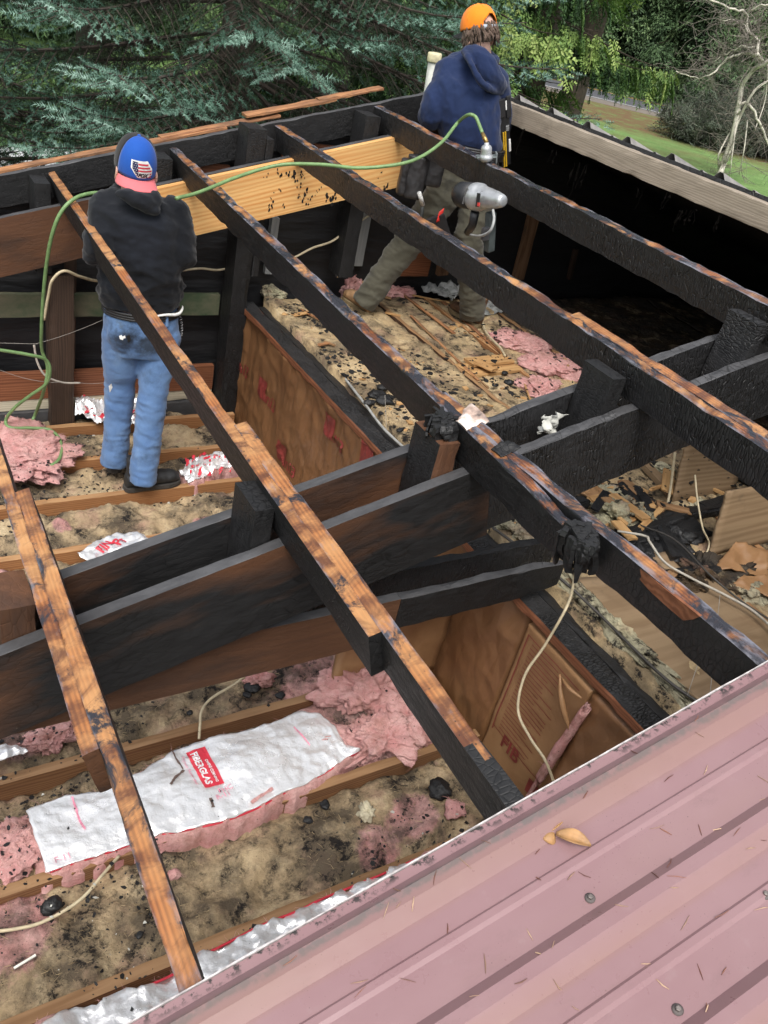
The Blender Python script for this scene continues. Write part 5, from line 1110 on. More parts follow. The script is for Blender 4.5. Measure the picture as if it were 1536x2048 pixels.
def head(mb, c, fw, up, s=1.0):
    """skull, jaw, face, ears round centre c (middle of the head)"""
    sd = fw.cross(up).normalized()         # person's right
    M = Matrix((sd, fw, up)).transposed()
    def P(x, y, z): return c + M @ Vector((x, y, z))*s
    mb.ell(P(0, -.012, .030), (.076*s, .097*s, .086*s), M, 28, 20)
    mb.ell(P(0, .030, -.035), (.060*s, .066*s, .078*s), M, 24, 16)
    mb.ell(P(0, .058, -.088), (.032*s, .026*s, .022*s), M)              # chin
    mb.tube([P(0, .088, .022), P(0, .104, -.012), P(0, .111, -.028), P(0, .094, -.040)], [.008*s, .011*s, .014*s, .010*s], 10)   # nose
    for k in (-1, 1):
        mb.ell(P(k*.030, .078, .006), (.016*s, .012*s, .010*s), M); mb.ell(P(k*.016, .097, -.030), (.009*s, .010*s, .008*s), M)
        mb.tube([P(k*.014, .090, .026), P(k*.034, .086, .030), P(k*.052, .070, .022)], [.006*s, .008*s, .006*s], 8)       # brow
        mb.ell(P(k*.047, .060, -.022), (.018*s, .016*s, .014*s), M)        # cheek
        E = [P(k*.079, -.004+.030*math.cos(q), -.010+.036*math.sin(q)) + sd*k*(.008*s*(math.cos(q+2.2))) for q in [2.0+i*.5 for i in range(10)]]
        mb.tube(E, .0075*s, 8); mb.ell(P(k*.077, -.004, -.012), (.006*s, .022*s, .028*s), M)
    for (z_, r_) in ((-.054, .0065), (-.064, .0075)):                    # lips
        mb.tube([P(-.022, .084, z_-.002), P(-.010, .094, z_), P(.010, .094, z_), P(.022, .084, z_-.002)], [.003*s, r_*s, r_*s, .003*s], 8)
    return P, M
t = NT('skin'); n = t.noise(12, 4, .6); MT['skin'] = t.done(t.mix(n, (.52, .30, .23), (.62, .38, .30)), .5, t.bump(t.noise(120, 3), .08, .002), spec=.4)
def cloth(name, c1, c2, dirt=None, scale=140, rough=.9, loc=None, wear=None):
    t = NT(name); P = t.co; n = t.noise(5, 5, .6, P); f = t.noise(scale, 3, .6, P)
    c = t.mix(t.ramp(n, [(.3, 0.), (.7, 1.)]), c1, c2)
    if wear: c = t.mix(t.ramp(t.noise(9, 5, .65, t.map((1, 1, .5), P)), [(.5, 0.), (.75, .7)]), c, wear)
    if dirt: c = t.mix(t.ramp(t.noise(6, 6, .65, P), [(.56, 0.), (.72, .7)]), c, dirt)
    if loc:
        for (pp, r, col) in loc:
            q = t.n.new('ShaderNodeVectorMath'); q.operation = 'DISTANCE'; t.L(P, q.inputs[0]); q.inputs[1].default_value = pp
            d = t.math('ADD', q.outputs['Value'], t.math('MULTIPLY', t.math('SUBTRACT', t.noise(22, 6, .7, P), .5), r*1.6)); c = t.mix(t.ramp(t.math('DIVIDE', d, r), [(.35, .9), (1.0, 0.)]), c, col)
    c = t.mix(t.math('MULTIPLY', f, .3), c, tuple(x*.5 for x in c1))
    t.b.inputs['Sheen Weight'].default_value = .15; t.b.inputs['Sheen Roughness'].default_value = .5
    return t.done(c, rough, t.bump(f, .25, .002), spec=.2)
X1, Y1, Z1 = Vector((1, 0, 0)), Vector((0, 1, 0)), Vector((0, 0, 1))
def boot(root, heel, toe, mat, sole, lace=True, h=.165):
    """heel, toe on the ground"""
    d = (toe-heel); d.z = 0; L = d.length; d.normalize(); s = Vector((-d.y, d.x, 0)); mb = MB()
    st = []
    for (u, hw, hh) in ((-.005, .028, .07), (.02, .038, .10), (.07, .040, .105), (.12, .042, .088), (.17, .047, .070), (.22, .050, .058), (.26, .045, .050), (.285, .030, .036), (.293, .012, .02)):
        u *= L/.29; st.append((heel + d*u + Z1*(hh/2+.022), s, Z1, hw, hh/2+.004))
    loft(mb, st, 22)
    an = heel + d*.055*L/.29
    loft(mb, [(an+Z1*.04, s, d, .040, .052), (an+Z1*.09, s, d, .042, .054), (an+Z1*h, s, d, .045, .055), (an+Z1*(h+.03), s, d, .046, .056)], 20)
    b = skin(mb, 'boot', [mat], root, .006, 5, lambda p, n_: .0025*ridge(p*22) if p.z > heel.z+.05 else 0)
    so_ = MB(); v = []
    for (u, hw) in ((-.012, .018), (.0, .034), (.03, .042), (.10, .040), (.16, .048), (.22, .054), (.265, .046), (.293, .026), (.300, .008)): v.append((u*L/.29, hw))
    ring = [heel + d*u + s*w_ for u, w_ in v] + [heel + d*u - s*w_ for u, w_ in v[::-1]]
    m = len(ring); so_.add([p + Z1*.001 for p in ring] + [p + Z1*.026 for p in ring], [tuple(range(m))[::-1], tuple(range(m, 2*m))] + [(i, (i+1) % m, m+(i+1) % m, m+i) for i in range(m)])
    so_.build('sole', sole, b, False, .003)
    if lace:
        lm = MB()
        for i in range(5):
            c = heel + d*(.095+.018*i)*L/.29 + Z1*(.118-.012*i); lm.tube([c - s*.022, c + Z1*.006 + d*.004, c + s*.022], .0022, 6)
        lm.build('lace', plain('bootlace', (.12, .10, .07), .8), b, True)
    return b
def capdome(name, c, M, r, mats, parent, sector=None, n=48, m=16, thick=.003, z0=-.25, hole=None):
    """part of an ellipsoid cap; sector: predicate on azimuth"""
    v = []; f = []
    for j in range(m+1):
        a = (math.pi/2)*(1-j/m) + (math.asin(z0))*(j/m)
        for i in range(n):
            q = 2*math.pi*i/n; ca = max(0, math.cos(a))**.8
            v.append(c + M @ Vector((r[0]*ca*math.sin(q), r[1]*ca*math.cos(q), r[2]*math.sin(a))))
    for j in range(m):
        for i in range(n):
            q = 2*math.pi*(i+.5)/n; q = (q+math.pi) % (2*math.pi) - math.pi
            if sector and not sector(q, j/m): continue
            f.append((j*n+i, (j+1)*n+i, (j+1)*n+(i+1) % n, j*n+(i+1) % n))
    me = pyd(name, v, f); bm = bmesh.new(); bm.from_mesh(me); bmesh.ops.delete(bm, geom=[x for x in bm.verts if not x.link_faces], context='VERTS'); bmesh.ops.recalc_face_normals(bm, faces=bm.faces); bm.to_mesh(me); bm.free()
    o = obj(name, me, mats, parent, None, True); md = o.modifiers.new('t', 'SOLIDIFY'); md.thickness = thick; md.offset = 1; return o
def bill(c, M, r, parent, mat, L=.075, drop=.018, wid=.95, z=-.25):
    """brim leaving the cap along the frame's +y"""
    v = []; f = []; n, m = 28, 8; zz = math.asin(z); ca = math.cos(zz)**.8
    for i in range(n+1):
        q = (i/n-.5)*2*wid
        base = Vector((r[0]*ca*math.sin(q), r[1]*ca*math.cos(q), r[2]*z)); ext = L*max(0, math.cos(q/wid*math.pi/2))**.55
        for j in range(m+1):
            k = j/m; p = base + Vector((math.sin(q)*ext*.25*k, ext*k, -drop*(q/wid)**2*(.5+k) - .010*k)); v.append(c + M @ p)
    for i in range(n):
        for j in range(m): k = i*(m+1)+j; f.append((k, k+m+1, k+m+2, k+1))
    o = obj('bill', pyd('bill', v, f), mat, parent, None, True); md = o.modifiers.new('t', 'SOLIDIFY'); md.thickness = .004; return o

# ---------------- the man in the black hoodie and jeans (seen from behind)
A = empty('person', (1.17, 3.80, 0)); tag(A, 'man seen from behind in black hoodie and blue jeans, blue cap worn backwards', 'person')
yb = 3.84
hipC, chest, nk = PY(283, 622, yb), PY(279, 455, yb+.01), PY(270, 378, yb+.02)
upb = (nk-hipC).normalized()
sL, sR = PY(215, 418, yb+.02), PY(346, 429, yb-.01)
sdir = (sR-sL).normalized(); fdir = Z1.cross(sdir).normalized()
eL, eR = PY(196, 505, yb-.04), PY(369, 515, yb-.05)
hL, hR = PY(238, 432, 4.32), PY(325, 428, 4.32)
kL, kR = PY(240, 772, 3.89), PY(307, 775, 3.76)
aL, aR = PZ(228, 928, .08), PZ(285, 965, .08)
hipL, hipR = PY(246, 668, yb), PY(322, 676, yb)
hc = PY(271, 338, yb+.05)                       # head centre
fw = Vector((.12, .93, -.22)).normalized(); upv_ = (Z1 - fw*fw.z).normalized()
mb = MB()
loft(mb, [(hipC-upb*.06, sdir, fdir, .15, .10), (hipC+upb*.05, sdir, fdir, .145, .095), (chest-upb*.05, sdir, fdir, .155, .10), (chest+upb*.06, sdir, fdir, .17, .105), (nk-upb*.06, sdir, fdir, .14, .08), (nk-upb*.02, sdir, fdir, .07, .06)])
limb(mb, [nk-upb*.06, nk+upb*.02+fdir*.01, hc-upb*.05], [.062, .058, .056])
for (a, b, c_) in ((sL, eL, hL), (sR, eR, hR)): limb(mb, [a, b, c_], [.055, .042, .026])
for (a, b, c_) in ((hipL, kL, aL), (hipR, kR, aR)): limb(mb, [a, b, c_+Z1*.04], [.080, .055, .030])
for w_, sg in ((hL, 1), (hR, -1)): hand(mb, w_, Vector((0, .9, -.25)), Vector((0, -.3, -1)), Vector((sg, .1, 0)), 1.0, .9)
Ph, Mh = head(mb, hc, fw, upv_)
bodyA = skin(mb, 'body', [MT['skin']], A, .0055, 3)
# hoodie
den_seat = PY(240, 672, 3.70)
def hood_wr(p, n_): 
    k = 1 + 1.0*math.exp(-((p.z-1.13)/.09)**2)
    return k*.012*ridge(Vector((p.x*5+p.z*2, p.y*5, p.z*9))) + .005*ridge(Vector((p.x*13+p.z*10, p.y*13, p.z*17)), 3)
mb = MB()
loft(mb, [(PY(281, 606, yb), sdir, fdir, .184, .130), (PY(282, 596, yb), sdir, fdir, .186, .132), (PY(282, 586, yb), sdir, fdir, .200, .142), (PY(284, 560, yb), sdir, fdir, .190, .136), (PY(284, 510, yb), sdir, fdir, .192, .132), (chest, sdir, fdir, .205, .136), (PY(277, 425, yb), sdir, fdir, .205, .125), (PY(274, 403, yb+.01), sdir, fdir, .170, .105), (PY(271, 389, yb+.02), sdir, fdir, .105, .085), (PY(270, 381, yb+.02), sdir, fdir, .070, .070)], 36)
for (a, b, c_, k) in ((sL, eL, hL, 1), (sR, eR, hR, -1)):
    limb(mb, [a, b, b.lerp(c_, .5)+Z1*.01, c_-(c_-b).normalized()*.02], [.078, .067, .058, .046]); mb.ell(a, (.080, .08, .078))
# hood lying on the back
ring = [nk + sdir*(.090*math.cos(q)) + fdir*(.090*math.sin(q)+.0) + Z1*(-.028 + .012*math.sin(q)) for q in [i*math.pi/8 for i in range(17)]]
mb.tube(ring, .026, 12)
pouch = [PY(258, 392, yb-.11), PY(283, 402, yb-.125), PY(302, 400, yb-.11)]
for p, r in zip(pouch, ((.055, .035, .035), (.075, .045, .045), (.055, .04, .04))): mb.ell(p, r)
mb.ell(PY(298, 415, yb-.125), (.055, .03, .030)); mb.ell(PY(262, 389, yb-.10), (.075, .03, .022))
hoodA = skin(mb, 'hoodie', [cloth('black_fleece', (.0055, .0065, .009), (.011, .013, .018), scale=160, loc=[(tuple(chest-fdir*.14), .16, (.016, .019, .027))])], A, .0085, 5, hood_wr)
# jeans
def jean_wr(p, n_): 
    low = 1.0 if p.z < .55 else .6
    return low*(.0075*ridge(Vector((p.x*5+p.z*2.5, p.y*5, p.z*9.5))) + .0035*ridge(Vector((p.x*12+p.z*9, p.y*11, p.z*26)), 2))
mb = MB()
loft(mb, [(PY(283, 612, yb), sdir, fdir, .172, .126), (PY(283, 640, yb), sdir, fdir, .176, .130), (PY(283, 672, yb), sdir, fdir, .178, .132), (PY(283, 700, yb), sdir, fdir, .165, .12)], 32)
for h_, k_, a_ in ((hipL, kL, aL), (hipR, kR, aR)):
    limb(mb, [h_, h_.lerp(k_, .5), k_, k_.lerp(a_, .5), a_+Z1*.0], [.098, .093, .076, .069, .072], 20, False)
mb.ell(hipL-fdir*.05+Z1*.02, (.085, .075, .10)); mb.ell(hipR-fdir*.05+Z1*.02, (.085, .075, .10))
seat = PY(243, 690, yb-.14)
jeansA = skin(mb, 'jeans', [cloth('denim', (.085, .165, .34), (.15, .26, .46), (.045, .07, .11), 170, .85, [(tuple(PY(246, 686, yb-.15)), .11, (.018, .020, .024)), (tuple(PY(300, 695, yb-.15)), .08, (.025, .03, .035)), (tuple(PY(228, 650, yb-.13)), .06, (.15, .19, .20))], wear=(.22, .34, .52))], A, .008, 4, jean_wr)
def onsurf(o, px, py, lift=.003):
    """point of the mesh o under a pixel"""
    d = ray(px, py).normalized(); inv = o.matrix_world.inverted(); ok, loc, nrm, i = o.ray_cast(inv @ CAM, inv.to_3x3() @ d, distance=50)
    return (o.matrix_world @ loc + nrm*lift, nrm) if ok else (None, None)
bpy.context.view_layer.update()
def decal(o, name, px, m, parent, lift=.002, thick=.002):
    """a small flat piece cut to an outline, lying on the surface of o"""
    P = [onsurf(o, *q, lift) for q in px]; P = [p for p in P if p[0] is not None]
    if len(P) < 3: return None
    c = sum((p[0] for p in P), Vector())/len(P); n_ = sum((p[1] for p in P), Vector()).normalized(); k = len(P)
    v = [p[0] for p in P] + [c+n_*lift*.5]; f = [(i, (i+1) % k, k) for i in range(k)]
    v2 = [p - n_*thick for p in v]; f2 = [(i+k+1, k+k+1, (i+1) % k+k+1) for i in range(k)]
    return obj(name, pyd(name, v+v2, f+f2+[(i, i+k+1, (i+1) % k+k+1, (i+1) % k) for i in range(k)]), m, parent)
wht = plain('white_paint', (.75, .75, .72), .6); blk = plain('black_leather', (.018, .018, .019), .5, 0, 40, .3)
decal(jeansA, 'paint_spot', [(238, 672), (243, 670), (245, 673), (250, 671), (251, 676), (247, 677), (246, 680), (240, 678)], wht, jeansA); decal(jeansA, 'paint_spot', [(218, 772), (223, 767), (225, 775), (220, 785)], wht, jeansA)
decal(jeansA, 'pocket_hole', [(252, 672), (259, 670), (262, 680), (256, 685)], blk, jeansA)
P = [PY(283, 616, yb) + sdir*.180*math.cos(q) + fdir*.136*math.sin(q) for q in [i*math.pi/16 for i in range(33)]]
mb = MB()
for dz in (-.012, 0, .012): mb.tube([p+Z1*dz for p in P], .007, 6)
mb.build('belt', blk, A, True)
mb = MB(); Q = [PY(283, 606, yb) + sdir*.196*math.cos(q) + fdir*.142*math.sin(q) - Z1*(.004+.012*math.sin((q+.1)*3)**2) for q in [-1.55 + i*.085 for i in range(19)]]
mb.tube(Q, [.008*math.sin(.25+2.6*i/18) for i in range(19)], 8); mb.build('shirt_tail', plain('white_shirt', (.78, .78, .74), .85), A, True)
mb = MB(); q0 = PY(357, 628, yb-.03)
for i in range(13):
    c = q0 + Vector((.004+.016*math.sin(i*.26), -.01*math.sin(i*.26), -.014*i)); e = Vector((.0, .6, .8)) if i % 2 else Vector((.8, .1, .6))
    mb.tube([c + e*.006*math.cos(k*math.pi/4) + Vector((.5, -.5, .5))*.005*math.sin(k*math.pi/4) for k in range(9)], .0015, 5)
mb.build('wallet_chain', plain('steel', (.5, .5, .5), .3, .9), A, True)
for (px, py) in ((212, 622), (300, 636), (332, 642)):
    c, n_ = onsurf(jeansA, px, py, .002)
    if c: M = frame(c+Z1*.02, n_, Z1); MB().box((-.004, -.007, -.045), (.006, .007, .014)).build('belt_loop', jeansA.data.materials[0], jeansA, False, .002, M)
bm1 = plain('black_boot', (.022, .023, .024), .6, 0, 30, .4, .3); sol1 = plain('boot_sole', (.05, .045, .04), .8, 0, 20, .3)
bh, bt = PZ(252, 980, .005), PZ(360, 962, .005)
boot(A, bh, bh+(bt-bh).normalized()*.295, bm1, sol1); bh = PZ(229, 945, .005); boot(A, bh, bh + Vector((.075, .285, 0)), bm1, sol1)
# cap, backwards: panel and bill face the viewer
cd = Vector((-.08, -.97, -.06)); cu_ = Vector((.03, -.20, 1)); cu_ = cu_.normalized(); cd = (cd - cu_*cd.dot(cu_)).normalized()
cs = cd.cross(cu_).normalized(); MC = Matrix((cs, cd, cu_)).transposed(); cc = hc + Z1*.028; rC = (.088, .108, .118)
capA = empty('cap', cc); capA.parent = A; capA.matrix_parent_inverse = A.matrix_basis.inverted()
blue = cloth('blue_twill', (.012, .075, .36), (.016, .095, .42), scale=300, rough=.8); red = cloth('red_twill', (.68, .13, .15), (.76, .18, .19), scale=300, rough=.8); bmesh_m = cloth('black_mesh', (.012, .011, .013), (.03, .028, .03), scale=260)
capdome('front_panel', cc, MC, rC, blue, capA, lambda q, t_: abs(q) < 1.22 - .45*(1-t_)*0)
capdome('mesh_back', cc, MC, rC, bmesh_m, capA, lambda q, t_: abs(q) >= 1.22)
bill(cc, MC, rC, capA, red, .085, .030, 1.40)
MB().ell(cc + cu_*.121, (.008, .008, .005), MC).build('button', blue, capA, True)
def oncap(a, b, lift=.004):
    """a along azimuth (m, to the viewer's right), b up (m)"""
    a *= KP; b = b*KP - .012; q = -a/.098; z_ = max(-.24, min(.99, b/rC[2])); an = math.asin(z_); ca = max(0, math.cos(an))**.8
    p = Vector((rC[0]*ca*math.sin(q), rC[1]*ca*math.cos(q), rC[2]*z_)); n_ = Vector((p.x/rC[0]**2, p.y/rC[1]**2, p.z/rC[2]**2)).normalized(); return cc + MC @ (p + n_*lift)
def cappoly(polys, mat, lift, name):
    V = []; Fc = []
    for pl in polys: b = len(V); V += [oncap(a, c_, lift) for a, c_ in pl]; Fc.append(tuple(range(b, b+len(pl))))
    return obj(name, pyd(name, V, Fc), mat, patch)
def cutpoly(outline, n=14):
    """convex outline cut into a fine grid of quads"""
    bm = bmesh.new(); vs = [bm.verts.new((a, c_, 0)) for a, c_ in outline]; bm.faces.new(vs)
    xs = [a for a, _ in outline]; ys = [c_ for _, c_ in outline]
    for i in range(1, n):
        for co, no in (((min(xs)+(max(xs)-min(xs))*i/n, 0, 0), (1, 0, 0)), ((0, min(ys)+(max(ys)-min(ys))*i/n, 0), (0, 1, 0))):
            bmesh.ops.bisect_plane(bm, geom=bm.verts[:]+bm.edges[:]+bm.faces[:], plane_co=co, plane_no=no)
    r = [[(v.co.x, v.co.y) for v in f.verts] for f in bm.faces]; bm.free(); return r
patch = empty('patch', cc); patch.parent = capA; patch.matrix_parent_inverse = (A.matrix_basis.inverted() @ Matrix.Identity(4)).inverted() if False else Matrix.Translation(cc).inverted()
KP = 1.22
out = [(-.040, .052), (.026, .054), (.047, .028), (.049, .006), (.022, -.003), (-.010, -.004), (-.038, .026)]
cx, cy = .004, .025
def shr(L, k): return [(cx+(a-cx)*k, cy+(b-cy)*k) for a, b in L]
cappoly(cutpoly(out[::-1]), wht, .0045, 'white_border')
navy = plain('navy_print', (.012, .018, .07), .7); rd = plain('red_stripe', (.50, .04, .06), .7)
inn = shr(out, .88)
cappoly(cutpoly([(-.034, .048), (-.014, .048), (-.008, .010), (-.010, .000), (-.032, .026)][::-1], 8), navy, .0055, 'canton')
for i in range(5):
    y0 = .045 - i*.0105; xa = -.012 if i < 3 else .030; xb = min(.046, .024+(.05-y0)*.78 if y0 > .024 else .044)
    if xb > xa: cappoly(grid_rect(xa, xb, y0-.0055, y0, 8, 1), rd, .0055, 'stripe')
st = MB()
for (a, b) in [(-.031, .043), (-.023, .043), (-.017, .043), (-.027, .036), (-.019, .036), (-.030, .029), (-.022, .029), (-.014, .029), (-.025, .022), (-.017, .022), (-.020, .015), (-.013, .015), (-.015, .008)]:
    st.v += []; c = oncap(a, b, .0062); st.ell(c, (.0016, .0016, .0016), None, 6, 4)
st.build('stars', wht, patch)
fs, a0, a1 = text_faces('FOX', .017, .35, .0012); k = .042/(a1-a0)
cappoly([[(-.010+(p[0]-a0)*k, .001+p[1]) for p in q] for q in fs], blk, .0068, 'lettering')
cappoly(cutpoly([(-.012, -.002), (.034, .001), (.036, .016), (-.006, .014)], 6), wht, .0058, 'letter_ground')
# short hair below the cap
MB().ell(hc + Mh @ Vector((0, -.022, .0)), (.079, .086, .055), Mh, 24, 16).build('hair', cloth('short_hair', (.05, .03, .02), (.10, .06, .04), scale=200), A, True)

# ---------------- the man in the navy hoodie (leaning at the far wall)
ZB = ZR + .02
Bp = empty('person', (3.13, 4.28, ZB)); tag(Bp, 'man in navy hoodie and olive work trousers, orange cap, bent over the far wall', 'person')
y2 = 4.22
hipC, chest, nk = PY(938, 310, y2-.03), PY(930, 185, y2+.03), PY(962, 108, y2+.10)
sL, sR = PY(897, 146, y2+.10), PY(988, 163, y2-.02)
sdir = (sR-sL); sdir.z *= .5; sdir.normalize(); fdir = Z1.cross(sdir).normalized(); upb = (chest-hipC).normalized()
eL, eR = PY(862, 228, y2+.05), PY(1000, 246, y2+.02); hL, hR = PY(905, 222, 4.62), PY(962, 215, 4.60)
aL, aR = PZ(728, 602, ZB+.08), PZ(948, 625, ZB+.08); kL, kR = PY(822, 478, 4.30), PY(938, 478, 4.13); hipL, hipR = PY(905, 362, y2), PY(965, 362, y2-.03)
hc = PY(956, 72, y2+.12); fw = Vector((-.10, .86, -.42)).normalized(); upv_ = (Z1*.9 + Vector((-.1, .1, 0)) - fw*(Z1*.9+Vector((-.1, .1, 0))).dot(fw)).normalized()
mb = MB()
loft(mb, [(hipC-upb*.10, sdir, fdir, .15, .10), (hipC, sdir, fdir, .145, .095), (chest-upb*.08, sdir, fdir, .15, .10), (chest+upb*.06, sdir, fdir, .165, .105), (nk-upb*.08, sdir, fdir, .13, .08), (nk-upb*.03, sdir, fdir, .07, .06)])
limb(mb, [nk-upb*.07, nk, hc-upv_*.06-fw*.01], [.064, .058, .056])
for (a, b, c_) in ((sL, eL, hL), (sR, eR, hR)): limb(mb, [a, b, c_], [.055, .042, .026])
for (a, b, c_) in ((hipL, kL, aL), (hipR, kR, aR)): limb(mb, [a, b, c_+Z1*.04], [.080, .055, .030])
for w_, sg in ((hL, 1), (hR, -1)): hand(mb, w_, Vector((.0, .8, -.35)), Vector((0, -.4, -1)), Vector((sg, .1, 0)), 1.0, .9)
Ph, Mh = head(mb, hc, fw, upv_); skin(mb, 'body', [MT['skin']], Bp, .0055, 3)
mb = MB()
loft(mb, [(PY(941, 291, y2-.03), sdir, fdir, .175, .13), (PY(941, 278, y2-.03), sdir, fdir, .186, .14), (PY(936, 245, y2-.02), sdir, fdir, .188, .14), (PY(931, 205, y2+.01), sdir, fdir, .200, .145), (PY(934, 168, y2+.03), sdir, fdir, .190, .140), (PY(940, 137, y2+.07), sdir, fdir, .160, .115), (PY(948, 112, y2+.09), sdir, fdir, .115, .095), (PY(962, 100, y2+.11), sdir, fdir, .072, .072)], 36)
for (a, b, c_) in ((sL, eL, hL), (sR, eR, hR)):
    limb(mb, [a, b, b.lerp(c_, .5), c_-(c_-b).normalized()*.02], [.078, .070, .060, .046]); mb.ell(a, (.080, .08, .078))
ring = [nk + Z1*.005 + sdir*(.085*math.cos(q)) + fdir*(.085*math.sin(q)) + Z1*(-.02*math.cos(q)) for q in [i*math.pi/8 for i in range(17)]]
mb.tube(ring, .026, 12)
mbody = mb; mb = MB(); HQ = spline([PY(936, 100, y2+.03), PY(955, 112, y2-.05), PY(970, 130, y2-.10), PY(982, 150, y2-.125), PY(996, 168, y2-.11), PY(1008, 175, y2-.04)], 6)
for i_, p in enumerate(HQ):
    s_ = i_/(len(HQ)-1); w_ = .030+.036*math.sin(math.pi*min(1, s_*1.05))**.8; mb.ell(p, (w_, w_*.72, w_*.9))
mb.tube([PY(930, 105, y2+.03), PY(950, 125, y2-.03), PY(962, 150, y2-.06), PY(975, 172, y2-.07), PY(998, 180, y2-.05)], [.016, .02, .022, .022, .018], 10)
mb2 = MB(); RQ = spline([PY(928, 102, y2+.02), PY(938, 118, y2-.07), PY(950, 145, y2-.14), PY(966, 168, y2-.165), PY(985, 180, y2-.15), PY(1008, 184, y2-.06)], 6); mb.tube(RQ, [.017]*len(RQ), 10)
hoodpart = mb; mb = mbody
def hood_wr2(p, n_): return .013*ridge(Vector((p.x*8+p.z*3, p.y*6, p.z*3.5))) + .004*ridge(Vector((p.x*18, p.y*16, p.z*12)), 3)
hoodB = skin(mb, 'hoodie', [cloth('navy_fleece', (.010, .020, .065), (.016, .030, .085), scale=160)], Bp, .0085, 5, hood_wr2)
skin(hoodpart, 'hood', [hoodB.data.materials[0]], hoodB, .006, 3, lambda p, n_: .006*ridge(Vector((p.x*12+p.z*9, p.y*9, p.z*10))))
mb = MB()
loft(mb, [(PY(940, 300, y2-.03), sdir, fdir, .165, .125), (PY(938, 330, y2-.02), sdir, fdir, .178, .135), (PY(935, 365, y2), sdir, fdir, .18, .135), (PY(933, 385, y2), sdir, fdir, .16, .12)], 32)
for h_, k_, a_ in ((hipL, kL, aL), (hipR, kR, aR)): limb(mb, [h_, h_.lerp(k_, .5), k_, k_.lerp(a_, .5), a_-Z1*.03], [.108, .102, .090, .084, .082], 20, False)
def pant_wr(p, n_): return .012*ridge(Vector((p.x*6+p.z*3, p.y*5, p.z*12))) + .003*ridge(Vector((p.x*14, p.y*11, p.z*22)), 2)
pantB = skin(mb, 'trousers', [cloth('olive_duck', (.070, .066, .048), (.105, .10, .074), (.05, .048, .038), 170, .9, [(tuple(PY(900, 370, y2-.13)), .10, (.03, .03, .026))])], Bp, .0085, 4, pant_wr)
brn = plain('tan_boot', (.34, .20, .10), .7, 0, 30, .35, .3); brn2 = plain('brown_boot', (.12, .065, .035), .6, 0, 30, .4, .3); sol2 = plain('crepe_sole', (.20, .15, .08), .8)
h0 = PZ(738, 632, ZB); boot(Bp, h0, h0 + (PZ(690, 596, ZB)-h0).normalized()*.29, brn, sol2); h0 = PZ(957, 655, ZB); boot(Bp, h0, h0 + (PZ(905, 622, ZB)-h0).normalized()*.29, brn2, sol2)
# orange cap facing forward, strap at the back, brown hair
cd = fw; cu_ = (upv_*.97 - fw*.18).normalized(); cd = (fw - cu_*fw.dot(cu_)).normalized(); cs = cd.cross(cu_).normalized(); MC = Matrix((cs, cd, cu_)).transposed(); cc = hc + Mh @ Vector((0, -.010, .040)); rC = (.088, .108, .108)
capB = empty('cap', cc); capB.parent = Bp; capB.matrix_parent_inverse = Bp.matrix_basis.inverted()
ora = cloth('hunter_orange', (.95, .21, .01), (1.0, .28, .015), scale=300, rough=.7); gst = plain('grey_strap', (.34, .38, .44), .6)
capdome('crown', cc, MC, rC, ora, capB, lambda q, t_: not (abs(abs(q)-math.pi) < .62*math.sqrt(max(0, 1-((1-t_)/.42)**2)) if t_ > .58 else False), 64, 20, z0=-.12)
P = [cc + MC @ Vector((rC[0]*1.02*math.sin(q), rC[1]*1.02*math.cos(q), -.008)) for q in [math.pi-.62+i*.155 for i in range(9)]]
mb = MB(); V = [p+cu_*.012 for p in P]+[p-cu_*.010 for p in P]
mb.add(V+[v+(v-cc).normalized()*.002 for v in V], [(i, i+1, i+10, i+9) for i in range(8)]+[(18+i, 27+i, 28+i, 19+i) for i in range(8)]+[(i, 18+i, 19+i, i+1) for i in range(8)]+[(9+i, 10+i, 28+i, 27+i) for i in range(8)]); mb.build('strap', gst, capB, True)
sm = MB()
for i_ in range(6):
    q_ = i_*math.pi/3+.5; sm.tube([cc + MC @ Vector((rC[0]*max(0, math.cos(a_))**.8*math.sin(q_)*1.03, rC[1]*max(0, math.cos(a_))**.8*math.cos(q_)*1.03, rC[2]*math.sin(a_)*1.03)) for a_ in [.25+k*.165 for k in range(9)] if not (abs(abs((q_+math.pi) % (2*math.pi)-math.pi)-math.pi) < .7 and a_ < .9)], .0016, 5)
sm.build('seam', ora, capB, True); MB().ell(cc + cu_*.111, (.008, .008, .005), MC).build('button', ora, capB, True)
bill(cc, MC, rC, capB, blk, .075, .02, 1.05, -.12)
mb = MB(); mb.ell(hc + Mh @ Vector((0, -.018, .020)), (.081, .092, .080), Mh, 28, 20)
for i in range(240):
    q = random.uniform(-2.3, 2.3); zz = random.uniform(-.02, .045); r0 = Vector((.081*math.sin(q), -.018-.092*math.cos(q), zz)); ln = random.uniform(.025, .062); o_ = Vector((math.sin(q), -math.cos(q), 0))
    pts = [r0, r0+o_*.010+Vector((0, 0, -ln*.4)), r0+o_*random.uniform(.004, .018)+Vector((random.uniform(-.012, .012), random.uniform(-.01, .01), -ln))]
    mb.tube([hc + Mh @ p for p in pts], [.005, .006, .0015], 5)
mb.build('hair', cloth('brown_hair', (.085, .055, .040), (.17, .115, .085), scale=220, rough=.6), Bp, True)
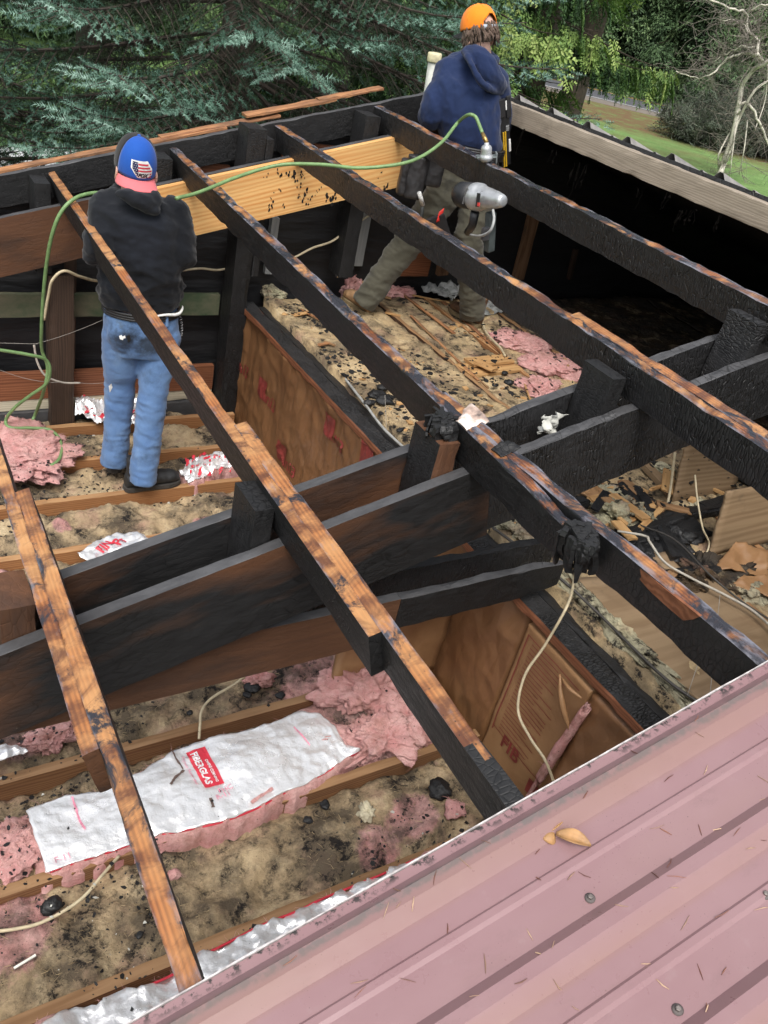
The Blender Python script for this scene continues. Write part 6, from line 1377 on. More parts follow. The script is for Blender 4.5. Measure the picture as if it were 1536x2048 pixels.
# tool belt
tb = empty('tool_belt', PY(935, 300, y2)); tb.parent = Bp; tb.matrix_parent_inverse = Bp.matrix_basis.inverted()
lea = plain('worn_black_leather', (.028, .027, .028), .45, 0, 18, .6, .3)
P = [PY(941, 296, y2-.03) + sdir*.196*math.cos(q) + fdir*.150*math.sin(q) for q in [i*math.pi/18 for i in range(37)]]
mb = MB()
for dz in (-.03, -.018, -.006, .006, .018): mb.tube([p+Z1*dz for p in P], .0075, 6)
mb.build('belt_strap', lea, tb, True)
def pouch(c, w_, d_, h_, M, name='pouch', flare=.85):
    mb = MB(); loft(mb, [(c, M.col[0], M.col[1], w_*flare, d_*flare), (c+M.col[2]*h_*.1, M.col[0], M.col[1], w_*.95, d_), (c+M.col[2]*h_*.7, M.col[0], M.col[1], w_, d_), (c+M.col[2]*h_, M.col[0], M.col[1], w_*1.03, d_*1.05)], 20)
    return skin(mb, name, [lea], tb, .006, 3, lambda p, n_: .003*ridge(p*14))
MP = Matrix((sdir, fdir, Z1)).transposed()
pouch(PY(822, 396, y2-.10), .060, .045, .23, MP); pouch(PY(800, 388, y2-.06), .028, .05, .19, MP); pouch(PY(862, 372, y2-.13), .055, .03, .22, MP)
g = bpy.data.objects.get('x')
hv = MB(); hv.tube([PY(846, 410, y2-.17), PY(838, 385, y2-.18)], .012, 10); hv.build('hammer_grip', plain('white_tape', (.6, .6, .58), .7, 0, 60, .5), tb, True)
MB().tube([PY(838, 470, y2-.14), PY(845, 412, y2-.17)], .011, 10).build('hammer_handle', plain('dark_rubber', (.02, .022, .02), .6), tb, True)
MB().box((-.055, -.012, -.14), (.055, .012, .06)).build('dark_bag', plain('black_cordura', (.015, .014, .016), .7), tb, False, .008, frame(PY(876, 450, y2-.16), (sdir+Z1*.6), Vector((-.6, 0, 1))))
sheet('red_mark', None, None, [PY(872, 445, y2-.176), PY(884, 440, y2-.176), PY(888, 416, y2-.176), PY(878, 424, y2-.176)], plain('bright_red', (.75, .04, .03), .6), 4, .001, 20, .001, tb)
decal(pantB, 'safety_vest', [(869, 322), (876, 322), (900, 340), (880, 342), (870, 338)], plain('hi_vis_lime', (.50, .85, .03), .7), Bp, .012, .006)

# ---------------- framing nailer hanging on the last purlin, level and hose
mag = plain('magnesium', (.50, .51, .52), .35, .6, 40, .15); bkp = plain('black_plastic', (.02, .02, .022), .4)
nx0 = 2.60
na = empty('nail_gun', PX(960, 395, nx0)); tag(na, 'silver and black framing nailer hanging below the last charred purlin', 'nail gun')
pA, pB = PX(917, 388, nx0), PX(1006, 402, nx0); ax = (pB-pA).normalized(); M = frame(pA, ax.orthogonal(), ax); L_ = (pB-pA).length
MB().lathe([(.035, .0), (.052, .012), (.060, .03), (.062, L_*.38)], M, 28).build('cap', bkp, na, True)
MB().lathe([(.063, L_*.38), (.064, L_*.40), (.064, L_*.50), (.058, L_*.52), (.052, L_*.62), (.040, L_*.85), (.030, L_*.97), (.026, L_*1.0), (.018, L_*1.01)], M, 28).build('housing', mag, na, True)
lab = PX(955, 405, nx0) + Vector((-.062, -.02, 0)); 
MB().box((-.012, -.002, -.03), (.012, .002, .03)).build('badge', bkp, na, False, .001, frame(PX(956, 400, nx0-.068), ax, Z1)); MB().box((-.007, -.002, -.010), (.007, .0035, .006)).build('badge_mark', plain('badge_red', (.55, .05, .04), .5), na, False, 0, frame(PX(957, 408, nx0-.072), ax, Z1))
for k in (-.02, 0, .02): MB().box((-.018, -.005, -.003), (.018, .004, .003)).build('vent_slot', plain('grey_slot', (.12, .12, .12), .5), na, False, .001, frame(PX(930, 392, nx0-.062)+Z1*k, Z1+ax*.2, ax))
MB().tube([PX(950, 425, nx0), PX(945, 450, nx0+.02), PX(935, 465, nx0+.04)], [.022, .02, .018], 12).build('handle', bkp, na, True)
MB().box((-.02, -.02, -.19), (.02, .02, 0)).build('magazine', plain('dark_grey_tool', (.07, .085, .085), .45), na, False, .006, frame(PX(982, 425, nx0+.03), Vector((.9, .1, .25)), Vector((-.25, 0, 1))))
MB().box((-.018, -.012, -.06), (.018, .012, 0)).build('nose', plain('dark_steel', (.16, .16, .17), .4, .7), na, False, .004, frame(PX(972, 455, nx0+.01), Vector((1, 0, .2)), Vector((-.2, 0, 1))))
P = spline([PX(986, 420, nx0-.02), PX(988, 440, nx0-.05), PX(980, 462, nx0-.06), PX(960, 472, nx0-.05), PX(941, 470, nx0)], 8); MB().tube(P, .0065, 8).build('grey_loop', plain('grey_hose', (.33, .34, .33), .5), na, True)
fc = PW(972, 318, .01); M = frame(fc, U, W)
ft = empty('air_filter', fc); tag(ft, 'silver air fitting with grey bracket clamped on the last purlin', 'air fitting')
MB().lathe([(.024, -.01), (.034, .0), (.036, .012), (.030, .02), (.026, .028), (.027, .05), (.022, .062), (.012, .068), (.011, .078)], M, 24).build('bowl', mag, ft, True)
MB().box((-.05, -.022, .008), (.05, .022, .016)).build('bracket', plain('grey_zinc', (.22, .25, .25), .4, .6), ft, False, .003, frame(fc, Vector((.8, -.4, .2)), W)); MB().box((.046, -.02, -.02), (.054, .02, .03)).build('bracket_tab', plain('grey_zinc2', (.30, .33, .34), .4, .6), ft, False, .003, frame(fc, Vector((.8, -.4, .2)), W))
tp = fc + W*.078; 
pc = PX(961, 258, tp.x)
MB().tube([tp, tp.lerp(pc, .35), tp.lerp(pc, .75)], [.010, .011, .008], 10).build('coupler', plain('brass', (.42, .28, .10), .35, .9, 60, .3), ft, True)
hs_ = plain('green_hose', (.16, .27, .105), .45, 0, 30, .25)
pts = [tp.lerp(pc, .7), PX(957, 246, tp.x), PX(950, 233, tp.x-.01), PX(936, 230, tp.x-.03), PW(915, 246, .10), PW(885, 283, .07), PW(845, 312, .04), PW(800, 328, .03), PW(720, 336, .03), PW(640, 329, .04), PW(560, 330, .04), PW(480, 352, .03), PW(400, 384, .035), PW(352, 397, .06)]
tag(MB().tube(spline(pts, 10), .0085, 10).build('air_hose', hs_, None, True), 'pale green air hose running from the nailer over the purlins to the man in jeans', 'air hose', 'green air hoses')
pts = [PY(230, 388, 4.2), PY(188, 386, 4.15), PY(150, 397, 4.1), PY(122, 425, 4.08), PY(104, 470, 4.1), PY(93, 530, 4.15), PY(86, 600, 4.2), PY(83, 660, 4.25), PY(84, 700, 4.3), PY(95, 735, 4.3), PY(88, 780, 4.3), PZ(70, 830, .08), PZ(55, 862, .05), PZ(50, 900, .05), PZ(60, 925, .05), PZ(85, 935, .05), PZ(112, 925, .06), PZ(123, 905, .06), PZ(120, 880, .06), PZ(100, 860, .06), PZ(62, 856, .07), PZ(20, 855, .08), PZ(12, 840, .10), PY(30, 815, 4.35), PY(62, 790, 4.3), PY(90, 770, 4.25), PY(100, 745, 4.22), PY(92, 720, 4.22), PY(60, 710, 4.2), PY(0, 700, 4.2), PY(-60, 690, 4.2)]
tag(MB().tube(spline(pts, 10), .009, 10).build('air_hose', hs_, None, True), 'pale green air hose coiling down beside the dark wooden post at far left', 'air hose', 'green air hoses')
lv = empty('level_tool', PY(1010, 270, 4.05)); tag(lv, 'black upright tool with yellow rails behind the right hip of the man in navy', 'tool')
yel = plain('yellow_rail', (.60, .36, .02), .5)
zd = (PY(1008, 212, 4.12)-PY(1012, 335, 4.12)).normalized(); M = frame(PY(1010, 330, 4.12), X1-zd*zd.x, zd)
MB().box((-.035, -.02, .0), (.030, .02, .37)).build('case', bkp, lv, False, .006, M); MB().box((-.045, -.03, .28), (-.005, -.018, .385)).build('pad', bkp, lv, False, .006, M); MB().box((.004, -.03, .27), (.036, -.018, .39)).build('pad', bkp, lv, False, .006, M)
MB().box((-.024, -.026, .0), (-.016, -.019, .20)).build('rail', yel, lv, False, .001, M); MB().box((-.010, -.026, .0), (-.002, -.019, .20)).build('rail', yel, lv, False, .001, M)
MB().box((.016, -.026, .08), (.028, -.019, .15)).build('sticker', wht, lv, False, .001, M); MB().box((.0, -.026, .20), (.02, -.018, .23)).build('buckle', mag, lv, False, .002, M); MB().box((-.004, -.032, .32), (.004, -.029, .37)).build('white_mark', wht, lv, False, .001, M)
# ------------------------------------------------------------------ ground, road, lawn
GZ = -2.5
t = NT('lawn'); P = t.co; n = t.noise(.10, 5, .6, P); f = t.noise(1.3, 6, .7, P); g_ = t.noise(9, 5, .7, P)
c = t.mix(t.ramp(f, [(.35, 0.), (.65, 1.)]), (.13, .225, .07), (.205, .32, .11)); c = t.mix(t.ramp(g_, [(.35, 0.), (.7, .5)]), c, (.06, .13, .03))
c = t.mix(t.ramp(n, [(.60, 0.), (.72, .7)]), c, (.17, .12, .06))
x, y, z = t.sep(P)
# leaf litter: a belt along the road edge and under the trees
e = t.math('ADD', t.math('MULTIPLY', x, .74), t.math('MULTIPLY', y, .67)); e = t.math('ADD', e, t.math('MULTIPLY', t.math('SUBTRACT', t.noise(.35, 5, .7, P), .5), 12))
lit = t.ramp(t.math('DIVIDE', e, 100.0), [(.50, 0.), (.545, 1.)])
c = t.mix(t.math('MULTIPLY', lit, t.ramp(t.noise(1.1, 7, .8, P), [(.36, .1), (.54, 1.)])), c, (.165, .10, .055))
lawn = t.done(c, .95, t.bump(g_, .6, .05), spec=.2)
struct(obj('ground', pyd('ground', [(-220, -220, GZ), (260, -220, GZ), (260, 260, GZ), (-220, 260, GZ)], [(0, 1, 2, 3)]), lawn))
def rl(px, py): return PZ(px, py, GZ)
ra, rb = rl(1164, 190), rl(1400, 246); rd_ = (rb-ra).normalized(); rn = Vector((-rd_.y, rd_.x, 0)); rn = rn if rn.dot(Vector((.7, .7, 0))) > 0 else -rn
rw_ = (rl(1303, 194)-ra).dot(rn)
t = NT('asphalt'); n = t.noise(.6, 6, .6, t.co); asph = t.done(t.mix(n, (.075, .078, .088), (.105, .108, .12)), .75, t.bump(t.noise(30, 3, .6, t.co), .3, .01))
def band(name, a, b, dz, m, s0=-120, s1=160):
    q = [ra+rd_*s0+rn*a, ra+rd_*s1+rn*a, ra+rd_*s1+rn*b, ra+rd_*s0+rn*b]; return struct(obj(name, pyd(name, [(p.x, p.y, GZ+dz) for p in q], [(0, 1, 2, 3)]), m))
t = NT('gravel'); grv = t.done(t.ramp(t.noise(2.5, 8, .8, t.co), [(.35, (.13, .105, .085)), (.65, (.24, .215, .185))]), .95)
band('road_shoulder', -3.0, rw_+1.6, .004, grv); band('road', 0, rw_, .012, asph)
yl = plain('road_yellow', (.55, .36, .05), .7, 0, 3, .3); wl = plain('road_white', (.62, .62, .60), .7, 0, 3, .25)
band('road_marking', .35, .60, .018, wl); band('road_marking', rw_-.60, rw_-.35, .018, wl); band('road_marking', rw_*.52, rw_*.52+.22, .018, yl); band('road_marking', rw_*.52+.5, rw_*.52+.72, .018, yl)

# ------------------------------------------------------------------ vegetation helpers
def inst(tv, tf, Ms, ps):
    """template verts (n,3) / faces (m,3) through rotations-scales Ms (k,3,3) and positions ps (k,3)"""
    k, n = len(ps), len(tv); V = np.einsum('kij,nj->kni', Ms, tv) + ps[:, None, :]
    Fx = tf[None] + (np.arange(k)*n)[:, None, None]; return V.reshape(-1, 3), Fx.reshape(-1, tf.shape[1])
def frames(d, up, s):
    """rotations with x along d (k,3), z near up; scaled by s (k,)"""
    d = d/np.linalg.norm(d, axis=1, keepdims=True); y = np.cross(up, d); y /= np.maximum(1e-6, np.linalg.norm(y, axis=1, keepdims=True)); z = np.cross(d, y)
    return np.stack([d, y, z], axis=2)*s[:, None, None]
def foliage(name, parent, T, Ms, ps, tint, mat):
    V, Fx = inst(T[0], T[1], Ms, ps); me = fastmesh(name, V, Fx); a = me.attributes.new('tint', 'FLOAT', 'POINT'); a.data.foreach_set('value', np.repeat(np.asarray(tint, dtype=np.float32), len(T[0])))
    return obj(name, me, mat, parent)
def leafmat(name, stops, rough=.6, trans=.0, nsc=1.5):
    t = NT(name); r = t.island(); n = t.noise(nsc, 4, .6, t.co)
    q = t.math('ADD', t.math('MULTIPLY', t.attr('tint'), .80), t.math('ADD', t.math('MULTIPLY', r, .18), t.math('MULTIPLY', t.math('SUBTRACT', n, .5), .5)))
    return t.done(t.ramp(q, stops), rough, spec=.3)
# bottle-brush spruce shoot of unit length along x
def shoot_template(N, nl=.34, w=.030, seed=1):
    r = np.random.default_rng(seed); v = []; f = []
    for i in range(N):
        s = (i+r.random())/N; q = i*2.399+r.random(); el = 1.25 - .75*s**2 + .3*(r.random()-.5)
        b = np.array([s*.92, 0, 0]); o = np.array([math.cos(el), math.sin(el)*math.cos(q), math.sin(el)*math.sin(q)]); L = nl*(.75+.4*r.random())*(1-.25*s)
        sd = np.cross(o, [0.31, .2, .93]); sd /= np.linalg.norm(sd); k = len(v)
        v += [b-sd*w*.5, b+sd*w*.5, b+o*L]; f.append((k, k+1, k+2))
    return np.array(v), np.array(f)
TS = [shoot_template(34, .27, .060), shoot_template(22, .36, .075)]
bark = plain('spruce_bark', (.055, .042, .033), .95, 0, 14, .5, .8); barkc = plain('cedar_bark', (.05, .036, .026), .95, 0, 8, .5, .8)
def spruce(label, base, H, R, zs, mat, seed, droop=.22, shoot=.115, dens=1.0, tmpl=0, cat='tree', name='spruce_tree', group=None, lean=None):
    r = np.random.default_rng(seed); root = empty(name, base); tag(root, label, cat, group); B = np.array(base)
    mb = MB(); top = Vector(base)+Vector((0, 0, H)); mb.tube([Vector(base), Vector(base).lerp(top, .3), Vector(base).lerp(top, .7), top], [.018*H, .014*H, .007*H, .01], 12); 
    P = []; D = []; UPS = []; SC = []; TI = []
    for z in zs:
        nb = r.integers(9, 13); a0 = r.random()*6.28
        for i in range(nb):
            az = a0 + 6.283*i/nb + r.normal()*.16; zz = z + r.normal()*.14; L = R*max(.12, 1-(zz/H))**.75*(.72+.4*r.random())
            out = np.array([math.cos(az), math.sin(az), 0]); sdv = np.array([-math.sin(az), math.cos(az), 0]); n = 12; path = []
            dr = droop*(.7+.6*r.random())
            for k in range(n+1):
                s = k/n; path.append(B + np.array([0, 0, zz]) + out*L*s + sdv*.10*L*math.sin(s*3+i)*.5 + np.array([0, 0, -dr*L*(s**1.15) + .16*L*s**3.2]))
            path = np.array(path); mb.tube([Vector(p) for p in path], [.0075*L*(1-.9*k/n)+.002 for k in range(n+1)], 5, False)
            fc_ = 1.0 if out[0]*B[0]+out[1]*B[1] < .25*math.hypot(B[0], B[1]) and zz < 6.0 else .45
            m = int(L*.9/.085*dens*fc_)
            for j in range(int(m*1.3)):      # shoots straight on the limb
                s = .25+.75*(j+r.random())/(m*1.3); x = s*n; k = min(n-1, int(x)); pp = path[k]+(path[k+1]-path[k])*(x-k); fw_ = path[k+1]-path[k]; fw_ /= np.linalg.norm(fw_)
                P.append(pp); D.append(fw_*.7+sdv*r.normal()*.7+np.array([0, 0, .25+.3*r.random()])); UPS.append((0, 0, 1.0)); SC.append(shoot*(.8+.5*r.random())); TI.append(min(1, max(0, s*.85-.2+r.normal()*.1)))
            for j in range(m):
                s = .18 + .82*(j+r.random()*.6)/m; x = s*n; k = min(n-1, int(x)); p = path[k]+(path[k+1]-path[k])*(x-k); fw_ = path[k+1]-path[k]; fw_ /= np.linalg.norm(fw_)
                side = 1 if j % 2 else -1
                l2 = (.16 + .42*(1-s)*min(1, s*2.2)*L*.55)*(.7+.6*r.random())
                d2 = fw_*.72 + sdv*side*.75 + np.array([0, 0, -.18-.35*(1-s)*r.random()]); d2 /= np.linalg.norm(d2)
                ns = max(2, int(l2/.062*dens)); 
                for q in range(ns):
                    u = (q+.5)/ns; pp = p + d2*l2*u + np.array([0, 0, -.10*l2*u*u]); live = s*.75+u*.35
                    if live < .34 and r.random() < .5: continue
                    if q < ns-1:
                        s3 = 1 if q % 2 else -1; d3 = d2*.75 + np.cross(d2, [0, 0, 1.0])*s3*.65 + np.array([0, 0, r.normal()*.2-.12])
                    else: d3 = d2 + np.array([0, 0, .1])
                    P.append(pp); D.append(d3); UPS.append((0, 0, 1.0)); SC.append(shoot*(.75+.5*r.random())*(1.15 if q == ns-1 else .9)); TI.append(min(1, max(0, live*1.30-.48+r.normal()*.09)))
                if l2 > .3: mb.tube([Vector(p), Vector(p+d2*l2*.5), Vector(p+d2*l2*.95+np.array([0, 0, -.1*l2]))], [.006, .004, .002], 4, False)
                # bare dead twigs near the trunk
                if s < .5 and r.random() < .6:
                    e = p + d2*.3*r.random() + np.array([0, 0, -.35*r.random()]) + r.normal(size=3)*.1; mb.tube([Vector(p), Vector((p+e)/2+r.normal(size=3)*.03), Vector(e)], [.005, .003, .0015], 3, False)
    mb.build('trunk', bark, root)
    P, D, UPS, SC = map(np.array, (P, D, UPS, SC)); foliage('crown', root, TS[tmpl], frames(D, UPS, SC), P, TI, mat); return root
def frond_template(seed=2, n=9, m=4):
    """a flat drooping cedar spray of unit length along x, in the xy plane"""
    r = np.random.default_rng(seed); v = []; f = []
    def leaf(b, d, L, w, zt):
        sd = np.array([-d[1], d[0], 0]); k = len(v); mid = b+d*L*.5
        v.extend([b, mid-sd*w+np.array([0, 0, zt]), b+d*L+np.array([0, 0, -L*.18]), mid+sd*w-np.array([0, 0, zt])]); f.extend([(k, k+1, k+2), (k, k+2, k+3)])
    for i in range(n):
        s = .06+.94*i/n; side = 1 if i % 2 else -1; b = np.array([s, .03*math.sin(s*6), -.22*s*s]); L = .46*(1-s*.62)*(.7+.5*r.random())*min(1, .55+s*2); a = side*(.72+.25*r.random()); d = np.array([math.cos(a), math.sin(a), 0])
        for j in range(m):
            u = (j+.3)/m; bb = b+d*L*u+np.array([0, 0, -.12*L*u]); sj = 1 if j % 2 else -1; aa = a + sj*(.55+.2*r.random()); dd = np.array([math.cos(aa), math.sin(aa), 0]); leaf(bb, dd, L*.46*(1-.4*u), L*.085, .012*r.normal())
        leaf(b+d*L*.7, d, L*.42, L*.08, 0)
        leaf(b, d, L*.75, L*.03, 0)
    leaf(np.array([.86, 0, -.16]), np.array([1., 0, 0]), .2, .022, 0); leaf(np.array([0., 0, 0]), np.array([1., 0, 0]), .9, .010, 0)
    return np.array(v), np.array(f)
TF = [frond_template(2, 11, 5), frond_template(5, 6, 3)]
def cedar(label, base, H, R, mat, seed, frond=.5, zlo=1.2, nb=90, per=26, tmpl=0, name='cedar_tree', group=None, hang=.75, zhi=None, cone=.8, barkm=None, extra=None):
    r = np.random.default_rng(seed); root = empty(name, base); tag(root, label, 'tree', group); B = np.array(base); mb = MB(); top = Vector(base)+Vector((0, 0, H))
    mb.tube([Vector(base), Vector(base).lerp(top, .25), Vector(base).lerp(top, .65), top], [.024*H, .018*H, .010*H, .02], 12); P = []; D = []; UPS = []; SC = []; TI = []
    jobs = [(zlo + ((zhi or H*.96)-zlo)*((i+r.random())/nb), r.random()*6.283, 1.0) for i in range(nb)] + (extra or [])
    for (zz, az, kL) in jobs:
            L = R*(max(.06, 1-zz/H))**cone*(.65+.45*r.random())*kL; out = np.array([math.cos(az), math.sin(az), 0]); sdv = np.array([-math.sin(az), math.cos(az), 0]); n = 9
            path = np.array([B + np.array([0, 0, zz]) + out*L*(k/n) + sdv*.12*L*math.sin(k/n*2.5+az) + np.array([0, 0, -.32*L*(k/n)**1.5 + .18*L*(k/n)**3.5]) for k in range(n+1)])
            mb.tube([Vector(p) for p in path], [.008*L*(1-.9*k/n)+.003 for k in range(n+1)], 5, False); clump = r.normal()*.18
            for j in range(int(per*(.4+.6*L/R*1.3))):
                s = .10+.90*r.random()**.8; x = s*n; k = min(n-1, int(x)); p = path[k]+(path[k+1]-path[k])*(x-k); fw_ = path[k+1]-path[k]; fw_ /= np.linalg.norm(fw_)
                sd_ = 1 if r.random() < .5 else -1; d = fw_*.55 + sdv*sd_*(.25+.6*r.random()) + np.array([0, 0, -hang*(.5+r.random())])
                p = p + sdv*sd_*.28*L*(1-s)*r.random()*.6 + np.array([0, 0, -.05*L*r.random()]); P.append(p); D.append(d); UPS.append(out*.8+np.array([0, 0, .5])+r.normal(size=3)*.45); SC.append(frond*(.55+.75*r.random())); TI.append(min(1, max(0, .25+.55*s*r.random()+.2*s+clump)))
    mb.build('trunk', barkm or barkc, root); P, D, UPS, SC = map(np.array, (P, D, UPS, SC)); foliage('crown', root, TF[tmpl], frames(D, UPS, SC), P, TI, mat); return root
m_blue = leafmat('blue_spruce_needles', [(.05, (.016, .020, .009)), (.30, (.022, .045, .018)), (.46, (.06, .13, .09)), (.68, (.165, .28, .215)), (.95, (.31, .44, .37))])
m_cedar = leafmat('cedar_sprays', [(.05, (.010, .022, .008)), (.30, (.030, .072, .022)), (.55, (.11, .20, .055)), (.8, (.24, .34, .09)), (1.0, (.38, .45, .16))], nsc=.9)
m_dark = leafmat('fir_sprays', [(.05, (.008, .018, .008)), (.4, (.03, .068, .024)), (.7, (.075, .145, .045)), (1.0, (.15, .23, .08))], nsc=.6)
m_farg = leafmat('far_sprays', [(.05, (.016, .026, .014)), (.4, (.045, .085, .036)), (.7, (.10, .17, .07)), (1.0, (.19, .27, .12))], nsc=.25)

# blue spruce close behind the far wall
def at_y(px, py, y): p = PY(px, py, y); return (p.x, p.y, GZ)
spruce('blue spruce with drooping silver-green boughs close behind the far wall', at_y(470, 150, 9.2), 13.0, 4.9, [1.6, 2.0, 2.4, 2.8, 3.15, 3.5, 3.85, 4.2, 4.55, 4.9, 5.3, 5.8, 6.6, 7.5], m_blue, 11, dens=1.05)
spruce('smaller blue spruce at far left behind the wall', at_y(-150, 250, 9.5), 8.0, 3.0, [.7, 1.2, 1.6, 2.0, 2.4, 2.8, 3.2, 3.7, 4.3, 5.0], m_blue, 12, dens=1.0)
dkbark = plain('dark_fir_bark', (.035, .028, .024), .95, 0, 8, .5, .8)
# tree of plain green just behind it, filling between spruce and the navy man
cedar('green fir with feathery boughs behind the spruce, left of the man in navy', (7.2, 13.6, GZ), 15, 4.0, m_dark, 21, .42, .8, 120, 46, 0, 'fir_tree', 'dark trees behind the house', barkm=dkbark)
cedar('dark fir at far left behind the spruce', (.6, 15.5, GZ), 16, 4.2, m_dark, 22, .5, .8, 90, 34, 1, 'fir_tree', 'dark trees behind the house', barkm=dkbark)
cedar('tall dark fir behind the spruce and the white van', (6.0, 24, GZ), 20, 5.0, m_dark, 23, .8, 3.4, 90, 34, 1, 'fir_tree', 'dark trees behind the house', barkm=dkbark)
cedar('dark fir further behind the spruce at left', (.5, 27, GZ), 20, 5.0, m_dark, 24, .8, 2.8, 80, 32, 1, 'fir_tree', 'dark trees behind the house', barkm=dkbark)
# the big hanging cedar right of the man in navy
def at_d(px, py, d):
    q = ray(px, py); h = math.hypot(q.x, q.y); return (q.x/h*d, q.y/h*d, GZ)
b = at_d(1085, 60, 21)
cedar('red cedar with long hanging yellow-green sprays right of the man in navy', b, 19, 5.6, m_cedar, 31, .70, 6.5, 130, 75, 0, hang=1.0, extra=[(4.8, -.75, .62), (4.6, -.9, .6)])
cedar('second red cedar behind, nearer the road', at_d(1190, 40, 31), 20, 5.2, m_cedar, 32, 1.0, 8.0, 100, 60, 0, hang=.9)
cedar('red cedar between the spruce and the big hanging cedar', at_d(880, 60, 19), 17, 4.4, m_cedar, 33, .62, 1.2, 110, 46, 0, hang=.9)
# forest beyond the road
GF = 'trees beyond the road'
KF = ['tall dull green fir in the wood beyond the road', 'dark dull fir standing deep in the wood beyond the road', 'broad olive tree in the wood beyond the road']
i = 0
for (px, dist, H, R) in [(1010, 78, 26, 7), (1090, 84, 28, 7), (1150, 80, 24, 7), (1215, 88, 27, 8), (1270, 82, 22, 7), (1330, 86, 26, 8), (1385, 80, 21, 7), (1440, 84, 25, 8), (1495, 78, 22, 7), (1550, 80, 24, 8), (1610, 76, 22, 8), (1180, 96, 30, 9), (1300, 98, 30, 9), (1420, 98, 30, 9), (1530, 95, 29, 9), (940, 82, 28, 8), (860, 60, 26, 8), (780, 52, 24, 8), (700, 46, 24, 7), (560, 44, 22, 7), (420, 46, 24, 7), (250, 44, 22, 7), (80, 42, 22, 7), (-90, 40, 22, 7)]:
    b = at_d(px, 100, dist); cedar(KF[i % 3], b, H, R, m_farg, 40+i, 2.1, .4, 80, 34, 1, 'fir_tree', GF, .7, zhi=H*.9); i += 1
# brambles and shrubs by the lawn
m_bram = leafmat('bramble_leaves', [(.05, (.030, .028, .022)), (.4, (.06, .075, .05)), (.7, (.11, .14, .10)), (1.0, (.20, .19, .14))], nsc=.7)
m_rust = leafmat('rust_leaves', [(.05, (.08, .04, .02)), (.5, (.24, .11, .03)), (1.0, (.42, .22, .05))], nsc=.7)
twg = plain('grey_twig', (.20, .175, .15), .9, 0, 5, .4)
def shrub(label, base, h, r_, mat, seed, n=900, leaf=.16, twigs=60, name='shrub', group='shrubs beside the road and lawn'):
    r = np.random.default_rng(seed); root = empty(name, base); tag(root, label, 'shrub', group); B = np.array(base); mb = MB(); tips = []
    for i in range(twigs):
        a = r.random()*6.283; o = np.array([math.cos(a), math.sin(a), 0]); p0 = B + o*r_*.4*r.random(); p2 = p0 + o*r_*(.3+.6*r.random()) + np.array([0, 0, h*(.55+.55*r.random())]); p1 = (p0+p2)/2 + np.array([0, 0, h*.15]) + r.normal(size=3)*.15*r_; p3 = p2+o*r_*.3+np.array([0, 0, -h*.15*r.random()])
        mb.tube([Vector(p0), Vector(p1), Vector(p2), Vector(p3)], [.022, .015, .009, .004], 4, False); tips += [(p0, p1), (p1, p2), (p2, p3)]
    mb.build('stem', twg, root)
    if n:
        k = r.integers(0, len(tips), n); u = r.random(n)[:, None]; A_ = np.array([tips[q][0] for q in k]); C_ = np.array([tips[q][1] for q in k]); Pp = A_+(C_-A_)*u+r.normal(size=(n, 3))*.22*r_*.5; Pp[:, 2] = np.maximum(Pp[:, 2], base[2]+.05)
        D = r.normal(size=(n, 3)); Up = r.normal(size=(n, 3)); foliage('crown', root, TF[1], frames(D, Up, leaf*(.6+.8*r.random(n))), Pp, r.random(n), mat)
    return root
for j, (px, py, h, rr_, m_, n, lab) in enumerate([(1385, 285, 1.1, 2.0, m_bram, 1500, 'grey-green bramble mound between the lawn and the road, left end'), (1420, 292, 1.5, 2.4, m_bram, 1600, 'tall grey-green bramble mound right of the lawn'), (1462, 300, 2.0, 2.8, m_bram, 1400, 'brown and green bramble behind the bare birch'), (1500, 305, 2.8, 2.8, m_bram, 1100, 'brown bramble thicket right of the birch'), (1545, 318, 3.0, 3.0, m_bram, 900, 'bramble thicket at the right edge'), (1410, 214, 2.0, 2.2, m_rust, 1400, 'rust coloured shrub at the far side of the road'), (1350, 196, 1.6, 2.5, m_rust, 700, 'pale rusty shrubs beyond the road'), (1213, 168, 1.5, 2.2, m_rust, 800, 'orange shrub beyond the road behind the cedar'), (1455, 235, 3.2, 3.4, m_bram, 700, 'bare grey shrub beyond the road at right'), (1500, 245, 3.6, 3.4, m_bram, 600, 'tall bare grey shrub at right behind the birch'), (1285, 182, 1.3, 2.6, m_bram, 900, 'low green shrubs beyond the road')]):
    q = rl(px, py); shrub(lab, (q.x, q.y, GZ), h, rr_, m_, 70+j, n, .55, 70)
# bare pale birch at right
wbark = plain('pale_birch_bark', (.60, .56, .48), .8, 0, 3, .35, .4)
q = rl(1440, 352); bb = Vector((q.x, q.y, GZ)); root = empty('birch_tree', bb); tag(root, 'bare pale birch with crooked branches and fine twigs at the right', 'tree')
dist = math.hypot(bb.x, bb.y)
def bp(px, py, off=0.0):
    d = ray(px, py); h = math.hypot(d.x, d.y); return CAM + d*((dist+off)/h)
mb = MB(); tw = MB(); rb_ = random.Random(3)
def twigs(P, n, L, dep=2):
    for i in range(n):
        k = rb_.randrange(1, len(P)); p = P[k-1].lerp(P[k], rb_.random()); d = Vector((rb_.gauss(0, 1), rb_.gauss(0, 1), rb_.gauss(.1, .8))).normalized(); l_ = L*rb_.uniform(.4, 1.2); pts = [p]; 
        for j in range(4): d = (d + Vector((rb_.gauss(0, .3), rb_.gauss(0, .3), rb_.gauss(-.03, .25)))).normalized(); pts.append(pts[-1]+d*l_/4)
        tw.tube(pts, [.014, .011, .009, .007, .004] if dep == 2 else [.009, .008, .006, .005, .003], 4, False)
        if dep > 1: twigs(pts, 5, L*.55, dep-1)
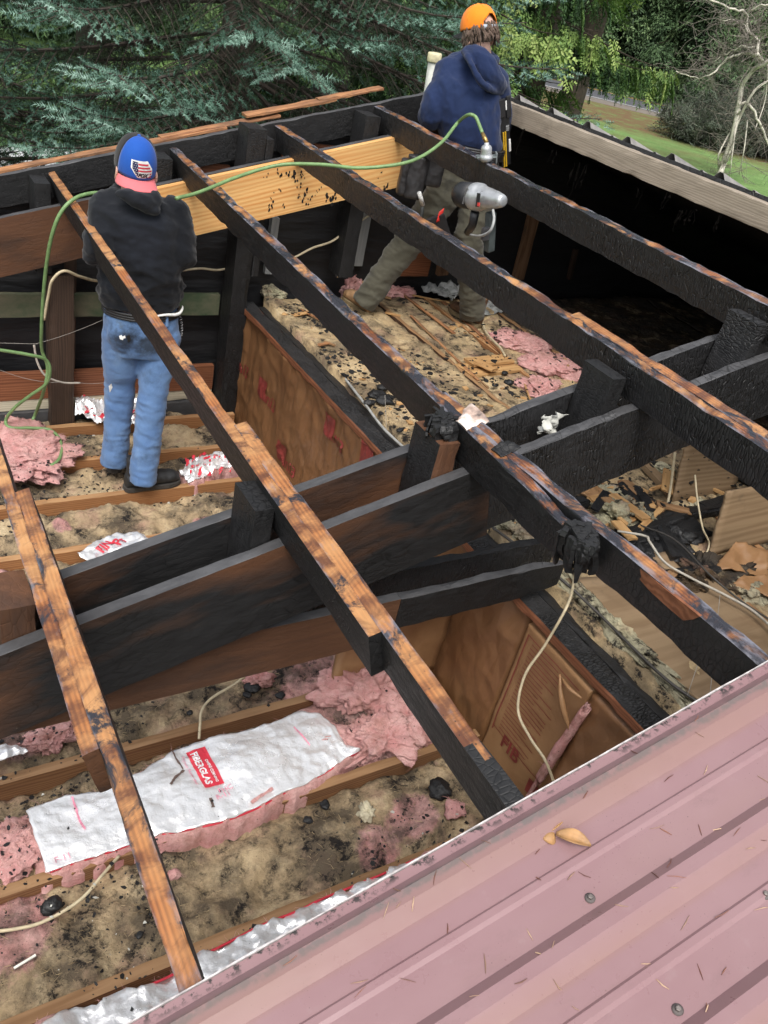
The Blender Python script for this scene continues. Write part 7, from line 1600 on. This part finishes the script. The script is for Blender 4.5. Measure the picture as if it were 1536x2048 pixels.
for pts, r0, r1, nt_ in [([(1436, 356), (1452, 318), (1468, 262), (1478, 205), (1490, 160), (1530, 125), (1580, 100)], .20, .12, 8), ([(1440, 340), (1458, 290), (1478, 240), (1510, 180), (1560, 150)], .13, .07, 6), ([(1478, 205), (1500, 212), (1518, 245), (1536, 285), (1560, 330)], .10, .06, 6),
        ([(1525, 125), (1515, 105), (1515, 80), (1495, 60), (1493, 28), (1470, 18), (1425, 2), (1400, -10)], .11, .05, 16), ([(1515, 110), (1490, 106), (1460, 115), (1440, 132), (1425, 148), (1390, 155), (1352, 143)], .10, .03, 18), ([(1518, 98), (1490, 92), (1455, 105), (1425, 125)], .06, .02, 12), ([(1495, 60), (1480, 45), (1440, 40)], .05, .02, 12),
        ([(1440, 340), (1437, 310), (1470, 245), (1480, 220)], .07, .05, 6), ([(1495, 240), (1488, 300), (1478, 350)], .05, .03, 4), ([(1470, 262), (1462, 330), (1458, 360)], .05, .03, 3), ([(1500, 20), (1530, 10), (1560, 12)], .06, .05, 8), ([(1536, 128), (1530, 200), (1510, 260)], .05, .03, 8)]:
    P = spline([bp(*p, off=rb_.uniform(-.6, .6)) for p in pts], 4); P = [p + Vector((rb_.gauss(0, .03),)*3) for p in P]; mb.tube(P, [.62*(r0+(r1-r0)*i/(len(P)-1)) for i in range(len(P))], 8); twigs(P, int(nt_*1.8), 1.9)
mb.build('trunk', wbark, root, True); tw.build('twigs', twg, root)
# low dark growth under the spruces
for j, (px, py, dd, h, rr_) in enumerate([(300, 200, 15, 2.2, 2.2), (430, 200, 16, 2.4, 2.2), (560, 200, 15.5, 2.2, 2.4), (660, 200, 17, 2.4, 2.4), (770, 200, 17, 2.2, 2.2), (210, 200, 18, 2.0, 2.2)]):
    shrub(['dark evergreen shrub under the spruce', 'dense dark shrub behind the spruce trunk'][j % 2] + ', ' + ['first from the van', 'second from the van', 'third from the van', 'below the rim strips', 'beside the vent pipe', 'behind the van'][j], at_d(px, py, dd), h, rr_, m_dark, 90+j, 2600, .42, 40, 'shrub', 'dark shrubs under the spruces')
# white van half hidden behind the spruce
vw = empty('white_van', (*at_d(135, 250, 12.6)[:2], GZ), math.radians(8)); tag(vw, 'white van parked on the grass behind the spruce', 'van')
def vbuild(name, mb, m, bevel=0.0, par=None): 
    o = mb.build(name, m, None, False, bevel); o.parent = par or vw; return o
vp_ = plain('van_white', (.78, .80, .82), .35, 0, 3, .05, .02); vg = plain('van_glass', (.03, .035, .04), .08, 0, 5, .2, 0); vt = plain('tyre', (.02, .02, .02), .8)
prof = [(-2.4, .35), (-2.4, 1.75), (-2.25, 1.92), (1.2, 1.95), (1.55, 1.85), (2.05, 1.12), (2.5, .98), (2.6, .75), (2.6, .35)]
mb = MB(); m_ = len(prof); mb.add([(x, -.95, z) for x, z in prof]+[(x, .95, z) for x, z in prof], [tuple(range(m_))[::-1], tuple(range(m_, 2*m_))]+[(i, (i+1) % m_, m_+(i+1) % m_, m_+i) for i in range(m_)]); vbuild('body', mb, vp_, .05)
for s in (-1, 1):
    for (x0, x1) in ((-2.1, -.9), (-.75, .4), (.55, 1.4)): vbuild('window', MB().box((x0, s*.955-.01, 1.15), (x1, s*.955+.01, 1.7)), vg, .01)
    for x0 in (-1.5, 1.75):
        M = Matrix.Translation((x0, s*.86, .34)) @ Matrix.Rotation(math.pi/2, 4, 'X'); w_ = vbuild('wheel', MB().lathe([(.20, -.11), (.33, -.10), (.34, 0), (.33, .10), (.20, .11)], M, 24), vt); vbuild('rim', MB().lathe([(.02, -.12), (.19, -.115), (.19, .115), (.02, .12)], M, 16), mag, 0, w_)
vbuild('windscreen', MB().box((-.01, -.8, -.36), (.012, .8, .36), Matrix.Translation((1.83, 0, 1.5)) @ Matrix.Rotation(-.60, 4, 'Y')), vg)
# far low hills so that the land does not end in a line
v = []; f = []; n_ = 60
for i in range(n_+1):
    a = 6.283*i/n_; R_ = 190; h_ = 16+7*noise.noise(Vector((math.cos(a)*2, math.sin(a)*2, 0))); v += [(R_*math.cos(a), R_*math.sin(a), GZ-.5), (R_*1.1*math.cos(a), R_*1.1*math.sin(a), GZ+h_)]
for i in range(n_): f.append((2*i, 2*i+2, 2*i+3, 2*i+1))
t = NT('wooded_hill'); struct(obj('hills', pyd('hills', v, f), t.done(t.ramp(t.noise(.35, 8, .8, t.co), [(.35, (.015, .03, .014)), (.65, (.05, .08, .035))]), .95)))
